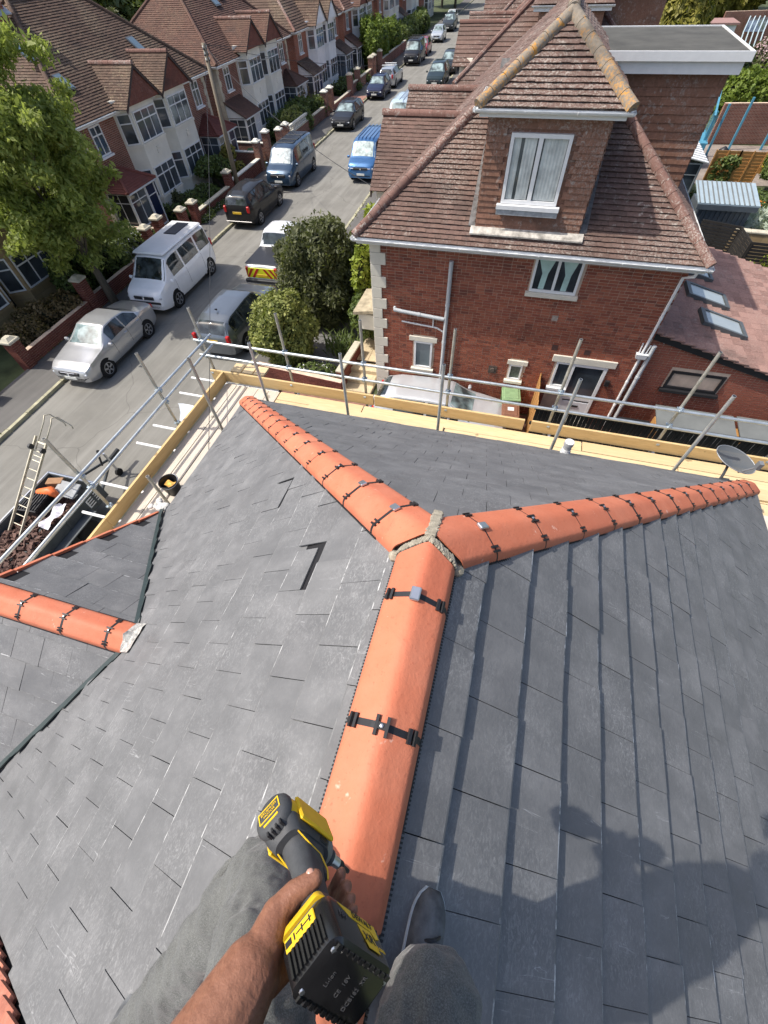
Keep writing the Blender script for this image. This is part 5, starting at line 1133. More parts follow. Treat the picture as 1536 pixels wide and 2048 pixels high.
def car(label, kind, col, n=None, s=None, away=False, loc=None, rotz=None, metal=0.4, name='parked_car', cat='car', group='vehicles parked along the street', plate=True, two_tone=None, hscale=1.0, wscale=1.0, lscale=1.0, rimcol=None, glasslight=None, simple=False):
    K = CAR[kind]; L, W = K['L'], K['W']
    if loc is None: loc = ST(n, s)
    if rotz is None: rotz = STROT + (0 if away else math.pi)
    root = thing(name, label, cat, loc, group, rotz); root.scale = (wscale, lscale, hscale)
    paint = M_paint('paint_' + '_'.join('%02d' % int(c * 99) for c in col) + ('m' if metal else ''), col, metal)
    top, belt = K['top'], K['belt']; hl = L / 2; cab_h = max(z for _, z in top)
    def wid(y):
        t = abs(y) / hl; return W / 2 * (1 - 0.055 * t * t - 0.10 * max(0, t - 0.86) / 0.14 * (1.0 if kind != 'van' else .55) - 0.16 * max(0, (t - 0.96) / 0.04) * (1.0 if kind != 'van' else .5))
    def sec(y):
        zt, zb, w = interp(top, y), interp(belt, y), wid(y); zt = max(zt, zb + 0.02)
        c = min(1, max(0, (zt - zb - 0.10) / (cab_h - zb - 0.16))); zs = 0.22 + 0.10 * max(0, (abs(y) / hl - 0.8) / 0.2)
        wr = w * (0.93 - (0.26 if kind != 'van' else 0.14) * c); zr = zb + (zt - zb) * (0.55 + 0.36 * c)
        return [(w * 0.93, zs), (w * 0.995, zs + 0.14), (w * 1.0, (zs + zb) * 0.52), (w * 0.985, zb - 0.09), (w * 0.955, zb), (wr, zr), (wr * 0.86, zr + (zt - zr) * 0.72), (wr * 0.45, zt - 0.008), (0, zt)]
    def S(y, v, side):                       # v in section index units
        p = sec(y); i = min(int(v), len(p) - 2); t = v - i; return Vector((side * (p[i][0] + (p[i + 1][0] - p[i][0]) * t), y, p[i][1] + (p[i + 1][1] - p[i][1]) * t))
    ys = sorted(set([-hl + L * i / 30 for i in range(31)] + [q for q, _ in top] + [q for q, _ in belt]))
    mb = MB(); rows = []
    for y in ys:
        p = sec(y); ring = [(x, y, z) for x, z in p] + [(-x, y, z) for x, z in p[-2::-1]]; rows.append(ring)
    k = len(rows[0]); V_ = [q for r_ in rows for q in r_]; F = []
    for i in range(len(rows) - 1):
        for j_ in range(k - 1): F.append((i * k + j_, i * k + j_ + 1, (i + 1) * k + j_ + 1, (i + 1) * k + j_))
        F.append(((i + 1) * k, (i + 1) * k + k - 1, i * k + k - 1, i * k))
    F.append(tuple(range(k))[::-1]); F.append(tuple((len(rows) - 1) * k + j_ for j_ in range(k)))
    mb.add(V_, [f[::-1] for f in F])
    if two_tone:                             # lighter or darker skirt/roof is painted on separate faces
        pass
    body = mb.build('body', [paint], root, 'auto')
    def patch(nm, y0, y1, v0, v1, sides, mat, off=0.006, nu=6, parent=None, slant=0.0):
        for sd_ in sides:
            g_ = MB(); P = []; nv = 4
            for i in range(nu + 1):
                for j_ in range(nv + 1):
                    tv = j_ / nv; v = v0 + (v1 - v0) * tv; y = y0 + (y1 - y0) * i / nu + slant * tv * (1 if i == nu else (i / nu)); a = S(y, v, sd_); b = S(y + 0.01, v, sd_) - a; c = S(y, min(v + 0.05, 7.95), sd_) - a; nn = b.cross(c) * sd_
                    if nn.length < 1e-9: nn = Vector((0, 0, 1))
                    nn.normalize(); nn = nn if nn.dot(Vector((sd_, 0, 0.6))) > 0 else -nn
                    P.append(a + nn * off)
            g_.add(P, [(i * (nv + 1) + j_, i * (nv + 1) + j_ + 1, (i + 1) * (nv + 1) + j_ + 1, (i + 1) * (nv + 1) + j_) for i in range(nu) for j_ in range(nv)])
            g_.build(nm, mat, parent or root, True)
    for (a, b) in K['side']: patch('side_window', a, b, 4.10, 4.92, (-1, 1), m_carglass)
    def across(nm, y0, y1, mat, off=0.007):
        g_ = MB(); P = []; nu, nv = 6, 10
        for i in range(nu + 1):
            y = y0 + (y1 - y0) * i / nu; p = sec(y); e = p[5][0] * 0.94; slope = (interp(top, y + 0.02) - interp(top, y - 0.02)) / 0.04; nn = Vector((0, -slope, 1)).normalized()
            for j_ in range(nv + 1):
                x = -e + 2 * e * j_ / nv; a = abs(x); zz = p[8][1]
                for (xa_, za), (xb, zb_) in zip(p[5:], p[6:]):
                    if xb <= a <= xa_: zz = zb_ + (za - zb_) * (a - xb) / max(1e-6, xa_ - xb)
                P.append(Vector((x, y, zz)) + nn * off)
        g_.add(P, [(i * (nv + 1) + j_, i * (nv + 1) + j_ + 1, (i + 1) * (nv + 1) + j_ + 1, (i + 1) * (nv + 1) + j_) for i in range(nu) for j_ in range(nv)]); g_.build(nm, mat, root, True)
    across('windscreen', K['screen'][0], K['screen'][1], glasslight or m_screen); across('rear_window', K['rear'][0], K['rear'][1], m_carglass)
    # wheels, arches
    rw = K['wr']
    for y in K['wb']:
        w = wid(y)
        for sd_ in (-1, 1):
            a = MB(); rot = Matrix.Rotation(R(90), 3, 'Y'); a.lathe([(rw + 0.055, -0.10), (rw + 0.055, 0.0)], (sd_ * (w + 0.004) - (0.0 if sd_ > 0 else -0.0) - sd_ * 0.0, y, rw + 0.01), 24, 0, rot if sd_ > 0 else Matrix.Rotation(R(-90), 3, 'Y')); a.build('wheel_arch', m_under2, root)
            t = MB(); ro = Matrix.Rotation(R(90) * sd_, 3, 'Y'); c = (sd_ * (w - 0.03), y, rw)
            t.lathe([(rw * 0.66, -0.16), (rw * 0.96, -0.16), (rw, -0.12), (rw, 0.01), (rw * 0.95, 0.045), (rw * 0.68, 0.045)], c, 24, 0, ro); tw_ = t.build('wheel', m_tyre, root, 'auto')
            q = MB(); q.lathe([(rw * 0.69, 0.02), (rw * 0.69, 0.050), (rw * 0.63, 0.052), (rw * 0.60, 0.030), (rw * 0.2, 0.022), (0.0, 0.03)], c, 20, 0, ro)
            for j_ in range(5 if not simple else 5):
                an = 2 * math.pi * j_ / 5; di = Vector((math.cos(an), math.sin(an), 0)); m3 = ro @ Matrix.Rotation(an, 3, 'Z'); q.box(Vector(c) + ro @ (di * rw * 0.38 + Vector((0, 0, 0.044))), (rw * 0.5, 0.06, 0.025), 0, m3)
            q.build('rim', rimcol or m_rim, tw_)
            if not simple:
                d_ = MB(); d_.lathe([(rw * 0.58, 0.031), (0, 0.032)], c, 16, 0, ro); d_.build('brake_shadow', m_under2, tw_)
    # bumpers, grille, lamps, plates, mirrors
    fz = interp(belt, hl * 0.9); wf = wid(hl * 0.93)
    def bx_(nm, c, s_, mat, bev=0.02): q = MB(); q.cbox(c, s_, bev); q.build(nm, mat, root)
    for sd_ in (-1, 1):
        bx_('headlight', (sd_ * (wf - 0.20), hl * 0.955 - 0.03, fz - 0.13 + (0.02 if kind == 'van' else 0)), (0.30, 0.18, 0.10), m_lampW, 0.03)
        bx_('tail_light', (sd_ * (wid(-hl * 0.97) - 0.07), -hl + 0.05, interp(belt, -hl + .1) - (0.04 if kind != 'van' else -0.05)), (0.15, 0.14, 0.30 if kind in ('van', 'mpv', 'estate') else 0.16), m_lampR, 0.03)
        q = MB(); ym = K['screen'][1] - 0.22; zm = interp(belt, ym) + 0.07; q.cbox((sd_ * (wid(ym) + 0.10), ym, zm), (0.17, 0.10, 0.13), 0.03); q.build('mirror', paint, root)
    bx_('grille', (0, hl - 0.03, 0.60 if kind not in ('van', 'pickup') else 0.78), (wf * 1.1, 0.08, 0.13), m_trim); bx_('bumper_intake', (0, hl - 0.045, 0.36 if kind not in ('van', 'pickup') else 0.42), (wf * 1.45, 0.09, 0.12), m_trim)
    if plate: bx_('number_plate', (0, hl + 0.012, 0.45 if kind != 'van' else 0.50), (0.52, 0.02, 0.11), m_plateW, 0.005); bx_('number_plate', (0, -hl - 0.012, 0.82 if kind in ('saloon', 'mpv', 'van', 'estate') else 0.7), (0.52, 0.02, 0.11), m_plateY, 0.005)
    bx_('badge', (0, hl + 0.01, 0.62 if kind not in ('van', 'pickup') else 0.80), (0.10, 0.02, 0.10), m_chrome, 0.03)
    # door shut lines and handles
    ln = MB()
    for y in [K['side'][0][0] - 0.06] + [b + 0.04 for a, b in K['side']]:
        for sd_ in (-1, 1):
            P = [S(y, v, sd_) + Vector((sd_ * 0.004, 0, 0)) for v in (0.6, 1.5, 2.5, 3.3, 4.0)]
            for a, b in zip(P, P[1:]): ln.prism([a + Vector((0, -0.005, 0)), a + Vector((0, 0.005, 0)), b + Vector((0, 0.005, 0)), b + Vector((0, -0.005, 0))], (sd_ * 0.002, 0, 0))
    ln.build('shut_lines', m_under2, root)['kind'] = 'stuff'
    for a, b in K['side'][-2:]:
        for sd_ in (-1, 1): q = MB(); p = S(a + 0.12, 3.2, sd_); q.cbox(p + Vector((sd_ * 0.012, 0, 0)), (0.03, 0.16, 0.03), 0.008); q.build('door_handle', m_chrome if kind == 'saloon' else paint, root)
    # sills and lower trim
    for sd_ in (-1, 1): q = MB(); q.box((sd_ * W * 0.465, 0, 0.25), (0.03, (K['wb'][1] - K['wb'][0]) - 2 * rw - 0.15, 0.07)); q.build('side_skirt', m_trim, root)
    root['_sec'] = 0; del root['_sec']
    root_info[root.name] = (K, S, sec, paint)
    return root
root_info = {}
def roof_panel(root, y0, y1, w, mat, dz=0.012, name='roof_panel'):
    K = root_info[root.name][0]; z = max(interp(K['top'], y0), interp(K['top'], y1)); q = MB(); q.cbox((0, (y0 + y1) / 2, z + dz), (w, abs(y1 - y0), 0.025), 0.008); return q.build(name, mat, root)
# ---- left row, nearest first
c = car('silver saloon car parked nose towards us in front of the brick garden walls', 'saloon', (0.50, 0.505, 0.51), 0.74, 11.4, metal=0.55)
for y in (0,): q = MB(); q.cbox((0, 2.30, 0.66), (0.62, 0.03, 0.035), 0.01); q.build('grille_bar', m_chrome, c)
c = car('white camper van with a black panel on its roof behind the silver saloon', 'van', (0.86, 0.87, 0.88), 0.72, 16.65, metal=0.0, name='camper_van', cat='van', glasslight=m_carglass)
roof_panel(c, -1.9, -0.75, 0.62, m_blacktrim); q = MB(); q.cbox((0, 2.44, 0.60), (1.5, 0.06, 0.10), 0.02); q.build('bumper_strip', m_trim, c)
q = MB(); q.cbox((0, -0.55, 1.985), (1.50, 3.3, 0.10), 0.05); q.build('pop_top', M_paint('white_pop_top', (0.86, 0.86, 0.84)), c)
roof_panel(c, -1.95, -0.75, 0.60, M_simple('solar_black', (0.02, 0.022, 0.03), 0.3), 0.095, 'solar_panel')
c = car('black people carrier showing its yellow rear number plate beside the left kerb', 'mpv', (0.012, 0.012, 0.013), 0.78, 25.7, away=True, metal=0.0)
q = MB(); q.cbox((0, -2.37, 0.42), (1.55, 0.03, 0.03), 0.008); q.build('chrome_strip', m_chrome, c)
c = car('dark blue van with roof panels parked by the gate pillars', 'van', (0.035, 0.07, 0.12), 0.72, 31.75, metal=0.5, name='panel_van', cat='van', glasslight=M_simple('bright_sunshade', (0.50, 0.56, 0.56), 0.12, 0.5, 6, 0, 0, 0.6))
for a, b in ((-2.0, -1.2), (-1.05, -0.2), (0.0, 0.5)): roof_panel(c, a, b, 1.15, M_simple('solar_black2', (0.02, 0.025, 0.035), 0.25), 0.012, 'solar_panel')
car('black estate car facing us beyond the dark blue van', 'estate', (0.010, 0.011, 0.014), 0.70, 44.8, metal=0.0, hscale=0.97)
car('dark blue hatchback facing us beside the brick drive', 'hatch', (0.012, 0.018, 0.055), 0.80, 54.9, metal=0.2)
c = car('silver estate car with white roof bars facing away up the street', 'estate', (0.50, 0.52, 0.54), 0.80, 60.0, away=True, metal=0.5)
for y in (-1.2, 0.0): q = MB(); q.cbox((0, y, 1.56), (1.25, 0.08, 0.05), 0.015); q.build('roof_bar', m_white, c)
c = car('black van with a silver nose facing us in front of the red car', 'van', (0.012, 0.013, 0.018), 0.95, 71.8, metal=0.2, name='panel_van', cat='van')
for y in (-1.5, -0.3, 0.6): q = MB(); q.cbox((0, y, 2.04), (1.45, 0.06, 0.05), 0.015); q.build('roof_bar', m_trim, c)
car('small red car half hidden behind the black van', 'hatch', (0.28, 0.015, 0.018), 0.9, 77.4, metal=0.0, simple=True)
car('pale silver hatchback facing us far up the left side', 'hatch', (0.55, 0.58, 0.60), 1.2, 87.5, metal=0.4, simple=True, hscale=1.04)
car('dark grey off-roader behind the pale silver hatchback', 'mpv', (0.03, 0.035, 0.038), 1.2, 97.5, metal=0.2, simple=True, hscale=1.05)
car('white car parked at the far top of the left row', 'hatch', (0.7, 0.7, 0.7), 0.4, 105.0, metal=0.0, simple=True)
# ---- right row
c = car('grey estate car with red tail lamps behind the scaffold corner', 'estate', (0.16, 0.18, 0.20), 5.30, 14.05, away=True, metal=0.6, hscale=1.02, wscale=1.03)
q = MB(); q.tube([(0, -1.35, 1.53), (0, -1.47, 1.60)], [0.035, 0.008], 8); q.build('shark_fin', m_trim, c)
c = car('white pickup truck with yellow and red chevron tailgate beside the dark tree', 'pickup', (0.74, 0.75, 0.76), 4.98, 19.75, away=True, metal=0.0, name='pickup_truck', cat='pickup')
q = MB(); q.cbox((0, -1.62, 1.135), (1.58, 1.75, 0.03), 0.01); q.build('bed_cover', M_simple('black_bed_cover', (0.025, 0.025, 0.028), 0.45), c)
chy = M_simple('chevron_yellow', (0.72, 0.72, 0.02), 0.4, 0.03); chr_ = M_simple('chevron_red', (0.42, 0.02, 0.02), 0.4, 0.03)
q = MB(); q.cbox((0, -2.595, 0.80), (1.52, 0.03, 0.42), 0.005); q.build('tailgate', chy, c)
for sg in (-1, 1):
    for k in range(3):
        x0 = sg * (0.08 + 0.27 * k); q = MB(); Pq = [(x0, 0.99), (x0 + sg * 0.13, 0.99), (x0 + sg * 0.43, 0.61), (x0 + sg * 0.30, 0.61)]; Pq = [(max(-0.755, min(0.755, x)), z) for x, z in Pq]
        q.prism([(x, -2.612, z) for x, z in Pq], (0, -0.004, 0)); q.build('chevron', chr_, c)
q = MB(); q.cbox((0, -2.64, 0.47), (1.70, 0.16, 0.16), 0.03); q.build('step_bumper', m_trim, c)
c = car('bright blue van facing us with its rear hidden by the tiled gable', 'van', (0.05, 0.16, 0.36), 5.62, 33.7, metal=0.5, name='panel_van', cat='van', glasslight=M_simple('bright_screen', (0.42, 0.50, 0.48), 0.1, 0.5, 5, 0, 0, 0.6))
for x in (-0.5, -0.25, 0, 0.25, 0.5): q = MB(); q.cbox((x, -0.6, 1.968), (0.06, 3.2, 0.02), 0.006); q.build('roof_rib', root_info[c.name][3], c)
q = MB(); q.cbox((0, 2.43, 0.80), (1.35, 0.05, 0.03), 0.01); q.build('chrome_strip', m_chrome, c)
c = car('pale van carrying a roof ladder rack just behind the tiled gable', 'van', (0.45, 0.55, 0.62), 5.7, 43.6, metal=0.0, name='panel_van', cat='van')
for x in (-0.45, -0.1): q = MB(); q.tube([(x, -2.0, 2.15), (x, 1.6, 2.10)], 0.03, 6); q.build('rack_rail', m_silver, c)
for k in range(11): q = MB(); q.tube([(-0.45, -1.9 + 0.33 * k, 2.15), (-0.1, -1.9 + 0.33 * k, 2.15)], 0.015, 6); q.build('rack_rung', m_silver, c)
car('dark teal car on the right side below the far ridge tiles', 'mpv', (0.02, 0.035, 0.04), 5.75, 60.2, metal=0.3, simple=True)
car('dark grey car behind the dark teal car', 'mpv', (0.025, 0.028, 0.03), 6.0, 66.5, metal=0.3, simple=True)
car('blue hatchback on the right side beyond the covered motorbike', 'hatch', (0.05, 0.17, 0.45), 5.6, 84.0, metal=0.3, simple=True)
car('small blue car at the far end of the right row', 'hatch', (0.03, 0.10, 0.35), 5.2, 119.0, metal=0.3, simple=True)
# ---- drive beside the brick house
car('silver hatchback in the drive under the brick wall', 'hatch', (0.62, 0.63, 0.64), loc=(-1.35, 10.35, 0.0), rotz=R(-90), metal=0.4, group=None, lscale=1.06)
# ---- motorbike under a dark cover
mc = thing('motorbike', 'dark covered motorbike standing on the right side of the street', 'motorbike', ST(5.9, 75.2), None, STROT)
q = MB(); q.lathe([(0.30, -0.06), (0.33, 0), (0.30, 0.06)], (0, 0.72, 0.33), 16, 0, Matrix.Rotation(R(90), 3, 'Y')); q.build('wheel', m_tyre, mc)
q = MB(); q.lathe([(0.30, -0.06), (0.33, 0), (0.30, 0.06)], (0, -0.72, 0.33), 16, 0, Matrix.Rotation(R(90), 3, 'Y')); q.build('wheel', m_tyre, mc)
q = MB(); q.tube([(0, -0.9, 0.75), (0, -0.4, 0.85), (0, 0.1, 1.0), (0, 0.5, 1.15), (0, 0.8, 0.8)], [0.12, 0.25, 0.28, 0.33, 0.15], 10); q.build('body', M_simple('bike_cover', (0.02, 0.025, 0.02), 0.5), mc, True)
q = MB(); q.tube([(-0.4, 0.45, 1.15), (0.4, 0.45, 1.15)], 0.025, 8); q.build('handlebar', m_trim, mc)
# ================================================================== garden walls, pillars, pole, cables
m_brickG = M_brick('garden_brick', [(0.15, 0.052, 0.038), (0.21, 0.07, 0.05), (0.26, 0.092, 0.062), (0.19, 0.07, 0.06)], 0.4)
m_cap = M_simple('pillar_cap_stone', (0.50, 0.46, 0.36), 0.9, 0.2, 4, 0.2)
m_capw = M_simple('white_cap', (0.68, 0.66, 0.58), 0.85, 0.1, 4)
def brick_block(mb, Pc, A, w, t, h, z0=0.0, course=0.078, bl=0.22):
    """coursed bricks on the faces of a wall piece of length w and thickness t"""
    A = Vector(A); B = Vector((-A.y, A.x, 0)); rot = Matrix((A, B, Vector((0, 0, 1)))).transposed().to_3x3(); r = 0; z = z0
    while z < h - 0.03:
        for ax, ln, off, rt_ in ((A, w, t / 2, rot), (B, t, w / 2, Matrix((B, -A, Vector((0, 0, 1)))).transposed().to_3x3())):
            bx = B if ax is A else A
            for sg in (-1, 1):
                x = -ln / 2 - (bl / 2 if r % 2 else 0)
                while x < ln / 2 - 0.02:
                    a, b = max(x, -ln / 2), min(x + bl - 0.012, ln / 2)
                    if b - a > 0.03: mb.box(Vector(Pc) + ax * (a + b) / 2 + bx * (sg * off) + Vector((0, 0, z + 0.034)), (b - a, 0.03, 0.066), 0, rt_)
                    x += bl
        z += course; r += 1
def pillar(label, n, s, h=1.4, w=0.42, cap=None, far=False, group='brick gate pillars along the left gardens'):
    root = thing('gate_pillar', label, 'pillar', ST(n, s), group); mb = MB(); P = ST(n, s)
    MB().box(P + Vector((0, 0, h / 2)), (w - 0.03, w - 0.03, h), 0, Matrix.Rotation(STROT, 3, 'Z')).build('core', m_mort2, root)
    if not far: brick_block(mb, P, A_ST, w - 0.03, w - 0.03, h); mb.build('brickwork', m_brickG, root)['kind'] = 'stuff'
    else: mb.box(P + Vector((0, 0, h / 2)), (w, w, h - 0.01), 0, Matrix.Rotation(STROT, 3, 'Z')); mb.build('brickwork', m_brownwall, root)
    c = MB(); rz = Matrix.Rotation(STROT, 3, 'Z'); c.cbox(P + Vector((0, 0, h + 0.05)), (w + 0.10, w + 0.10, 0.10), 0.02, 0, rz); c.box(P + Vector((0, 0, h + 0.15)), (w - 0.02, w - 0.02, 0.10), 0, rz, 0.5); c.build('cap', cap or m_cap, root)
    return root
def gwall(label, p0, p1, h, t=0.24, coping=None, far=False, base=0.0, mat=None):
    p0, p1 = Vector(p0), Vector(p1); L = (p1 - p0).length; A = (p1 - p0).normalized(); c = (p0 + p1) / 2; ang = math.atan2(A.y, A.x)
    root = thing('garden_wall', label, 'wall', c); rz = Matrix.Rotation(ang, 3, 'Z')
    MB().box(c + Vector((0, 0, base + h / 2)), (L - 0.02, t - 0.03, h), 0, rz).build('core', m_mort2, root)
    mb = MB()
    if not far: brick_block(mb, c, A, L - 0.02, t - 0.03, base + h, base); mb.build('brickwork', mat or m_brickG, root)['kind'] = 'stuff'
    else: mb.box(c + Vector((0, 0, base + h / 2)), (L, t, h - 0.01), 0, rz); mb.build('brickwork', mat or m_brownwall, root)
    if coping:
        x = 0
        while x < L - 0.05:
            l = min(0.6, L - x); MB().cbox(p0 + A * (x + l / 2) + Vector((0, 0, base + h + 0.035)), (l - 0.01, t + 0.06, 0.07), 0.012, 0, rz).build('coping_stone', coping, root); x += l
    return root
WN = -2.0
PL = [(9.8, 1.15, 'nearest brick pillar with stone cap at the left edge, beside the lawn gap'), (14.0, 1.42, 'brick pillar with grey cap standing just left of the big tree trunk'), (19.1, 1.45, 'pillar behind the white camper van roof, nearer of two'), (20.2, 1.5, 'pillar behind the white camper van roof, farther of two'), (22.3, 1.15, 'cream capped pillar by the blue porch door'), (23.5, 1.1, 'cream capped pillar at the shrub garden beside the cream pair'), (27.9, 1.25, 'squat pillar beside the telegraph pole'), (32.6, 1.6, 'white capped pillar behind the green bin'), (34.2, 1.75, 'tall white capped pillar behind the blue van roof'), (36.4, 1.4, 'white capped pillar at the end of the balustrade, nearer of two'), (37.7, 1.4, 'white capped pillar at the balustrade, farther of two'), (46.8, 1.6, 'cream ball capped pillar by the dark hedge, nearer of two'), (48.3, 1.6, 'cream ball capped pillar by the brick drive, farther of two'), (54.5, 1.5, 'plain brick pillar at the far edge of the brick drive'), (57.1, 1.5, 'plain brick pillar next up from the brick drive'), (62.4, 1.6, 'brick pillar of the pair before the round hedge, nearer one'), (63.6, 1.6, 'brick pillar of the pair before the round hedge, farther one'), (66.3, 1.6, 'brick pillar right under the round hedge')]
for i, (s, h, lab) in enumerate(PL): pillar(lab, WN, s, h, 0.42 if s < 46 else 0.5, m_capw if 30 < s < 50 else m_cap, s > 30)
pillar('low brick pillar stump with slanting top at the far left edge', -2.0, 7.6, 0.85)
WL = [(10.05, 13.75, 0.62, 'low brick wall beside the brown hedge, left of the tree'), (14.25, 18.85, 0.70, 'brick garden wall behind the tree trunk and silver saloon'), (23.8, 27.65, 0.60, 'low brick wall in front of the flowering shrub garden'), (28.1, 32.4, 0.75, 'stepped brick wall with white coping right of the telegraph pole'), (37.9, 46.6, 0.75, 'long brick wall under the dark hedge'), (48.6, 54.3, 0.45, 'low brick edging wall beside the pink brick drive'), (54.7, 62.2, 0.8, 'brick wall with planting beside the blue hatchback'), (66.5, 80, 0.9, 'far brick wall below the round hedge')]
for (s0, s1, h, lab) in WL: gwall(lab, ST(WN, s0), ST(WN, s1), h, 0.24, m_capw if s0 == 28.1 else m_cap if s0 > 20 else None, s0 > 30)
gwall('brick dividing wall in front of the glazed porch', ST(-2.2, 21.2), ST(-5.0, 21.0), 0.7, 0.2)
gwall('white coped dividing wall behind the telegraph pole', ST(-2.2, 33.0), ST(-5.2, 33.1), 0.95, 0.2, m_capw, True)
gwall('white coped dividing wall farther behind the telegraph pole', ST(-2.2, 35.0), ST(-5.2, 35.1), 0.95, 0.2, m_capw, True)
# white balustrade panel between the pillars
bal = thing('balustrade', 'white pierced balustrade panel above the wall behind the blue van', 'balustrade', ST(WN, 40))
MB().prism([ST(WN - .08, 37.9, 1.12), ST(WN + .08, 37.9, 1.12), ST(WN + .08, 42.2, 1.12), ST(WN - .08, 42.2, 1.12)], (0, 0, 0.12)).build('top_rail', m_capw, bal); MB().prism([ST(WN - .08, 37.9, .83), ST(WN + .08, 37.9, .83), ST(WN + .08, 42.2, .83), ST(WN - .08, 42.2, .83)], (0, 0, 0.06)).build('bottom_rail', m_capw, bal)
for k in range(13): MB().lathe([(0.05, 0), (0.09, 0.08), (0.05, 0.16), (0.08, 0.23)], ST(WN, 38.1 + 0.33 * k, .89), 8).build('baluster', m_capw, bal)
# pink brick drive and gravel
MB().prism([ST(-2.0, 48.6, 0.12), ST(-0.2, 48.6, 0.12), ST(-0.2, 54.2, 0.12), ST(-2.0, 54.2, 0.12)], (0, 0, 0.005)).build('drive_crossing', M_simple('pink_brick_paving', (0.32, 0.17, 0.13), 0.9, 0.25, 6, src='World'))['kind'] = 'structure'
MB().prism([ST(-6.4, 48.6, 0.05), ST(-2.0, 48.6, 0.05), ST(-2.0, 54.2, 0.05), ST(-6.4, 54.2, 0.05)], (0, 0, 0.005)).build('driveway', M_simple('pink_brick_paving2', (0.30, 0.16, 0.12), 0.9, 0.25, 6, src='World'))['kind'] = 'structure'
# telegraph pole
tp = thing('telegraph_pole', 'weathered wooden telegraph pole leaning over the left pavement', 'pole', ST(-1.75, 28.4))
P0 = ST(-1.75, 28.4); MB().tube([P0, P0 + Vector((0.05, 0.1, 3.2)), P0 + Vector((0.08, 0.2, 6.5))], [0.15, 0.125, 0.10], 12).build('post', M_wood('pole_wood', (0.17, 0.14, 0.10), (0.28, 0.24, 0.18), 'Z', 1.5), tp, True)
top_ = P0 + Vector((0.08, 0.2, 6.45))
for k in range(3):
    MB().box(top_ + Vector((0.02, 0, -0.15 - 0.22 * k)), (0.07, 0.34, 0.06)).build('cross_arm', m_trim, tp)
    for sg in (-1, 1): MB().lathe([(0.03, 0), (0.045, 0.04), (0.02, 0.1)], top_ + Vector((0.02, sg * 0.14, -0.12 - 0.22 * k)), 8).build('insulator', m_capw, tp)
MB().tube([P0 + Vector((0.13, 0, 0.6)), P0 + Vector((0.17, 0.2, 6.3))], 0.02, 6).build('conduit', m_trim, tp)
def cable(label, p, q, sag, r=0.010):
    p, q = Vector(p), Vector(q); pts = [p.lerp(q, i / 16) - Vector((0, 0, sag * 4 * (i / 16) * (1 - i / 16))) for i in range(17)]
    o = MB().tube(pts, r, 5).build('cable', M_simple('cable_black', (0.03, 0.03, 0.03), 0.6)); tag(o, label, 'cable', 'overhead cables from the telegraph pole')
cable('thin black cable from the pole down to the brick house gutter', top_, (-4.3, 14.6, 5.0), 0.5)
cable('thin cable from the pole across the road to the scaffold side eaves', top_, (-4.05, 3.4, CZ - 4.9), 0.35, 0.006)
cable('thin cable from the pole to the far right house', top_, (-4.9, 36.0, 5.0), 0.5)
cable('upper thin cable from the pole up the street to the red brick pair', top_, ST(-5.3, 52.0, 4.6), 0.4); cable('lower thin cable from the pole up the street to the red brick pair', top_ + Vector((0, 0, -0.3)), ST(-5.3, 50.0, 3.9), 0.5)
# wheelie bin in a left garden
def wheelie(label, loc, rotz, body, lid, sc=1.0):
    root = thing('wheelie_bin', label, 'bin', loc, None, rotz); root.scale = (sc, sc, sc)
    MB().box((0, 0, 0.5), (0.46, 0.50, 0.88), 0, None, 1.18).build('body', M_simple('bin_' + label[:8].replace(' ', '_'), body, 0.5, 0.1), root)
    q = MB(); q.cbox((0, 0.02, 0.985), (0.58, 0.64, 0.07), 0.02); q.cbox((0, 0.02, 1.02), (0.46, 0.5, 0.05), 0.02); q.build('lid', M_simple('lid_' + label[:8].replace(' ', '_'), lid, 0.45, 0.15), root)
    MB().tube([(-0.22, -0.32, 0.98), (-0.22, -0.37, 1.0), (0.22, -0.37, 1.0), (0.22, -0.32, 0.98)], 0.015, 6).build('handle', m_trim, root)
    for sg in (-1, 1): MB().lathe([(0.10, -0.02), (0.10, 0.03)], (sg * 0.24, -0.24, 0.10), 12, 0, Matrix.Rotation(R(90), 3, 'Y')).build('wheel', m_tyre, root)
    return root
wheelie('dark green wheelie bin behind the blue van beside white capped pillars', ST(-2.9, 33.4), 0.3, (0.02, 0.06, 0.02), (0.03, 0.09, 0.03))
wheelie('green lidded wheelie bin against the brick house wall', (0.74, 11.22, 0), R(8), (0.12, 0.20, 0.09), (0.22, 0.33, 0.17))
bb_ = wheelie('brown wheelie bin with white label in front of the green bin', (0.80, 10.55, 0), R(185), (0.13, 0.06, 0.04), (0.20, 0.095, 0.06), 0.93)
MB().box((0, -0.02, 1.047), (0.20, 0.16, 0.004)).build('label_sticker', m_white, bb_)

# ================================================================== tipping trailer of old tiles, ladder
TRm = M_simple('trailer_steel', (0.075, 0.085, 0.09), 0.55, 0.25, 3)
tr = thing('trailer', 'grey tipping trailer full of broken roof tiles below the scaffold', 'trailer', (-10.75, 3.2, 0))
tx0, tx1, ty0, ty1, tz0, tz1 = -11.65, -9.95, 1.2, 4.75, 0.55, 1.0
MB().bb((tx0, ty0, tz0 - 0.06), (tx1, ty1, tz0)).build('floor', TRm, tr)
for nm, a, b in (('side_panel', (tx0, ty0, tz0), (tx0 + 0.05, ty1, tz1)), ('side_panel', (tx1 - 0.05, ty0, tz0), (tx1, ty1, tz1)), ('headboard', (tx0 + 0.051, ty1 - 0.05, tz0), (tx1 - 0.051, ty1, tz1)), ('tailboard', (tx0 + 0.051, ty0, tz0), (tx1 - 0.051, ty0 + 0.05, tz1))): MB().bb(a, b).build(nm, TRm, tr)
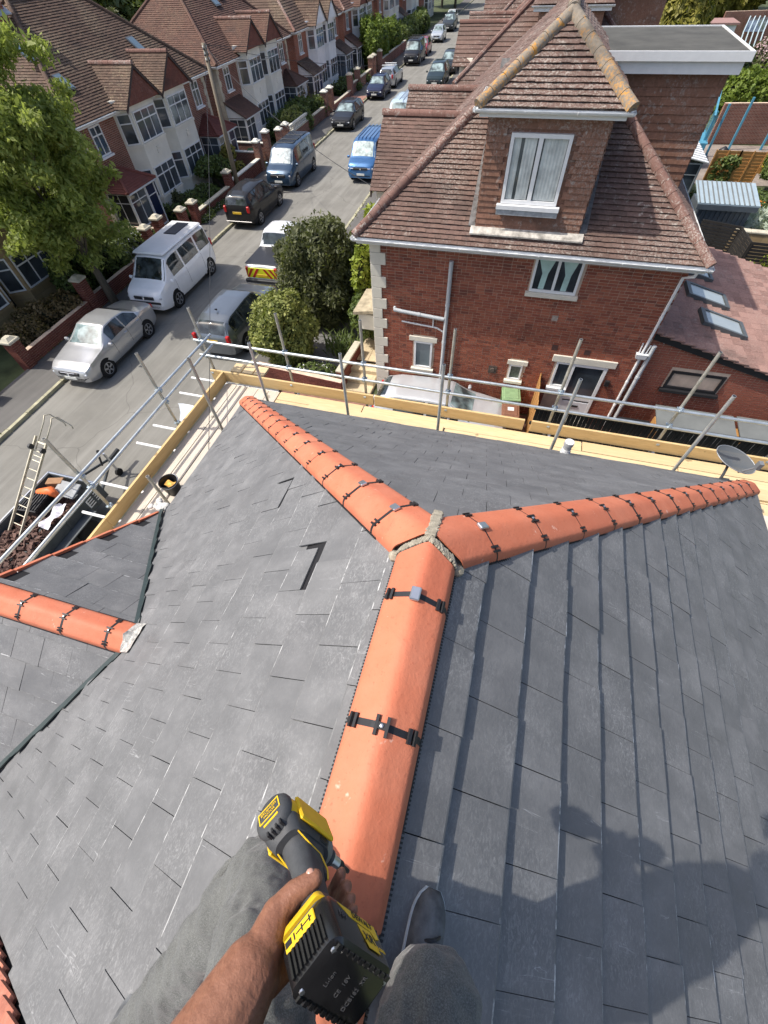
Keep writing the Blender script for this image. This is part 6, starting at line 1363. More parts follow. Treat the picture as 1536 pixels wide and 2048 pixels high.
for a, b in (((tx0, ty0, tz1), (tx0, ty1, tz1)), ((tx1, ty0, tz1), (tx1, ty1, tz1)), ((tx0, ty1, tz1), (tx1, ty1, tz1))): MB().tube([a, b], 0.03, 6).build('top_rail', m_silver, tr)
for k in range(4): MB().bb((tx1 + 0.001, ty0 + 0.3 + 0.95 * k, tz0), (tx1 + 0.03, ty0 + 0.36 + 0.95 * k, tz1)).build('stay', TRm, tr)
MB().bb((tx1 + 0.002, ty1 - 0.62, tz0 + 0.1), (tx1 + 0.012, ty1 - 0.22, tz0 + 0.38)).build('sign_plate', m_white, tr)
for k in range(3): MB().bb((tx1 + 0.013, ty1 - 0.58, tz0 + 0.14 + 0.08 * k), (tx1 + 0.016, ty1 - 0.26, tz0 + 0.18 + 0.08 * k)).build('sign_print', m_trim, tr)
for y in (2.7, 3.6):
    for sx in (tx0 - 0.12, tx1 + 0.12):
        q = MB(); q.lathe([(0.18, -0.09), (0.29, -0.09), (0.32, -0.05), (0.32, 0.05), (0.29, 0.09), (0.18, 0.09)], (sx, y, 0.32), 20, 0, Matrix.Rotation(R(90), 3, 'Y')); w_ = q.build('wheel', m_tyre, tr, 'auto')
        q = MB(); q.lathe([(0.19, -0.02), (0.15, 0.05), (0.05, 0.07), (0, 0.07)], (sx, y, 0.32), 14, 0, Matrix.Rotation(R(90) * (1 if sx > -11 else -1), 3, 'Y')); q.build('rim', M_simple('rust_rim', (0.20, 0.10, 0.06), 0.7, 0.4, 12), w_)
MB().prism([(tx1 + 0.02, 2.2, 0.68), (tx1 + 0.28, 2.2, 0.68), (tx1 + 0.28, 4.05, 0.68), (tx1 + 0.02, 4.05, 0.68)], (0, 0, 0.03)).build('mudguard', TRm, tr)
MB().tube([(-11.4, ty1, 0.5), (-10.8, 6.0, 0.5), (-10.2, ty1, 0.5)], 0.05, 6).build('drawbar', TRm, tr); MB().tube([(-10.8, 5.9, 0.5), (-10.8, 6.35, 0.52)], 0.06, 8).build('hitch', m_trim, tr)
MB().tube([(-10.62, 5.8, 0.05), (-10.62, 5.8, 0.95)], 0.035, 8).build('jockey_stand', m_silver, tr); MB().lathe([(0.12, -0.04), (0.12, 0.04)], (-10.62, 5.8, 0.12), 12, 0, Matrix.Rotation(R(90), 3, 'Y')).build('jockey_wheel', m_tyre, tr)
MB().tube([(-10.75, 5.6, 0.6), (-10.70, 5.75, 1.1), (-10.6, 5.72, 1.15)], 0.03, 6).build('brake_lever', m_trim, tr)
rb = MB()
for k in range(900):
    x, y = random.uniform(tx0 + 0.1, tx1 - 0.1), ty0 + 0.1 + (ty1 - ty0 - 0.6) * random.random() ** 1.2; hh = tz0 + 0.05 + 0.42 * math.exp(-((y - 2.3) / 1.5) ** 2) * (0.6 + 0.5 * (x - tx0) / 1.7) * random.random() ** 0.4
    rb.box((x, y, hh), (random.uniform(.05, .18), random.uniform(.04, .14), random.uniform(.012, .03)), 0, Matrix.Rotation(random.uniform(0, 6.28), 3, 'Z') @ Matrix.Rotation(random.uniform(-.8, .8), 3, 'X') @ Matrix.Rotation(random.uniform(-.8, .8), 3, 'Y'))
m_rub = M_brick('broken_tile', [(0.10, 0.06, 0.05), (0.17, 0.10, 0.08), (0.24, 0.15, 0.12), (0.13, 0.075, 0.06)], 0.2)
tag(rb.build('rubble', m_rub), 'broken brown roof tiles heaped in the trailer', 'rubble', kind='stuff')
ct = thing('plastic_crate', 'black ribbed plastic crate on the rubble in the trailer', 'crate', (-11.2, 3.75, tz0 + .2), None, 0.1)
MB().box((0, 0, 0.16), (0.50, 0.62, 0.30), 0, None, 1.1).build('shell', m_blackp, ct)
for k in range(7): MB().box((-0.24 + 0.08 * k, 0, 0.325), (0.03, 0.60, 0.02)).build('rib', m_blackp, ct)
q = MB(); q.tube([(-11.35, 4.05, 1.02), (-11.0, 4.15, 1.06), (-10.75, 4.08, 1.0)], [0.10, 0.14, 0.07], 8); tag(q.build('orange_sack', M_simple('orange_plastic', (0.75, 0.16, 0.04), 0.5), None, True), 'bright orange plastic sack at the head of the trailer', 'sack')
q = MB(); P = []
for i in range(6):
    for k in range(9): P.append((-10.55 + 0.06 * i + random.uniform(-.01, .01), 3.1 + 0.1 * k, 1.0 + 0.05 * math.sin(k * 1.2 + i) + random.uniform(-.02, .03)))
q.add(P, [(i * 9 + k, (i + 1) * 9 + k, (i + 1) * 9 + k + 1, i * 9 + k + 1) for i in range(5) for k in range(8)]); tag(q.build('plastic_bag', M_simple('white_bag', (0.62, 0.60, 0.64), 0.4, 0.2, 12), None, True), 'crumpled white printed bag on the trailer rubble', 'bag')
q = MB(); q.cbox((-10.7, 4.35, 0.98), (0.7, 0.45, 0.05), 0.01, 0, Matrix.Rotation(0.2, 3, 'X')); tag(q.build('plasterboard', M_simple('grey_sheet', (0.32, 0.33, 0.33), 0.8, 0.2, 5)), 'grey board offcut at the head of the trailer', 'board')
q = MB(); q.cbox((-11.2, 4.5, 0.95), (0.45, 0.22, 0.2), 0.01, 0, Matrix.Rotation(0.3, 3, 'Z')); tag(q.build('cardboard_box', M_simple('cardboard', (0.30, 0.17, 0.09), 0.85, 0.15)), 'brown cardboard box in the trailer corner', 'box')
# roof ladder leaning on the trailer side
m_lad = M_simple('ladder_alloy', (0.50, 0.46, 0.36), 0.5, 0.2, 6, 0, 0.4)
ld = thing('ladder', 'alloy roof ladder with hooked end and wheels leaning beside the trailer', 'ladder', (-11.3, 2.5, 0))
B0, T0 = Vector((-11.28, 2.35, 0.45)), Vector((-10.85, 4.95, 2.35)); dl = (T0 - B0).normalized(); sdx = Vector((1, 0, 0)) - dl * dl.x; sdx.normalize(); LL = (T0 - B0).length
for sg in (-1, 1): 
    a, b = B0 + sdx * sg * 0.19, T0 + sdx * sg * 0.19; MB().prism([a - sdx * 0.014, a + sdx * 0.014, b + sdx * 0.014, b - sdx * 0.014], dl.cross(sdx) * -0.06).build('stile', m_lad, ld)
k = 0.12
while k < LL: MB().tube([B0 + dl * k - sdx * 0.19, B0 + dl * k + sdx * 0.19], 0.014, 8).build('rung', m_lad, ld); k += 0.25
upn = sdx.cross(dl)
for sg in (-0.12, 0.12):
    p = T0 + sdx * sg - dl * 0.35; MB().tube([p, p + dl * 0.75, p + dl * 0.92 + upn * 0.03, p + dl * 0.98 - upn * 0.10, p + dl * 0.86 - upn * 0.40 + sdx * 0.15, p + dl * 0.80 - upn * 0.42 + sdx * .22], 0.016, 8).build('hook', m_lad, ld, True)
for sg in (-0.2, 0.2): MB().lathe([(0.07, -0.03), (0.07, 0.03)], T0 + sdx * sg - dl * 0.30 + upn * 0.08, 12, 0, Matrix.Rotation(R(90), 3, 'Y')).build('wheel', m_trim, ld)
for d_ in (0.05, -0.3): MB().tube([T0 - dl * (0.45 + d_) - sdx * .16, T0 - dl * (0.45 + d_) + sdx * 0.16], 0.012, 8).build('brace', m_lad, ld)
for (a, b) in (((-10.9, 4.6, 2.25), (-5.36, 4.35, 2.35)), ((-11.0, 4.3, 2.0), (-5.36, 4.35, 2.1))): pass
# grey sheet hanging outside the toe board
q = MB(); P = []
for i in range(6):
    for k in range(5): P.append((-5.85 + 0.13 * k, 5.05 - 0.20 * i * (k / 4) ** 0.5, ZB - 0.1 - 0.06 * i + 0.02 * math.sin(i * 1.7 + k)))
q.add(P, [(i * 5 + k, i * 5 + k + 1, (i + 1) * 5 + k + 1, (i + 1) * 5 + k) for i in range(5) for k in range(4)]); tag(q.build('plastic_sheet', M_simple('pale_sheet', (0.50, 0.54, 0.58), 0.35, 0.2, 8), None, True), 'pale grey plastic sheet hung below the toe board', 'sheet')
# ================================================================== trees, hedges, shrubs
import numpy as np
RNG = np.random.default_rng(11)
def leaf_mesh(name, pts, nrm, size, mat, parent, droop=0.0, aspect=1.8, jitter=0.9, sizevar=0.35):
    n = len(pts)
    d = RNG.normal(size=(n, 3)); d[:, 2] -= droop * 2.5; d /= np.linalg.norm(d, axis=1)[:, None] + 1e-9
    nn = nrm + jitter * RNG.normal(size=(n, 3)); nn[:, 2] += 0.35
    nn /= np.linalg.norm(nn, axis=1)[:, None] + 1e-9
    d = d - nn * (d * nn).sum(1)[:, None]; d /= np.linalg.norm(d, axis=1)[:, None] + 1e-9
    b = np.cross(nn, d); s = size * (1 + sizevar * RNG.normal(size=n)).clip(0.4, 2.0)
    L = (s * aspect / 2)[:, None]; W = (s / 2)[:, None]
    v = np.empty((n, 4, 3)); v[:, 0] = pts - d * L; v[:, 1] = pts + b * W - nn * W * 0.25; v[:, 2] = pts + d * L; v[:, 3] = pts - b * W - nn * W * 0.25
    me = bpy.data.meshes.new(name); me.vertices.add(4 * n); me.vertices.foreach_set('co', v.reshape(-1))
    me.loops.add(4 * n); me.loops.foreach_set('vertex_index', np.arange(4 * n)); me.polygons.add(n); me.polygons.foreach_set('loop_start', np.arange(0, 4 * n, 4)); 
    me.materials.append(mat); me.update(calc_edges=True); return link(name, me, parent)
def blob_pts(blobs, dens, fill=0.25, clump=0.0):
    """leaf positions on and in a union of lumpy ellipsoids"""
    P, N = [], []
    for (c, r) in blobs:
        c, r = np.array(c, float), np.array(r, float); area = 4 * math.pi * ((r[0] * r[1]) ** 1.6 / 3 + (r[0] * r[2]) ** 1.6 / 3 + (r[1] * r[2]) ** 1.6 / 3) ** (1 / 1.6); n = int(area * dens)
        u = RNG.normal(size=(n, 3)); u /= np.linalg.norm(u, axis=1)[:, None]
        rr = 1 - fill * RNG.random(n) ** 1.5
        bump = 1 + 0.13 * np.sin(u[:, 0] * 7 + c[0] * 3) * np.sin(u[:, 1] * 6 + c[1]) + 0.08 * np.sin(u[:, 2] * 11 + c[2] * 5) * np.cos(u[:, 0] * 13) + 0.05 * RNG.normal(size=n)
        p = c + u * r * (rr * bump)[:, None]; nrm = u / r; nrm /= np.linalg.norm(nrm, axis=1)[:, None]; P.append(p); N.append(nrm)
    P, N = np.concatenate(P), np.concatenate(N)
    keep = np.ones(len(P), bool)                 # drop leaves buried deep in another lump
    for (c, r) in blobs: keep &= (((P - np.array(c)) / (np.array(r) * 0.72)) ** 2).sum(1) > 1
    return P[keep], N[keep]
def dark_core(name, blobs, parent, mat, k=0.80):  # solid near-black lumps keep the gaps between leaves dark; no branches modelled
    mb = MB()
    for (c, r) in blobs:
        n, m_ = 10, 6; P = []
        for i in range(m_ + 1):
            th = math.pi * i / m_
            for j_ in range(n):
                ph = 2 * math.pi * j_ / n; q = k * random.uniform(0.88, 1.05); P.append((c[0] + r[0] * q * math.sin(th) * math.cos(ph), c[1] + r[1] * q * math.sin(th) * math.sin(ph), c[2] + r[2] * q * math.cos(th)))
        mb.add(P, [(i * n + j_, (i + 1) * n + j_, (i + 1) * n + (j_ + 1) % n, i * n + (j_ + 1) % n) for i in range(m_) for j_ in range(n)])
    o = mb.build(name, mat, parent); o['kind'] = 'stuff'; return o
m_bark = M_wood('bark', (0.09, 0.075, 0.055), (0.20, 0.17, 0.125), 'Z', 1.2, 0.95)
m_corefill = M_simple('dark_olive_filling', (0.022, 0.026, 0.012), 0.95, 0.4, 3, src='World')  # near-black olive for the filling inside leaf lumps
LF = {
 'ash': M_leaf('ash_leaf', (0.18, 0.23, 0.045), (0.29, 0.35, 0.075), (0.42, 0.46, 0.14), 0.48),
 'dark': M_leaf('yew_leaf', (0.045, 0.055, 0.022), (0.08, 0.092, 0.036), (0.14, 0.145, 0.06)),
 'varieg': M_leaf('variegated_leaf', (0.09, 0.12, 0.025), (0.22, 0.25, 0.06), (0.42, 0.42, 0.13)),
 'mid': M_leaf('mid_leaf', (0.055, 0.085, 0.02), (0.095, 0.14, 0.032), (0.16, 0.20, 0.055)),
 'lime': M_leaf('lime_leaf', (0.13, 0.19, 0.02), (0.24, 0.30, 0.03), (0.36, 0.40, 0.06)),
 'bright': M_leaf('privet_leaf', (0.07, 0.115, 0.015), (0.13, 0.19, 0.022), (0.20, 0.26, 0.04)),
 'gold': M_leaf('golden_conifer', (0.10, 0.10, 0.02), (0.20, 0.185, 0.03), (0.34, 0.30, 0.06)),
 'brown': M_leaf('bronze_leaf', (0.07, 0.05, 0.02), (0.14, 0.10, 0.045), (0.22, 0.16, 0.08)),
 'pink': M_leaf('blossom', (0.36, 0.22, 0.24), (0.48, 0.32, 0.33), (0.6, 0.45, 0.44)),
 'yellow': M_leaf('yellow_flower', (0.55, 0.40, 0.02), (0.7, 0.52, 0.03), (0.8, 0.62, 0.08)),
 'silver': M_leaf('silver_leaf', (0.25, 0.30, 0.22), (0.40, 0.46, 0.36), (0.55, 0.60, 0.5)),
 'white': M_leaf('white_flower', (0.45, 0.45, 0.42), (0.6, 0.6, 0.56), (0.7, 0.7, 0.68)),
 'lilac': M_leaf('lilac_flower', (0.30, 0.30, 0.40), (0.42, 0.42, 0.50), (0.55, 0.55, 0.6)),
 'orange': M_leaf('orange_flower', (0.6, 0.15, 0.01), (0.75, 0.22, 0.02), (0.8, 0.3, 0.05)),
}
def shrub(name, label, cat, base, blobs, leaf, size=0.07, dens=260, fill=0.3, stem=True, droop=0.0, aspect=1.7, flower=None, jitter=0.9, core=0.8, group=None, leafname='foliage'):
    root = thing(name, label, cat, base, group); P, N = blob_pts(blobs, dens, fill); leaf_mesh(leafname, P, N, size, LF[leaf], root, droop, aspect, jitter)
    if core: dark_core('dark_filling', blobs, root, m_corefill, core)
    if flower:
        lf, n, sz = flower; idx = RNG.choice(len(P), min(n, len(P)), replace=False); leaf_mesh('blossom', P[idx] + N[idx] * 0.03, N[idx], sz, LF[lf], root, 0, 1.1, 0.4)
    if stem:
        b = Vector(base); c = Vector(blobs[0][0]); mb = MB()
        for k in range(3): mb.tube([b + Vector((0.06 * (k - 1), 0.04 * k, 0)), b.lerp(c, 0.5) + Vector((random.uniform(-.1, .1), random.uniform(-.1, .1), 0)), c], [0.05, 0.04, 0.02], 6)
        mb.build('stem', m_bark, root)
    return root
def lumps(c, r, k, spread=0.55, sz=0.55):
    """a main ellipsoid broken into k overlapping lumps"""
    c, r = np.array(c, float), np.array(r, float); out = []
    for i in range(k):
        u = RNG.normal(size=3); u /= np.linalg.norm(u); out.append((tuple(c + u * r * spread * RNG.uniform(0.7, 1.15)), tuple(r * sz * RNG.uniform(0.75, 1.2))))
    return out
# ---- the big street tree
TB = ST(-1.42, 14.65, PZ); tree = thing('street_tree', 'big leafy street tree growing from the left pavement over the silver saloon', 'tree', TB)
TC = Vector((-17.85, 14.7, 5.0))
mb = MB(); mb.tube([TB, TB + Vector((-0.12, 0.05, 1.2)), TB + Vector((-0.30, 0.1, 2.6)), TB + Vector((-0.5, 0.15, 4.2)), TB + Vector((-0.65, 0.2, 6.0))], [0.20, 0.15, 0.13, 0.10, 0.05], 12); mb.build('trunk', m_bark, tree, True)
blobs = []
for i in range(74):
    u = RNG.normal(size=3); u /= np.linalg.norm(u); rr = RNG.uniform(0.55, 1.0)
    p = Vector((TC.x + u[0] * 2.05 * rr, TC.y + u[1] * 2.2 * rr, TC.z + u[2] * 3.3 * rr + 0.45)); s_ = RNG.uniform(0.26, 0.62); blobs.append(((p.x, p.y, p.z), (s_ * 1.25, s_ * 1.25, s_ * 0.8)))
for i in range(70):                              # loose sprays beyond the main lumps
    u = RNG.normal(size=3); u /= np.linalg.norm(u); rr = RNG.uniform(0.98, 1.25); s_ = RNG.uniform(0.12, 0.26); blobs.append(((TC.x + u[0] * 2.1 * rr, TC.y + u[1] * 2.25 * rr, TC.z + u[2] * 3.3 * rr + 0.45), (s_ * 1.6, s_ * 1.6, s_)))
for i in range(16):
    h = RNG.uniform(1.8, 5.2); a = TB + Vector((-0.1 * h, 0.03 * h, h)); b = Vector(blobs[i * 2][0]); mb = MB(); m1 = a.lerp(b, 0.5) + Vector((0, 0, 0.25)); mb.tube([a, m1, b], [0.06, 0.04, 0.012], 6); mb.build('limb', m_bark, tree)
P, N = blob_pts(blobs, 520, 0.85); P = P + RNG.normal(size=P.shape) * 0.10; leaf_mesh('crown', P, N, 0.070, LF['ash'], tree, 0.5, 2.3, 1.0, 0.5)
# ---- shrubs in the front garden of the brick house
shrub('evergreen_tree', 'dark bushy evergreen between the pickup and the brick house', 'tree', (-7.1, 15.6, 0), [((-7.35, 15.7, 1.85), (1.55, 1.45, 1.85))] + lumps((-7.35, 15.7, 2.0), (1.8, 1.6, 1.85), 38, 0.85, 0.26), 'dark', 0.062, 620, 0.45, droop=0.2, aspect=2.6)
shrub('variegated_bush', 'round pale yellow-green variegated bush in front of the grey estate car', 'bush', (-7.75, 12.5, 0), [((-7.75, 12.6, 1.30), (1.12, 1.08, 1.25))] + lumps((-7.75, 12.6, 1.35), (1.2, 1.15, 1.28), 26, 0.8, 0.28), 'varieg', 0.075, 620, 0.35, aspect=1.4)
shrub('lime_bush', 'bright lime green shrub against the corner of the brick house', 'bush', (-5.1, 15.6, 0), lumps((-5.2, 15.4, 2.2), (0.6, 1.0, 1.9), 9, 0.7, 0.42), 'lime', 0.09, 300, 0.5, aspect=1.8)
shrub('climber', 'green climber below the lime shrub beside the white quoins', 'shrub', (-4.6, 14.2, 0), lumps((-4.9, 14.4, 1.2), (0.7, 1.0, 1.1), 8, 0.6, 0.5), 'mid', 0.08, 300, 0.4)
fx = thing('flax_plant', 'dark strap-leaved plant beside the path below the evergreen', 'plant', (-5.9, 13.6, 0)); mb = MB()
for k in range(170):
    a = random.uniform(0, 6.28); L = random.uniform(0.5, 1.1); el = random.uniform(0.5, 1.4); b = Vector((-5.9 + random.gauss(0, .35), 13.7 + random.gauss(0, .4), 0.05)); d = Vector((math.cos(a) * math.cos(el), math.sin(a) * math.cos(el), math.sin(el))); w = Vector((-math.sin(a), math.cos(a), 0)) * 0.022
    m1 = b + d * L * 0.6; t = b + d * L + Vector((0, 0, -0.25 * L)); mb.add([b - w, b + w, m1 + w, t, m1 - w], [(0, 1, 2, 4), (4, 2, 3)])
mb.build('leaves', LF['mid'], fx)['kind'] = 'stuff'
shrub('flowering_shrub', 'low shrub with small white flowers behind the low front wall', 'shrub', (-6.2, 11.6, 0), lumps((-6.2, 11.6, 0.35), (1.0, 0.45, 0.35), 6, 0.6, 0.6), 'mid', 0.06, 300, 0.4, flower=('white', 120, 0.05))
# low front wall, path and steps of the brick house
gwall('low brick wall between the round bush and the cream steps', (-8.35, 11.35, 0), (-4.95, 11.05, 0), 0.62, 0.22)
sheet('gravel_bed', [(-8.2, 11.5, 0.0), (-4.0, 11.3, 0.0), (-4.0, 17, 0.0), (-8.2, 17, 0.0)], M_simple('grey_gravel', (0.16, 0.155, 0.15), 0.95, 0.5, 25, 0.8, src='World'))
sheet('drive', [(-9.2, 8.8, 0.004), (4.6, 8.8, 0.004), (4.6, 11.62, 0.004), (-9.2, 11.2, 0.004)], M_simple('brick_drive', (0.22, 0.115, 0.085), 0.9, 0.3, 5, 0.3, src='World'))
sp2 = thing('steps', 'cream paved path and steps up to the brick house front', 'steps', (-4.6, 11.8, 0)); m_step = M_simple('cream_paving', (0.52, 0.42, 0.27), 0.9, 0.15, 6, 0.2)
for k in range(3): MB().cbox((-4.55, 11.5 + 0.42 * k, 0.05 + 0.075 * k), (1.05, 0.44, 0.10 + 0.15 * k), 0.015).build('step', m_step, sp2)
for i in range(2):
    for k in range(4): MB().cbox((-4.80 + 0.5 * i, 12.95 + 0.45 * k, 0.36), (0.49, 0.44, 0.05), 0.006).build('paving_slab', m_step, sp2)
gwall('small curved wall with cream coping beside the steps', (-5.15, 11.3, 0), (-5.05, 13.2, 0), 0.75, 0.2, m_cap)
# ---- left gardens
def gs(n, s, z=0): p = ST(n, s, z); return (p.x, p.y, p.z)
def hedge_blobs(n0, n1, s0, s1, h, k):
    return [(gs(RNG.uniform(n0, n1), s0 + (s1 - s0) * (i + .5) / k, h * RNG.uniform(.42, .55)), (abs(n1 - n0) / 2 + .25, (s1 - s0) / k * 0.8, h * .55)) for i in range(k)]
shrub('hedge', 'brownish bronze hedge behind the low wall at the left edge', 'hedge', gs(-3.2, 12), hedge_blobs(-3.6, -2.6, 10.6, 13.7, 1.1, 6), 'brown', 0.07, 380, 0.3)
shrub('hedge', 'dark green hedge under the big tree behind the brick wall', 'hedge', gs(-3.4, 16), hedge_blobs(-3.9, -2.7, 14.2, 18.0, 1.7, 7), 'mid', 0.08, 330, 0.35)
shrub('flowering_shrub', 'lilac blue flowering shrub behind the camper van', 'shrub', gs(-2.6, 18.6), hedge_blobs(-3.0, -2.3, 17.4, 19.2, 1.5, 4), 'mid', 0.07, 300, 0.35, flower=('lilac', 900, 0.06))
shrub('flowering_shrub', 'white flowering shrub beside the brick porch wall', 'shrub', gs(-3.2, 20.2), hedge_blobs(-4.4, -2.6, 19.6, 20.8, .9, 4), 'mid', 0.06, 300, 0.35, flower=('white', 700, 0.055))
shrub('shrub', 'green shrub filling the garden before the cream bays', 'shrub', gs(-3.6, 29.5), lumps(gs(-3.7, 29.0, .8), (1.1, 1.5, .8), 8, .7, .5), 'mid', 0.09, 240, 0.35)
shrub('flowering_shrub', 'low cottage garden shrub with orange flowers beside the low wall', 'shrub', gs(-2.9, 25.5), hedge_blobs(-4.0, -2.4, 23.9, 27.6, .75, 7), 'mid', 0.07, 260, 0.4, flower=('orange', 40, 0.06))
shrub('shrub', 'small dark conifer shrub under the cream bay', 'shrub', gs(-4.1, 25.0), [(gs(-4.1, 25.2, .5), (.35, .35, .6))], 'dark', 0.06, 400, 0.3)
shrub('flowering_shrub', 'trailing wall plants with pale flowers at the pavement edge', 'shrub', gs(-1.95, 25.8), hedge_blobs(-2.0, -1.75, 23.6, 28.0, .4, 7), 'mid', 0.05, 300, 0.4, flower=('white', 250, 0.035), stem=False)
shrub('shrub', 'yellowish bush right of the telegraph pole behind the wall', 'shrub', gs(-3.1, 31.0), lumps(gs(-3.1, 30.9, .9), (.8, 1.0, .8), 7, .7, .5), 'gold', 0.08, 260, 0.35)
shrub('hedge', 'long dark hedge above the wall in front of the second cream pair', 'hedge', gs(-3.2, 43), hedge_blobs(-4.0, -2.5, 39.5, 47, 1.5, 9), 'mid', 0.09, 200, 0.35)
shrub('shrub', 'pale variegated bush in front of the dark hedge and balustrade', 'shrub', gs(-2.9, 40.5), lumps(gs(-2.8, 41, 1.1), (.6, 1.6, .6), 7, .7, .5), 'varieg', 0.09, 200, 0.35)
shrub('shrub', 'dark red leaved shrub beside the porch of the second cream pair', 'shrub', gs(-4.6, 48), lumps(gs(-4.6, 47.6, 1.0), (.9, 1.3, .9), 6, .7, .5), 'brown', 0.1, 160, 0.35)
shrub('hedge', 'tall rounded golden green hedge before the red brick pairs', 'hedge', gs(-3.3, 69), [(gs(-3.3, 69, 1.9), (1.2, 3.4, 2.1))] + lumps(gs(-3.3, 69, 2.0), (1.3, 3.5, 2.0), 8, .7, .45), 'bright', 0.14, 110, 0.25)
shrub('hedge', 'lower rounded hedge just past the tall golden hedge', 'hedge', gs(-3.0, 76), [(gs(-3.0, 76, 1.5), (1.1, 2.8, 1.7))] + lumps(gs(-3.0, 76, 1.5), (1.1, 2.8, 1.5), 6, .7, .45), 'bright', 0.14, 110, 0.25)
shrub('shrub', 'green planting behind the low wall beside the blue hatchback', 'shrub', gs(-3.2, 58.5), hedge_blobs(-4.2, -2.5, 55, 62, .9, 6), 'mid', 0.1, 120, 0.35)
shrub('hedge', 'far dark garden hedge up the left side of the street', 'hedge', gs(-3.0, 88), hedge_blobs(-4.0, -2.4, 80, 100, 2.2, 9), 'mid', 0.16, 70, 0.3)
for i, (n, s, r_, h, lab, lf) in enumerate(((-1.0, 118, 3.6, 7, 'round tree closing the far end of the street', 'mid'), (-5, 128, 5, 9, 'tall tree behind the far end of the left row', 'mid'), (7.5, 108, 2.6, 6, 'small tree at the far right side of the street', 'bright'), (4, 140, 6, 10, 'large dark tree beyond the last cars', 'mid'), (-14, 30, 3.6, 8.5, 'dark tree behind the ridge of the nearest cream pair', 'dark'), (-15.5, 37.5, 3.4, 8, 'dark tree filling the gap between the two cream pairs', 'dark'), (-15, 23, 3.2, 8, 'tree behind the chimney of the nearest cream pair', 'mid'))):
    t = thing('tree', lab, 'tree', ST(n, s)); p = ST(n, s); mb = MB(); mb.tube([p, p + Vector((0.1, 0, h * 0.4)), p + Vector((0, 0.1, h * 0.75))], [0.25, 0.18, 0.08], 8); mb.build('trunk', m_bark, t)
    for k in range(4): mb = MB(); mb.tube([p + Vector((0, 0, h * .35 + .3 * k)), p + Vector((random.uniform(-1, 1) * r_ * .6, random.uniform(-1, 1) * r_ * .6, h * .7))], [.1, .03], 6); mb.build('limb', m_bark, t)
    bl = lumps((p.x, p.y, h * .62), (r_, r_, h * .42), 16, .75, .42); P, N = blob_pts(bl, 70, 0.4); leaf_mesh('crown', P, N, 0.22, LF[lf], t)
wb_ = []
for (n, s, r_, h) in ((-20, 18, 4, 8), (-21, 27, 4.5, 9), (-22, 36, 4.5, 9), (-21, 45, 4.5, 9), (-22, 56, 5, 9), (-21, 68, 5, 9), (-22, 82, 6, 10), (-30, 50, 6, 10), (-32, 75, 7, 11), (-30, 30, 5, 10)):
    p = ST(n, s); wb_ += lumps((p.x, p.y, h * .6), (r_, r_, h * .42), 14, .75, .45)
P, N = blob_pts(wb_, 45, .35); wo2 = leaf_mesh('woodland', P, N, .28, LF['mid'], None); tag(wo2, 'belt of green trees showing over the left roofs', 'woodland', kind='stuff')
# ================================================================== gardens behind the brick house
m_bfence = M_wood('black_stained_board', (0.018, 0.017, 0.016), (0.045, 0.04, 0.036), 'Z', 1.0, 0.8, False)
m_ofence = M_wood('orange_fence_board', (0.38, 0.19, 0.06), (0.52, 0.28, 0.10), 'X', 1.0, 0.8)
m_bluew = M_simple('blue_painted_wood', (0.08, 0.27, 0.38), 0.55, 0.15, 3)
fe = thing('closeboard_fence', 'dark stained closeboard fence between the drive and the scaffold', 'fence', (5.0, 9.35, 0))
x = 1.35
while x < 9.5:
    MB().box((x + 0.05, 9.36 + random.uniform(-.006, .006), 1.05), (0.098, 0.022, 2.1 + random.uniform(-.02, .02)), 0, Matrix.Rotation(R(9), 3, 'Z')).build('board', m_bfence, fe); x += 0.105
for z in (0.5, 1.5): MB().bb((1.3, 9.40, z), (9.5, 9.46, z + 0.08)).build('rail', m_bfence, fe)
MB().bb((1.3, 9.30, 2.12), (9.5, 9.43, 2.15)).build('capping', m_bfence, fe)
gp = thing('fence_panel', 'weathered orange timber panel standing end on beside the bins', 'fence', (1.5, 10.9, 0))
for k in range(9): MB().box((1.45 + 0.008 * (k % 2), 10.0 + 0.22 * k, 0.82), (0.025, 0.215, 1.64 + 0.03 * math.sin(k)), 0).build('board', m_ofence, gp)
for z in (0.4, 1.3): MB().bb((1.47, 9.9, z), (1.53, 11.9, z + 0.07)).build('rail', m_ofence, gp)
ls = thing('low_shed', 'low lean-to with pale grey sheet roof by the extension wall', 'shed', (6.8, 10.6, 0)); m_pale = M_simple('pale_sheet_roof', (0.15, 0.16, 0.157), 0.6, 0.15, 2)
MB().bb((4.95, 10.25, 0), (9.0, 11.2, 1.0)).build('frame', m_ofence, ls)
for k in range(2): MB().prism([(4.85 + 2.15 * k, 10.15, 1.16), (6.92 + 2.15 * k, 10.15, 1.14), (6.92 + 2.15 * k, 11.35, 1.26), (4.85 + 2.15 * k, 11.35, 1.28)], (0, 0, 0.03)).build('roof_sheet', m_pale, ls)
MB().box((4.55, 11.3, 0.45), (0.9, 0.25, 0.35)).build('planter', m_blacktrim, ls)
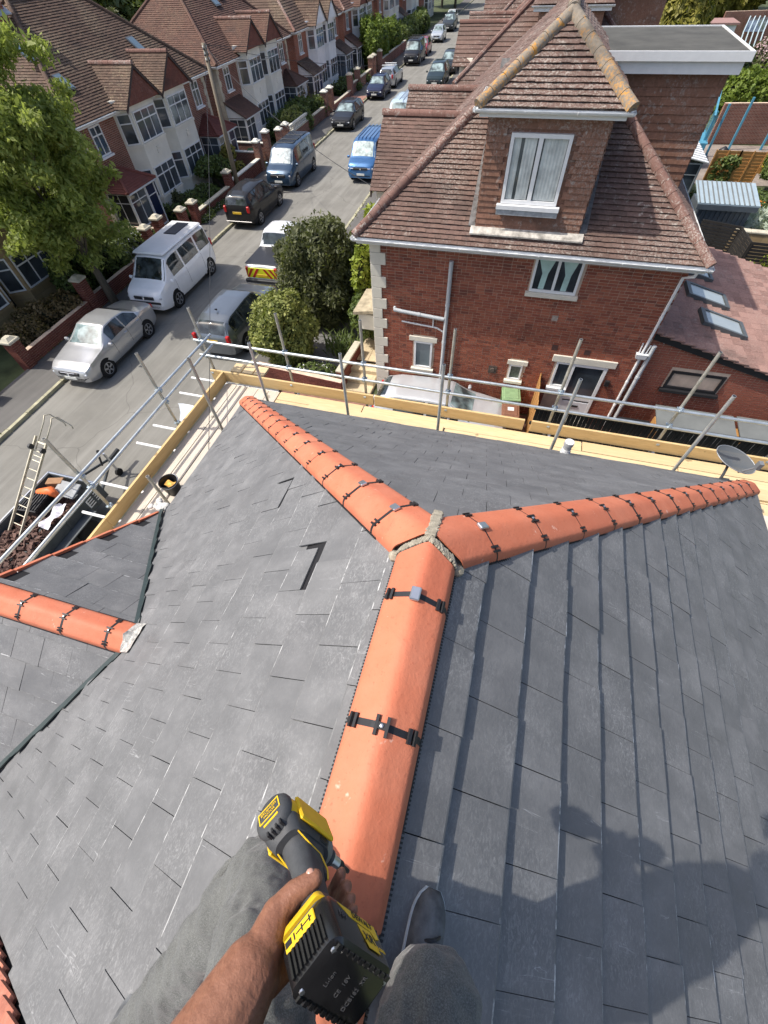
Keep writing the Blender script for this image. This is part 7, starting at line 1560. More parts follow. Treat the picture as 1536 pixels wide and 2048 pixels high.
# tiled strip of the brick house's rear lean-to and the black slatted enclosure
sl2 = thing('slatted_fence', 'black horizontal slat fence enclosing the yard behind the extension', 'fence', (9.0, 22, 0))
def slats(p, q, z0, z1, gap=0.12):
    p, q = Vector(p), Vector(q); A = (q - p).normalized(); rot = Matrix.Rotation(math.atan2(A.y, A.x), 3, 'Z'); z = z0
    while z < z1: MB().box((p + q) / 2 + Vector((0, 0, z)), ((q - p).length, 0.025, 0.095), 0, rot).build('slat', m_bfence, sl2); z += gap
    for t in (0, 0.5, 1): MB().box(p.lerp(q, t) + Vector((0, 0, z1 / 2)) + Vector((A.y, -A.x, 0)) * -0.05, (0.08, 0.08, z1), 0, rot).build('post', m_bfence, sl2)
slats((7.6, 23.9, 0), (9.0, 23.4, 0), 0.1, 1.8); slats((9.0, 23.4, 0), (9.1, 21.9, 0), 0.1, 1.8); slats((9.1, 21.9, 0), (13.0, 21.6, 0), 0.1, 1.8); slats((8.0, 19.2, 0), (13.0, 18.6, 0), 0.1, 1.7)
sheet('yard', [(7.0, 18.9, 0.0), (14, 18.2, 0.0), (14, 24, 0.0), (7.0, 24, 0.0)], M_simple('dark_paving', (0.05, 0.048, 0.045), 0.9, 0.4, 3, 0.2, src='World'))
gwall('buff stone wall beside the silver leaved plant', (9.3, 24.6, 0), (13.5, 24.3, 0), 1.25, 0.3, m_cap, True, 0, m_stonewall)
sd_ = thing('garden_shed', 'blue grey corrugated metal garden shed with pale roof', 'shed', (8.6, 26, 0)); m_corr = M_simple('corrugated_steel', (0.11, 0.13, 0.15), 0.45, 0.1, 3, 0, 0.3)
MB().bb((7.55, 25.3, 0), (9.75, 26.9, 1.85)).build('body', m_corr, sd_)
for k in range(11): MB().bb((7.57 + 0.2 * k, 25.265, 0.05), (7.63 + 0.2 * k, 25.298, 1.8)).build('rib', m_corr, sd_)
MB().prism([(7.4, 25.1, 2.0), (9.9, 25.1, 2.0), (9.9, 27.0, 2.28), (7.4, 27.0, 2.28)], (0, 0, 0.05)).build('roof', M_simple('shed_roof', (0.36, 0.44, 0.48), 0.45, 0.1, 3, 0, 0.2), sd_); MB().bb((7.42, 25.08, 1.8), (9.88, 25.12, 2.0)).build('fascia', m_corr, sd_)
for k in range(12): MB().prism([(7.45 + 0.2 * k, 25.1, 2.051), (7.50 + 0.2 * k, 25.1, 2.051), (7.50 + 0.2 * k, 27.0, 2.331), (7.45 + 0.2 * k, 27.0, 2.331)], (0, 0, 0.02)).build('roof_rib', m_pale, sd_)
cv = thing('conservatory', 'grey framed garden room with pale striped polycarbonate roof', 'conservatory', (7.2, 31, 0)); m_gf = M_simple('grey_frame', (0.24, 0.26, 0.27), 0.5)
MB().bb((5.4, 30.2, 0), (8.2, 33.8, 0.6)).build('base_wall', m_redwall, cv)
win(cv, (5.5, 30.2, 0.6), (1, 0, 0), (0, -1, 0), 2.7, 1.55, (1, 1, 1), 0.3, 0.05, mat=m_gf, sill=False); win(cv, (8.2, 30.2, 0.6), (0, 1, 0), (1, 0, 0), 3.6, 1.55, (1, 1, 1, 1), 0.3, 0.05, mat=m_gf, sill=False)
for k in range(9): MB().prism([(5.3, 30.05 + 0.43 * k, 2.75), (8.45, 30.05 + 0.43 * k, 2.2), (8.45, 30.30 + 0.43 * k, 2.2), (5.3, 30.30 + 0.43 * k, 2.75)], (0, 0, 0.03)).build('roof_panel', m_white, cv)
MB().prism([(5.3, 30.05, 2.72), (8.45, 30.05, 2.17), (8.45, 33.9, 2.17), (5.3, 33.9, 2.72)], (0, 0, 0.02)).build('roof_glazing', M_simple('polycarbonate', (0.30, 0.31, 0.28), 0.3, 0.1), cv)
of_ = thing('fence_panel', 'golden larch-lap fence panels in the middle of the gardens', 'fence', (10.8, 34.2, 0))
for j_ in range(2):
    for k in range(11): MB().box((9.75 + 0.62 + 1.27 * j_, 34.2 - 0.02 * j_, 0.18 + 0.15 * k), (1.22, 0.02, 0.16), 0, Matrix.Rotation(R(8), 3, 'X')).build('slat', m_ofence, of_)
    for x in (9.72, 10.35, 10.99): MB().box((x + 1.27 * j_, 34.16, 0.9), (0.06, 0.06, 1.8)).build('post', m_ofence, of_)
pg = thing('blue_pergola', 'blue painted timber pergola and steps against a garden wall', 'pergola', (11, 40, 0))
for (x, y) in ((9.9, 38.3), (10.9, 40.2), (12.6, 42.0), (14.6, 42.2)): MB().bb((x - .06, y - .06, 0), (x + .06, y + .06, 2.6)).build('post', m_bluew, pg)
MB().tube([(9.7, 37.6, 2.5), (10.2, 40.8, 3.1)], 0.07, 4).build('beam', m_bluew, pg); MB().prism([(9.3, 37.6, 1.2), (10.0, 37.6, 1.2), (10.3, 40.6, 1.2), (9.6, 40.6, 1.2)], (0, 0, 0.06)).build('deck', m_bluew, pg); MB().bb((9.35, 37.6, 0), (9.95, 37.64, 1.2)).build('panel', m_bluew, pg)
for k in range(7): MB().tube([(9.95 + 0.04 * k, 37.9 + 0.4 * k, 1.26), (10.02 + 0.05 * k, 38.1 + 0.4 * k, 2.4)], 0.02, 4).build('trellis_bar', m_bluew, pg)
gwall('brown brick garden wall behind the blue pergola', (11.4, 43.2, 0), (20, 44.2, 0), 2.1, 0.25, None, True)
sheet('patio', [(9.0, 34.9, 0.0), (17, 35.3, 0.0), (18, 43.2, 0.0), (9.5, 43.0, 0.0)], M_simple('patio_stone', (0.24, 0.20, 0.17), 0.9, 0.35, 2, 0.2, src='World'))
rv = thing('raised_bed', 'low timber edged raised bed on the patio', 'planter', (13.0, 38.0, 0)); 
for a, b in (((12.3, 37.3, 0), (13.7, 37.36, .3)), ((12.3, 38.5, 0), (13.7, 38.56, .3)), ((12.3, 37.361, 0), (12.36, 38.499, .3)), ((13.64, 37.361, 0), (13.7, 38.499, .3))): MB().bb(a, b).build('edging', m_ofence, rv)
MB().bb((12.37, 37.37, 0), (13.63, 38.49, .22)).build('soil', M_simple('soil', (0.05, 0.035, 0.025), 0.95), rv)
po = thing('plant_pot', 'deep blue glazed pot on the patio', 'pot', (14.2, 38.8, 0)); MB().lathe([(0.16, 0), (0.24, 0.35), (0.27, 0.5), (0.22, 0.5)], (14.2, 38.8, 0), 14).build('pot', M_simple('blue_glaze', (0.02, 0.04, 0.28), 0.15), po, True)
P, N = blob_pts([((14.2, 38.8, .65), (.25, .25, .2))], 300); leaf_mesh('foliage', P, N, .07, LF['silver'], po)
bq = thing('garden_clutter', 'small dark barbecue and hose clutter by the pergola steps', 'barbecue', (11.3, 38.2, 0))
for k in range(3): MB().tube([(11.2 + .2 * math.cos(k * 2.1), 38.3 + .2 * math.sin(k * 2.1), 0), (11.3, 38.4, .7)], 0.02, 6).build('leg', m_trim, bq)
MB().lathe([(0.05, 0.55), (0.28, 0.7), (0.3, 0.8), (0.05, 0.98)], (11.3, 38.4, 0), 14).build('bowl', m_blacktrim, bq, True)
shrub('hedge', 'bright green clipped hedge above the brown garden wall', 'hedge', (15, 46, 0), [((12.6 + 1.6 * i, 44.9 + .15 * i, 1.9 + 0.4 * math.sin(i)), (1.3, 1.2, 1.6)) for i in range(6)], 'bright', 0.13, 190, 0.25)
shrub('blossom_bush', 'pink blossom bush at the right edge behind the bright hedge', 'bush', (17.5, 57, 0), lumps((18.2, 58, 2.0), (2.6, 2.4, 1.8), 12, .75, .45), 'dark', 0.14, 90, 0.4, flower=('pink', 3600, 0.15))
shrub('shrub', 'dark green shrubs between the blossom and the flat roof', 'shrub', (13.5, 53, 0), lumps((13.8, 53, 1.8), (1.8, 2.4, 1.8), 8, .75, .45), 'mid', 0.14, 120, 0.35)
shrub('flowering_shrub', 'yellow flowering bush at the right edge above the larch-lap fence', 'bush', (14.2, 37.0, 0), lumps((14.6, 36.6, .9), (1.3, .9, .8), 9, .75, .45), 'bright', 0.09, 220, 0.35, flower=('yellow', 1100, .09))
shrub('hedge', 'dark rounded shrub below the yellow bush at the right edge', 'shrub', (13.9, 33.2, 0), lumps((14.0, 33.3, 1.0), (1.6, 1.5, 1.0), 10, .75, .45), 'mid', 0.10, 220, 0.3)
shrub('climber', 'leafy climber spreading across the larch-lap fence', 'climber', (10.3, 33.7, 0), lumps((10.4, 33.8, .9), (.75, .25, .75), 8, .8, .4), 'mid', 0.10, 240, 0.5, core=0)
shrub('flower_bed', 'mixed flower bed with orange poppies behind the metal shed', 'flowers', (11, 30.5, 0), [((9.2 + .8 * i, 31.2 + .5 * math.sin(i * 2), .3), (.7, 1.0, .4)) for i in range(6)], 'mid', 0.08, 230, 0.4, flower=('orange', 60, .12), stem=False)
shrub('flower_bed', 'purple and white flowers right of the metal shed', 'flowers', (11, 28.4, 0), [((10.6 + .6 * i, 28.5 + .2 * i, .25), (.6, .7, .3)) for i in range(4)], 'mid', 0.07, 230, 0.4, flower=('lilac', 260, .07), stem=False)
shrub('fern', 'silver green feathery plant above the buff stone wall', 'plant', (10.8, 26, 0), lumps((11.0, 26.2, .9), (1.1, .9, .7), 12, .7, .4), 'silver', 0.16, 130, 0.5, aspect=3.2, droop=.5)
shrub('weedy_climber', 'thin climber scrambling on the black slat fence', 'climber', (9.6, 21.5, 0), lumps((9.6, 21.6, 1.1), (.4, .15, .6), 6, .9, .35), 'lime', 0.09, 120, 0.6, core=0)
# conifer, white outbuilding, cold frame and trees at the top right
cf = thing('conifer_tree', 'golden drooping conifer behind the flat roofed dormer', 'tree', (10.3, 64, 0)); MB().tube([(10.3, 64, 0), (10.3, 64, 6.0)], [.3, .05], 8).build('trunk', m_bark, cf)
bl = [((10.3 + .7 * math.sin(i * 2.4) * (7 - i * .55) / 4, 64 + .7 * math.cos(i * 2.4) * (7 - i * .55) / 4, 1.2 + .48 * i), (2.2 - .13 * i, 2.2 - .13 * i, 1.1)) for i in range(12)]
P, N = blob_pts(bl, 95, 0.3); leaf_mesh('crown', P, N, 0.30, LF['gold'], cf, 0.9, 2.6, 0.6); dark_core('dark_filling', bl, cf, m_corefill, .8)
ob = thing('outbuilding', 'white rendered outbuilding with grey door at the top right', 'outbuilding', (16.5, 76, 0))
MB().bb((14.6, 75.5, 0), (17.6, 79, 2.4)).build('wall', m_whiter, ob); MB().bb((14.5, 75.3, 2.4), (17.8, 79.2, 2.55)).build('roof', M_simple('pink_coping', (0.3, 0.18, 0.16), 0.9), ob); MB().bb((15.1, 75.44, 0.05), (16.1, 75.49, 2.05)).build('door', M_simple('grey_door', (0.42, 0.43, 0.50), 0.5), ob); MB().tube([(16.3, 75.42, 0), (16.3, 75.42, 2.4)], .05, 6).build('downpipe', m_white, ob)
cfm = thing('cold_frame', 'blue grey glass cold frame of slanting bars at the right edge', 'cold frame', (21, 82, 0))
for k in range(5): MB().tube([(19.6 + .5 * k, 79, 0.0), (19.6 + .5 * k, 80, 1.5), (20.6 + .5 * k, 84, 2.2)], .07, 4).build('bar', M_simple('pale_blue_frame', (.45, .55, .58), .4), cfm)
MB().prism([(19.6, 80, 1.42), (21.6, 80, 1.42), (22.6, 84, 2.12), (20.6, 84, 2.12)], (0, 0, .02)).build('glass', m_glassL, cfm)
gwall('dark brick boundary wall beside the cold frame', (17.8, 84, 0), (32, 86, 0), 2.6, .25, None, True)
for (p, r_, h, lab, lf) in (((20, 96), 4, 7, 'yellow green tree at the top right corner', 'gold'), ((29, 92), 5, 8, 'bushy tree at the right edge of the gardens', 'bright'), ((12, 100), 4.5, 8, 'mid green tree behind the golden conifer', 'mid'), ((24, 112), 6, 10, 'large tree far behind the outbuilding', 'mid'), ((36, 110), 6, 9, 'far tree beyond the right gardens', 'dark'), ((6, 118), 5, 9, 'dark tree between the far roofs', 'mid')):
    t = thing('tree', lab, 'tree', (p[0], p[1], 0)); MB().tube([(p[0], p[1], 0), (p[0], p[1], h * .7)], [.3, .1], 8).build('trunk', m_bark, t); bl = lumps((p[0], p[1], h * .6), (r_, r_, h * .42), 14, .75, .45); P, N = blob_pts(bl, 40, .35); leaf_mesh('crown', P, N, .3, LF[lf], t)
    for k in range(3): MB().tube([(p[0], p[1], h * .4), (p[0] + random.uniform(-2, 2), p[1] + random.uniform(-2, 2), h * .7)], [.12, .03], 6).build('limb', m_bark, t)
# ================================================================== the roofer taking the picture, with an impact driver in hand
def W(x, y, z): return Vector((x, y, z + CZ))            # positions relative to the lens
def capsule(mb, pts, rs, n=14):
    """tapered limb with round ends"""
    pts = [Vector(p) for p in pts]; d0 = (pts[0] - pts[1]).normalized(); d1 = (pts[-1] - pts[-2]).normalized(); P, Rr = [], []
    for t in (1.0, 0.87, 0.6, 0.25): P.append(pts[0] + d0 * rs[0] * t * 0.98); Rr.append(rs[0] * max(0.06, math.sqrt(max(0, 1 - t * t))))
    P += pts; Rr += list(rs)
    for t in (0.25, 0.6, 0.87, 1.0): P.append(pts[-1] + d1 * rs[-1] * t * 0.98); Rr.append(rs[-1] * max(0.06, math.sqrt(max(0, 1 - t * t))))
    mb.tube(P, Rr, n)
def ball(mb, c, r, n=12):
    c = Vector(c); r = r if isinstance(r, (tuple, list)) else (r, r, r); P = []; m_ = 8
    for i in range(m_ + 1):
        th = math.pi * i / m_
        for j_ in range(n): P.append(c + Vector((r[0] * math.sin(th) * math.cos(2 * math.pi * j_ / n), r[1] * math.sin(th) * math.sin(2 * math.pi * j_ / n), r[2] * math.cos(th))))
    mb.add(P, [(i * n + j_, (i + 1) * n + j_, (i + 1) * n + (j_ + 1) % n, i * n + (j_ + 1) % n) for i in range(m_) for j_ in range(n)])
def fuse(name, mb, vox, mats, parent, smooth=6, disp=None):
    """weld overlapping shapes into one continuous skin"""
    me = mb.mesh(name + '_raw', mats); tmp = bpy.data.objects.new(name + '_raw', me); COL.objects.link(tmp)
    md = tmp.modifiers.new('r', 'REMESH'); md.mode = 'VOXEL'; md.voxel_size = vox; md.use_smooth_shade = True
    if smooth: ms = tmp.modifiers.new('s', 'SMOOTH'); ms.factor = 0.5; ms.iterations = smooth
    if disp:
        for (sc_, st_) in disp:
            tx = bpy.data.textures.new(name + '_folds', 'CLOUDS'); tx.noise_scale = sc_; tx.noise_depth = 2; dm_ = tmp.modifiers.new('d', 'DISPLACE'); dm_.texture = tx; dm_.strength = st_; dm_.mid_level = 0.5; dm_.texture_coords = 'LOCAL'
    dg = bpy.context.evaluated_depsgraph_get(); ev = tmp.evaluated_get(dg); nm = bpy.data.meshes.new_from_object(ev); nm.name = name
    for mt in nm.materials: pass
    if not nm.materials: nm.materials.append(mats)
    nm.polygons.foreach_set('material_index', [0] * len(nm.polygons)); nm.polygons.foreach_set('use_smooth', [True] * len(nm.polygons))
    COL.objects.unlink(tmp); bpy.data.objects.remove(tmp); bpy.data.meshes.remove(me)
    return link(name, nm, parent)
def M_skin():
    m = NT('skin'); n = m.noise(9, 5, 0.6); f = m.noise(90, 4, 0.65); cr = m.noise(26, 3, 0.6, 'Object', (1, 1, 1), dist=1.0)
    c = m.mix(0.5, m.ramp(n, [(0.3, (0.20, 0.085, 0.05)), (0.7, (0.31, 0.145, 0.088))]), m.ramp(f, [(0.3, (0.17, 0.07, 0.042)), (0.7, (0.33, 0.155, 0.098))]))
    m.color(c).set(rough=0.5, spec=0.4, sss=0.06); m.b.inputs['Subsurface Radius'].default_value = (0.012, 0.005, 0.003)
    m.bump(m.math('ADD', f, m.math('MULTIPLY', cr, 1.4)), 0.42, 0.004); return m.mt
def M_denim():
    m = NT('grey_trousers'); n = m.noise(420, 2, 0.7); b = m.noise(6, 4, 0.6); d = m.noise(14, 4, 0.7)
    c = m.ramp(n, [(0.35, (0.055, 0.056, 0.052)), (0.52, (0.115, 0.117, 0.11)), (0.68, (0.21, 0.214, 0.20))]); c = m.mix(0.4, c, m.ramp(b, [(0.35, (0.065, 0.066, 0.062)), (0.7, (0.16, 0.162, 0.152))])); c = m.mix(m.ramp(d, [(0.6, (0, 0, 0)), (0.75, (0.5, 0.5, 0.5))]), c, (0.22, 0.22, 0.22))
    m.color(c).set(rough=0.9, spec=0.15, sheen=0.2); m.bump(m.math('ADD', n, b), 0.3, 0.003); return m.mt
m_skin = M_skin(); m_denim = M_denim(); m_shirt = M_simple('black_shirt', (0.012, 0.012, 0.013), 0.9, 0.3, 60)
m_suede = M_simple('dusty_suede', (0.105, 0.11, 0.115), 0.9, 0.45, 22, 0.4); m_sole = M_simple('pale_sole', (0.55, 0.6, 0.62), 0.7, 0.2, 20)
person = thing('person', 'person in grey trousers and dark trainers straddling the ridge, holding an impact driver', 'person', tuple(W(0.0, -0.6, -1.6)))
# drill frame
B0_ = W(-0.04, -0.17, -0.72); hA = Vector((-0.57, 0.43, -0.70)).normalized(); fA = Vector((0.66, -0.25, -0.70)); fA = (fA - hA * fA.dot(hA)).normalized(); lA = hA.cross(fA).normalized()
C_ = B0_ + hA * 0.098
def D_(a, b, c): return C_ + hA * a + fA * b + lA * c
body = MB()
# gripping hand (left): forearm, palm, four fingers round the front of the handle, thumb over the back
elbow, wrist = W(-0.185, -0.435, -0.60), D_(-0.072, -0.058, 0.078)
capsule(body, [W(-0.21, -0.40, -0.34), W(-0.205, -0.43, -0.47), elbow], [0.060, 0.056, 0.052]); capsule(body, [elbow, elbow.lerp(wrist, 0.3), elbow.lerp(wrist, 0.68), wrist], [0.056, 0.060, 0.050, 0.037])
kn = [D_(0.002, 0.000, 0.050), D_(-0.017, 0.008, 0.053), D_(-0.036, 0.008, 0.052), D_(-0.053, 0.0, 0.049)]
for i, k in enumerate(kn): capsule(body, [wrist, wrist.lerp(k, 0.5) + lA * 0.008, k], [0.029, 0.026, 0.0165 if i < 3 else 0.015])
for i, (a, ln) in enumerate(((0.010, 1.0), (-0.011, 1.08), (-0.0315, 1.03), (-0.050, 0.92))):
    r0 = (0.0100, 0.0100, 0.0096, 0.0088)[i]
    capsule(body, [kn[i], D_(a + 0.001, 0.040 * ln, 0.036), D_(a, 0.047 * ln, 0.002), D_(a - 0.002, 0.035 * ln, -0.024 - 0.004 * ln)], [r0 * 1.15, r0, r0 * 0.95, r0 * 0.84])
capsule(body, [wrist + fA * -0.004, D_(-0.058, -0.052, 0.056), D_(-0.036, -0.050, 0.034)], [0.028, 0.026, 0.020]); capsule(body, [D_(-0.036, -0.050, 0.034), D_(-0.029, -0.043, 0.006), D_(-0.029, -0.032, -0.020)], [0.0185, 0.0155, 0.0118])
capsule(body, [D_(-0.024, -0.034, 0.045), D_(-0.03, -0.010, 0.050)], [0.019, 0.019])                      # web of the thumb
# phone hand (right), held behind the lens
ph = cam.matrix_world
def K_(x, y, z): return ph @ Vector((x, y, z))
rw_, re_ = K_(0.075, -0.115, 0.05), W(0.33, -0.40, -0.42)
capsule(body, [W(0.20, -0.38, -0.33), W(0.28, -0.41, -0.40), re_], [0.058, 0.05, 0.046]); capsule(body, [re_, re_.lerp(rw_, 0.5), rw_], [0.046, 0.04, 0.029])
for i in range(4): y = -0.035 - 0.022 * i; capsule(body, [rw_, K_(0.062, y, 0.046), K_(0.050, y, 0.022), K_(0.020, y - 0.002, 0.020)], [0.02, 0.0125, 0.0098, 0.0082])
capsule(body, [rw_, K_(0.04, -0.13, 0.045), K_(0.0, -0.105, 0.043)], [0.022, 0.014, 0.010])
# torso, neck, head
capsule(body, [W(0, -0.48, -0.98), W(0, -0.44, -0.80), W(0, -0.38, -0.50), W(0, -0.35, -0.36)], [0.13, 0.12, 0.135, 0.10], 18); capsule(body, [W(-0.19, -0.37, -0.35), W(0.19, -0.37, -0.35)], [0.06, 0.06]); capsule(body, [W(0, -0.36, -0.34), W(0, -0.32, -0.18)], [0.06, 0.055])
HC = W(0, -0.30, -0.03); ball(body, HC, (0.076, 0.098, 0.115), 20); ball(body, HC + Vector((0, 0.05, -0.055)), (0.052, 0.055, 0.06)); capsule(body, [HC + Vector((0, 0.096, 0.01)), HC + Vector((0, 0.112, -0.028))], [0.011, 0.016]); capsule(body, [HC + Vector((-0.02, 0.098, -0.066)), HC + Vector((0.02, 0.098, -0.066))], [0.009, 0.009])
for sg in (-1, 1): ball(body, HC + Vector((sg * 0.078, -0.005, -0.012)), (0.012, 0.022, 0.032)); capsule(body, [HC + Vector((sg * 0.016, 0.09, 0.026)), HC + Vector((sg * 0.045, 0.08, 0.026))], [0.009, 0.009])
# legs under the cloth
hipL, kneeL, ankL = W(-0.10, -0.46, -0.97), W(-0.295, -0.235, -1.38), W(-0.60, -0.80, -1.81)
hipR, kneeR, ankR = W(0.10, -0.46, -0.95), W(0.130, -0.270, -1.10), W(0.135, -0.43, -1.60)
for h_, k_, a_ in ((hipL, kneeL, ankL), (hipR, kneeR, ankR)): capsule(body, [h_, h_.lerp(k_, .5), k_], [0.085, 0.075, 0.055]); capsule(body, [k_, k_.lerp(a_, .35), a_], [0.052, 0.055, 0.036])
fuse('body', body, 0.0034, m_skin, person, 4)
for sg in (-1, 1):
    e = MB(); ball(e, HC + Vector((sg * 0.032, 0.086, 0.008)), 0.0115); e.build('eye', M_simple('eye_white', (0.7, 0.7, 0.68), 0.2), person, True)
hr = MB(); ball(hr, HC + Vector((0, -0.012, 0.022)), (0.083, 0.102, 0.112), 20); hr.build('hair', M_simple('dark_hair', (0.012, 0.01, 0.009), 0.8, 0.3, 80, 0.6), person, True)
nl = MB(); nt_ = D_(-0.027, -0.0415, -0.021); ball(nl, nt_, (0.0060, 0.0060, 0.0035)); nl.build('thumb_nail', M_simple('nail', (0.45, 0.25, 0.19), 0.3, 0.05), person, True)
# trousers
tr_ = MB(); capsule(tr_, [W(-0.08, -0.49, -0.98), W(0.08, -0.49, -0.98)], [0.155, 0.155], 18)
capsule(tr_, [hipL, hipL.lerp(kneeL, 0.55), kneeL], [0.115, 0.100, 0.082]); capsule(tr_, [kneeL, kneeL.lerp(ankL, 0.3), kneeL.lerp(ankL, 0.65), ankL + Vector((0.0, 0.03, 0.02))], [0.080, 0.092, 0.086, 0.075])
capsule(tr_, [hipR, hipR.lerp(kneeR, 0.55), kneeR], [0.118, 0.104, 0.082]); capsule(tr_, [kneeR, kneeR.lerp(ankR, 0.45), ankR + Vector((0, -0.0, 0.02))], [0.080, 0.086, 0.072])
fuse('trousers', tr_, 0.007, m_denim, person, 4, [(0.045, 0.022), (0.12, 0.03)])
sm = MB()                                                       # knee seam and rolled side pocket
kd = (hipL - kneeL).normalized(); ks = (ankL - kneeL).normalized()
pk = MB(); a1 = ks.cross(Vector((0, 0, 1))).normalized(); a1 = a1 if a1.x < 0 else -a1
pts = [kneeL + ks * q + a1 * (0.072 + 0.012 * math.sin(i * 1.1)) + Vector((0, 0, 0.030 + 0.012 * math.cos(i * 2.0))) for i, q in enumerate((0.03, 0.08, 0.13, 0.18, 0.25, 0.33, 0.42))]
pk.tube(pts, [0.006, 0.012, 0.017, 0.013, 0.010, 0.008, 0.004], 8); pk.build('pocket_fold', m_denim, person, True)
# shirt
sh = MB(); capsule(sh, [W(-0.05, -0.475, -0.93), W(-0.03, -0.45, -0.80), W(0, -0.39, -0.50), W(0, -0.36, -0.36)], [0.165, 0.175, 0.185, 0.14], 18); capsule(sh, [W(0.09, -0.475, -0.92), W(0.06, -0.44, -0.7)], [0.14, 0.16]); capsule(sh, [W(-0.12, -0.475, -0.93), W(-0.10, -0.44, -0.6)], [0.13, 0.15]); capsule(sh, [W(-0.19, -0.375, -0.355), W(0.19, -0.375, -0.355)], [0.085, 0.085])
capsule(sh, [W(-0.21, -0.39, -0.35), W(-0.207, -0.42, -0.45)], [0.073, 0.070]); capsule(sh, [W(0.2, -0.39, -0.34), W(0.27, -0.41, -0.395)], [0.073, 0.07]); fuse('shirt', sh, 0.010, m_shirt, person, 4, [(0.08, 0.015)])
# trainers
def shoe(heel, toe, up_v, parent):
    heel, toe = Vector(heel), Vector(toe); d = (toe - heel).normalized(); u = (Vector(up_v) - d * d.dot(Vector(up_v))).normalized(); s_ = d.cross(u); L = (toe - heel).length
    mb = MB(); nS = 16
    def half(t): return 0.034 + 0.020 * math.sin(min(1, t / 0.75) * math.pi / 2) * (1 if t < 0.75 else math.sqrt(max(0, 1 - ((t - 0.75) / 0.27) ** 2))) - (0.034 * (1 - math.sqrt(max(0, 1 - ((t - 0.75) / 0.27) ** 2))) if t > 0.75 else 0) - (0.012 * (1 - t / 0.12) if t < 0.12 else 0)
    def hgt(t): return 0.075 - 0.022 * t if t < 0.35 else 0.067 - 0.045 * ((t - 0.35) / 0.65) ** 1.3
    rows = []
    for i in range(nS + 1):
        t = i / nS; w, h = max(0.008, half(t)), hgt(t); c = heel + d * (L * t); row = []
        for j_ in range(11):
            a = math.pi * j_ / 10; row.append(c + s_ * (w * math.cos(a)) + u * (0.012 + h * math.sin(a) ** 0.75))
        rows.append(row)
    k = 11; mb.add([p for r_ in rows for p in r_], [(i * k + j_, i * k + j_ + 1, (i + 1) * k + j_ + 1, (i + 1) * k + j_) for i in range(nS) for j_ in range(k - 1)] + [tuple(range(k)), tuple(nS * k + j_ for j_ in range(k))[::-1]])
    o = mb.build('shoe', m_suede, parent, True)
    so_ = MB(); out = [heel + d * (L * i / nS) + s_ * (max(0.010, half(i / nS)) + 0.004) for i in range(nS + 1)] + [heel + d * (L * i / nS) - s_ * (max(0.010, half(i / nS)) + 0.004) for i in range(nS, -1, -1)]; so_.prism([p - u * 0.006 for p in out], u * 0.022); so_.build('sole', m_sole, o)
    for q in (0.40, 0.47, 0.54, 0.61, 0.68):
        la = MB(); c = heel + d * L * q; w = half(q); pts = [c + s_ * (w * 0.62 * math.cos(R(a))) + u * (0.016 + hgt(q) * math.sin(R(a)) ** 0.75) + d * 0.012 * math.cos(R(a)) for a in range(35, 150, 14)]; la.tube(pts, 0.0042, 6); la.build('lace', m_blacktrim, o)
    for q, wd_ in ((0.20, 0.022), (0.09, 0.02)):
        st_ = MB(); c = heel + d * L * q; w = half(q) + 0.002; pts = [c + s_ * (-(w) * math.cos(R(a))) + u * (0.014 + (hgt(q) + .002) * math.sin(R(a)) ** 0.75) for a in range(2, 60, 8)]
        P = []
        for p in pts: P += [p - d * wd_ / 2, p + d * wd_ / 2]
        st_.add(P, [(2 * i, 2 * i + 1, 2 * i + 3, 2 * i + 2) for i in range(len(pts) - 1)]); st_.build('stripe', m_sole, o)
    return o
M_SOLE = M_simple('dark_sole', (0.09, 0.095, 0.10), 0.8, 0.3, 20)
slope_z = lambda x: -1.5 - TP * abs(x - XR)
shoe(W(0.122, -0.485, slope_z(0.128) + 0.045), W(0.142, -0.178, slope_z(0.142) + 0.04), (0.45, 0, 0.9), person)
shoe(W(-0.60, -0.95, slope_z(-0.60) + 0.06), W(-0.66, -0.70, slope_z(-0.66) + 0.045), (-0.5, 0, 0.86), person)
# phone in the other hand, just behind the lens
phn = thing('phone', 'phone held in the raised hand taking the picture', 'phone', tuple(K_(0.01, -0.05, 0.03)))
q = MB(); q.cbox(K_(0.012, -0.052, 0.034), (0.075, 0.155, 0.009), 0.003, 0, ph.to_3x3()); q.build('case', m_blacktrim, phn)

# ---------------------------------------------------------------- impact driver
m_dy = M_simple('tool_yellow', (0.78, 0.50, 0.02), 0.42, 0.06, 30); m_dk = M_simple('tool_rubber', (0.055, 0.058, 0.062), 0.6, 0.15, 80, 0.15); m_bk = M_simple('battery_black', (0.012, 0.012, 0.013), 0.22, 0.3, 30, 0, 0, 0.6); m_nose = M_simple('tool_grey_metal', (0.25, 0.26, 0.27), 0.45, 0.1, 20, 0, 0.5); m_print = M_simple('grey_print', (0.075, 0.075, 0.08), 0.5)
dr = thing('impact_driver', 'yellow and black cordless impact driver gripped in the hand', 'power tool', tuple(B0_))
FR = Matrix((fA, lA, hA)).transposed().to_3x3()        # local x = forward, y = lateral, z = towards the head
def T_(x, y, z): return B0_ + FR @ Vector((x, y, z))
def rsec(w, d, r, n=6):
    """rounded rectangle outline in (forward, lateral)"""
    out = []
    for cx, cy, a0 in ((1, 1, 0), (-1, 1, 90), (-1, -1, 180), (1, -1, 270)):
        for i in range(n + 1): t = R(a0 + 90 * i / n); out.append((cx * (w / 2 - r) + r * math.cos(t), cy * (d / 2 - r) + r * math.sin(t)))
    return out
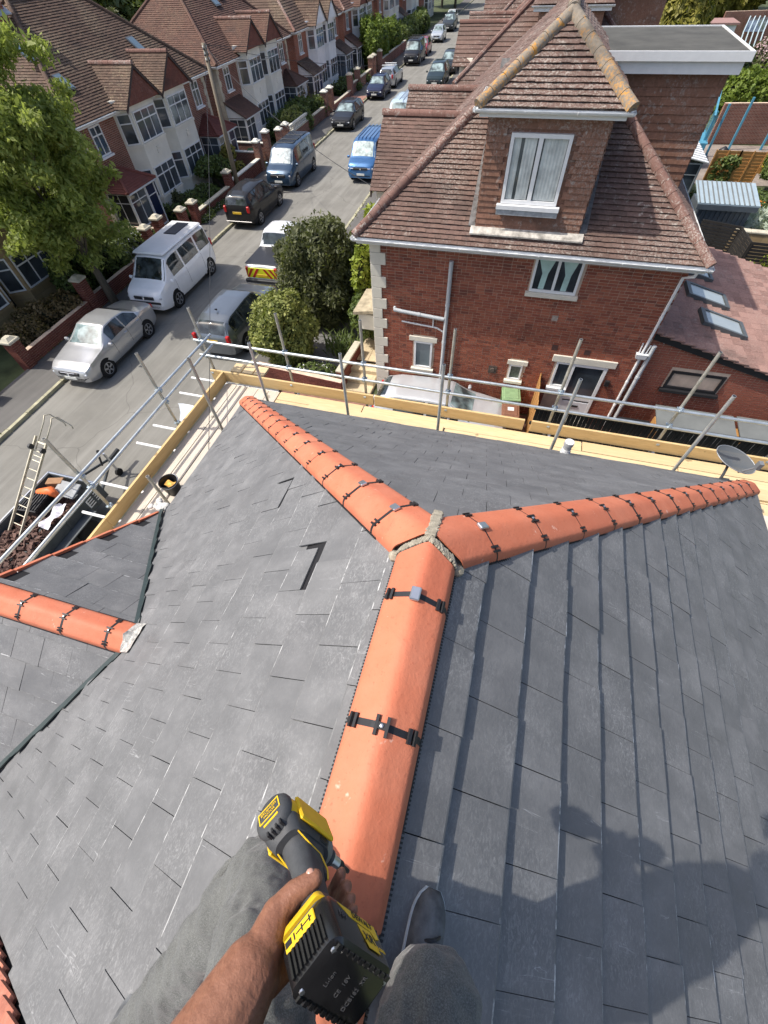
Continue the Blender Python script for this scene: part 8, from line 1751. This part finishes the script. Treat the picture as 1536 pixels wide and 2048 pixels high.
def loft(nm, secs, mat, parent, caps=True, mi=None):
    """secs: (z, cx, cy, w, d, r)"""
    mb = MB(); rows = [[T_(cx + x, cy + y, z) for x, y in rsec(w, d, r)] for z, cx, cy, w, d, r in secs]; k = len(rows[0])
    mb.add([p for r_ in rows for p in r_], [(i * k + j_, i * k + (j_ + 1) % k, (i + 1) * k + (j_ + 1) % k, (i + 1) * k + j_) for i in range(len(rows) - 1) for j_ in range(k)] + ([tuple(range(k))[::-1], tuple((len(rows) - 1) * k + j_ for j_ in range(k))] if caps else []))
    return mb.build(nm, mat, parent, 'auto')
BX = 0.004
bat = loft('battery', [(-0.036, BX, 0, 0.096, 0.060, 0.012), (-0.030, BX, 0, 0.112, 0.074, 0.014), (0.010, BX, 0, 0.116, 0.077, 0.014), (0.022, BX + 0.002, 0, 0.112, 0.072, 0.012)], m_bk, dr)
loft('foot', [(0.022, BX, 0, 0.108, 0.066, 0.014), (0.034, BX - 0.004, 0, 0.102, 0.062, 0.016), (0.046, BX - 0.014, 0, 0.062, 0.046, 0.018)], m_dk, dr)
loft('foot_guard', [(0.024, BX - 0.048, 0, 0.022, 0.064, 0.008), (0.034, BX - 0.046, 0, 0.020, 0.058, 0.008), (0.041, BX - 0.040, 0, 0.016, 0.044, 0.007)], m_dy, dr)
loft('foot_guard', [(0.025, BX + 0.046, 0, 0.022, 0.067, 0.008), (0.036, BX + 0.04, 0, 0.03, 0.06, 0.009)], m_dy, dr)
loft('handle', [(0.040, -0.010, 0, 0.052, 0.040, 0.017), (0.060, -0.012, 0, 0.044, 0.036, 0.017), (0.095, -0.010, 0, 0.046, 0.037, 0.018), (0.125, -0.006, 0, 0.054, 0.040, 0.019), (0.150, -0.004, 0, 0.072, 0.046, 0.021), (0.166, 0.0, 0, 0.090, 0.052, 0.022)], m_dk, dr)
HZ = 0.190
def around(nm, prof, mat, parent, n=28, sy=1.0, a0=0, a1=360):
    """body of revolution about the forward axis through the head"""
    mb = MB(); full = a1 - a0 >= 360; k = n if full else n + 1; P = []
    for (x, r) in prof:
        for j_ in range(k): t = R(a0 + (a1 - a0) * j_ / n); P.append(T_(x, r * sy * math.sin(t), HZ + r * math.cos(t)))
    F = [(i * k + j_, i * k + (j_ + 1) % k, (i + 1) * k + (j_ + 1) % k, (i + 1) * k + j_) for i in range(len(prof) - 1) for j_ in range(k if full else k - 1)]
    if full: F += [tuple(range(k))[::-1], tuple((len(prof) - 1) * k + j_ for j_ in range(k))]
    mb.add(P, F); return mb.build(nm, mat, parent, 'auto')
hd = around('motor_housing', [(-0.061, 0.0325), (-0.030, 0.0345), (0.020, 0.0335), (0.034, 0.029)], m_dy, dr, sy=0.96)
cap_ = around('rear_cap', [(-0.072, 0.0), (-0.072, 0.024), (-0.068, 0.030), (-0.062, 0.0335), (-0.057, 0.0338), (-0.056, 0.0325)], m_dk, dr, sy=0.98)
around('collar', [(0.030, 0.0305), (0.036, 0.031), (0.042, 0.028)], m_dk, dr); around('nose_cone', [(0.040, 0.027), (0.056, 0.024), (0.066, 0.017), (0.068, 0.012)], m_nose, dr)
around('chuck', [(0.066, 0.011), (0.082, 0.011), (0.083, 0.0085), (0.098, 0.0085)], m_silver, dr, 16); around('chuck_ring', [(0.070, 0.0125), (0.078, 0.0125)], m_dk, dr, 16); around('bit', [(0.098, 0.0075), (0.108, 0.0078), (0.112, 0.0045), (0.128, 0.0035)], m_blacktrim, dr, 10)
# saddle: dark lower part of the head and side panels
loft('saddle', [(0.150, -0.006, 0, 0.092, 0.050, 0.020), (0.164, -0.012, 0, 0.100, 0.058, 0.018), (0.172, -0.030, 0, 0.064, 0.060, 0.014)], m_dk, dr)
for sg in (-1, 1):
    q = MB(); q.cbox(T_(-0.002, sg * 0.0325, HZ - 0.004), (0.080, 0.007, 0.048), 0.003, 0, FR); q.build('side_badge', m_dy, dr)
    q = MB(); q.tube([T_(-0.040, sg * 0.0205, 0.150), T_(-0.020, sg * 0.0215, 0.138), T_(0.006, sg * 0.0208, 0.132), T_(0.012, sg * 0.0206, 0.108), T_(0.006, sg * 0.0196, 0.088)], 0.0012, 5); q.build('yellow_line', m_dy, dr)
q = MB(); q.cbox(T_(0.030, 0, 0.132), (0.016, 0.018, 0.030), 0.005, 0, FR); q.build('trigger', m_dk, dr)
q = MB(); q.cbox(T_(0.016, -0.0245, 0.158), (0.018, 0.008, 0.012), 0.002, 0, FR); q.build('direction_switch', m_blacktrim, dr)
for k in range(4): q = MB(); q.box(T_(-0.066 + 0.001, -0.012 + 0.008 * k, HZ - 0.030), (0.010, 0.003, 0.008), 0, FR); q.build('vent_slot', m_blacktrim, cap_)
# end-cap label frame
q = MB(); 
for (y, z, sy, sz) in ((0, 0.013, 0.040, 0.0018), (0, -0.007, 0.040, 0.0018), (-0.0195, 0.003, 0.0018, 0.0205), (0.0195, 0.003, 0.0018, 0.0205)): q.box(T_(-0.0725, y, HZ + z), (0.0012, sy, sz), 0, FR)
q.box(T_(-0.0725, 0, HZ - 0.016), (0.0012, 0.028, 0.0035), 0, FR); q.build('label_frame', m_dy, cap_)
def label_text(s_, pos, xax, yax, size, mat, parent, nm='lettering'):
    cu = bpy.data.curves.new(nm, 'FONT'); cu.body = s_; cu.size = size; cu.extrude = 0.0002; cu.align_x = 'CENTER'; cu.align_y = 'CENTER'; cu.materials.append(mat)
    tmp = bpy.data.objects.new(nm, cu); COL.objects.link(tmp); TEXTS.append((tmp, pos, xax, yax, mat, parent, nm))
TEXTS = []
def flush_text():
    dg = bpy.context.evaluated_depsgraph_get(); out = [bpy.data.meshes.new_from_object(t[0].evaluated_get(dg)) for t in TEXTS]
    for (tmp, pos, xax, yax, mat, parent, nm), me in zip(TEXTS, out):
        COL.objects.unlink(tmp); bpy.data.objects.remove(tmp); z = xax.cross(yax).normalized(); m4 = Matrix((xax, yax, z)).transposed().to_4x4(); m4.translation = pos; me.transform(m4)
        if not me.materials: me.materials.append(mat)
        link(nm, me, parent)
label_text('BRUSHLESS', T_(-0.0732, 0, HZ + 0.006), -lA, hA, 0.0062, m_dy, dr); label_text('MOTOR', T_(-0.0732, 0, HZ - 0.001), -lA, hA, 0.0062, m_dy, dr)
# battery side plates: yellow flash with dark lettering
for sg in (-1, 1):
    y0 = sg * 0.0381; q = MB(); q.prism([T_(-0.030, y0, 0.017), T_(0.046, y0, 0.017), T_(0.046, y0, 0.0), T_(0.038, y0, -0.003), T_(0.032, y0, 0.004), T_(-0.010, y0, 0.006)], lA * sg * 0.0006); q.build('side_flash', m_dy, dr)
    q = MB(); q.prism([T_(0.004, y0, 0.003), T_(0.030, y0, 0.003), T_(0.036, y0, -0.022), T_(0.014, y0, -0.022)], lA * sg * 0.0006); q.build('side_flash', m_dy, dr)
    xa_ = fA if sg < 0 else -fA
    label_text('DEWALT', T_(0.017, y0 + sg * 0.0012, 0.0115), xa_, hA, 0.0105, m_blacktrim, dr); label_text('XR', T_(0.020, y0 + sg * 0.0012, -0.0095), xa_, hA, 0.016, m_blacktrim, dr); label_text('18V', T_(-0.026, y0 + sg * 0.0012, 0.002), xa_, hA, 0.011, m_print, dr); label_text('4.0Ah', T_(0.040, y0 + sg * 0.0012, -0.016), xa_, hA, 0.007, m_dy, dr)
# fuel gauge and ribs on the back of the battery
q = MB(); q.cbox(T_(-0.0545, 0.004, 0.010), (0.003, 0.046, 0.015), 0.001, 0, FR); gg = q.build('fuel_gauge', m_dy, dr)
for y in (-0.012, 0.0, 0.012): q = MB(); q.box(T_(-0.0563, y, 0.010), (0.0008, 0.0016, 0.008), 0, FR); q.build('gauge_mark', m_blacktrim, gg)
q = MB(); q.box(T_(-0.0563, -0.003, 0.010), (0.0007, 0.024, 0.0013), 0, FR); q.build('gauge_line', m_blacktrim, gg); q = MB(); q.box(T_(-0.0563, 0.021, 0.010), (0.0008, 0.009, 0.007), 0, FR); q.build('gauge_button', m_blacktrim, gg)
for k in range(9): q = MB(); q.box(T_(-0.0540, -0.024 + 0.006 * k, -0.012), (0.004, 0.0028, 0.028), 0, FR); q.build('rib', m_bk, dr)
for k in range(10): q = MB(); q.box(T_(-0.042 + 0.010 * k, -0.0300, -0.0365), (0.006, 0.006, 0.003), 0, FR); q.build('base_rib', m_bk, dr); q = MB(); q.box(T_(-0.042 + 0.010 * k, 0.0300, -0.0365), (0.006, 0.006, 0.003), 0, FR); q.build('base_rib', m_bk, dr)
for i, s_ in enumerate(('Li-Ion', 'CE  18V', 'DCB182  XR')): label_text(s_, T_(-0.024 + 0.022 * i, 0.0, -0.0364), -lA, -fA, 0.0075, m_print, dr)
for (x, y) in ((-0.044, 0.024), (-0.044, -0.024), (0.05, 0.024), (0.05, -0.024)): q = MB(); q.lathe([(0.0035, 0), (0.003, 0.002)], T_(x, y, -0.034), 8, 0, Matrix((fA, -lA, -hA)).transposed().to_3x3()); q.build('screw', m_silver, dr)

flush_text()
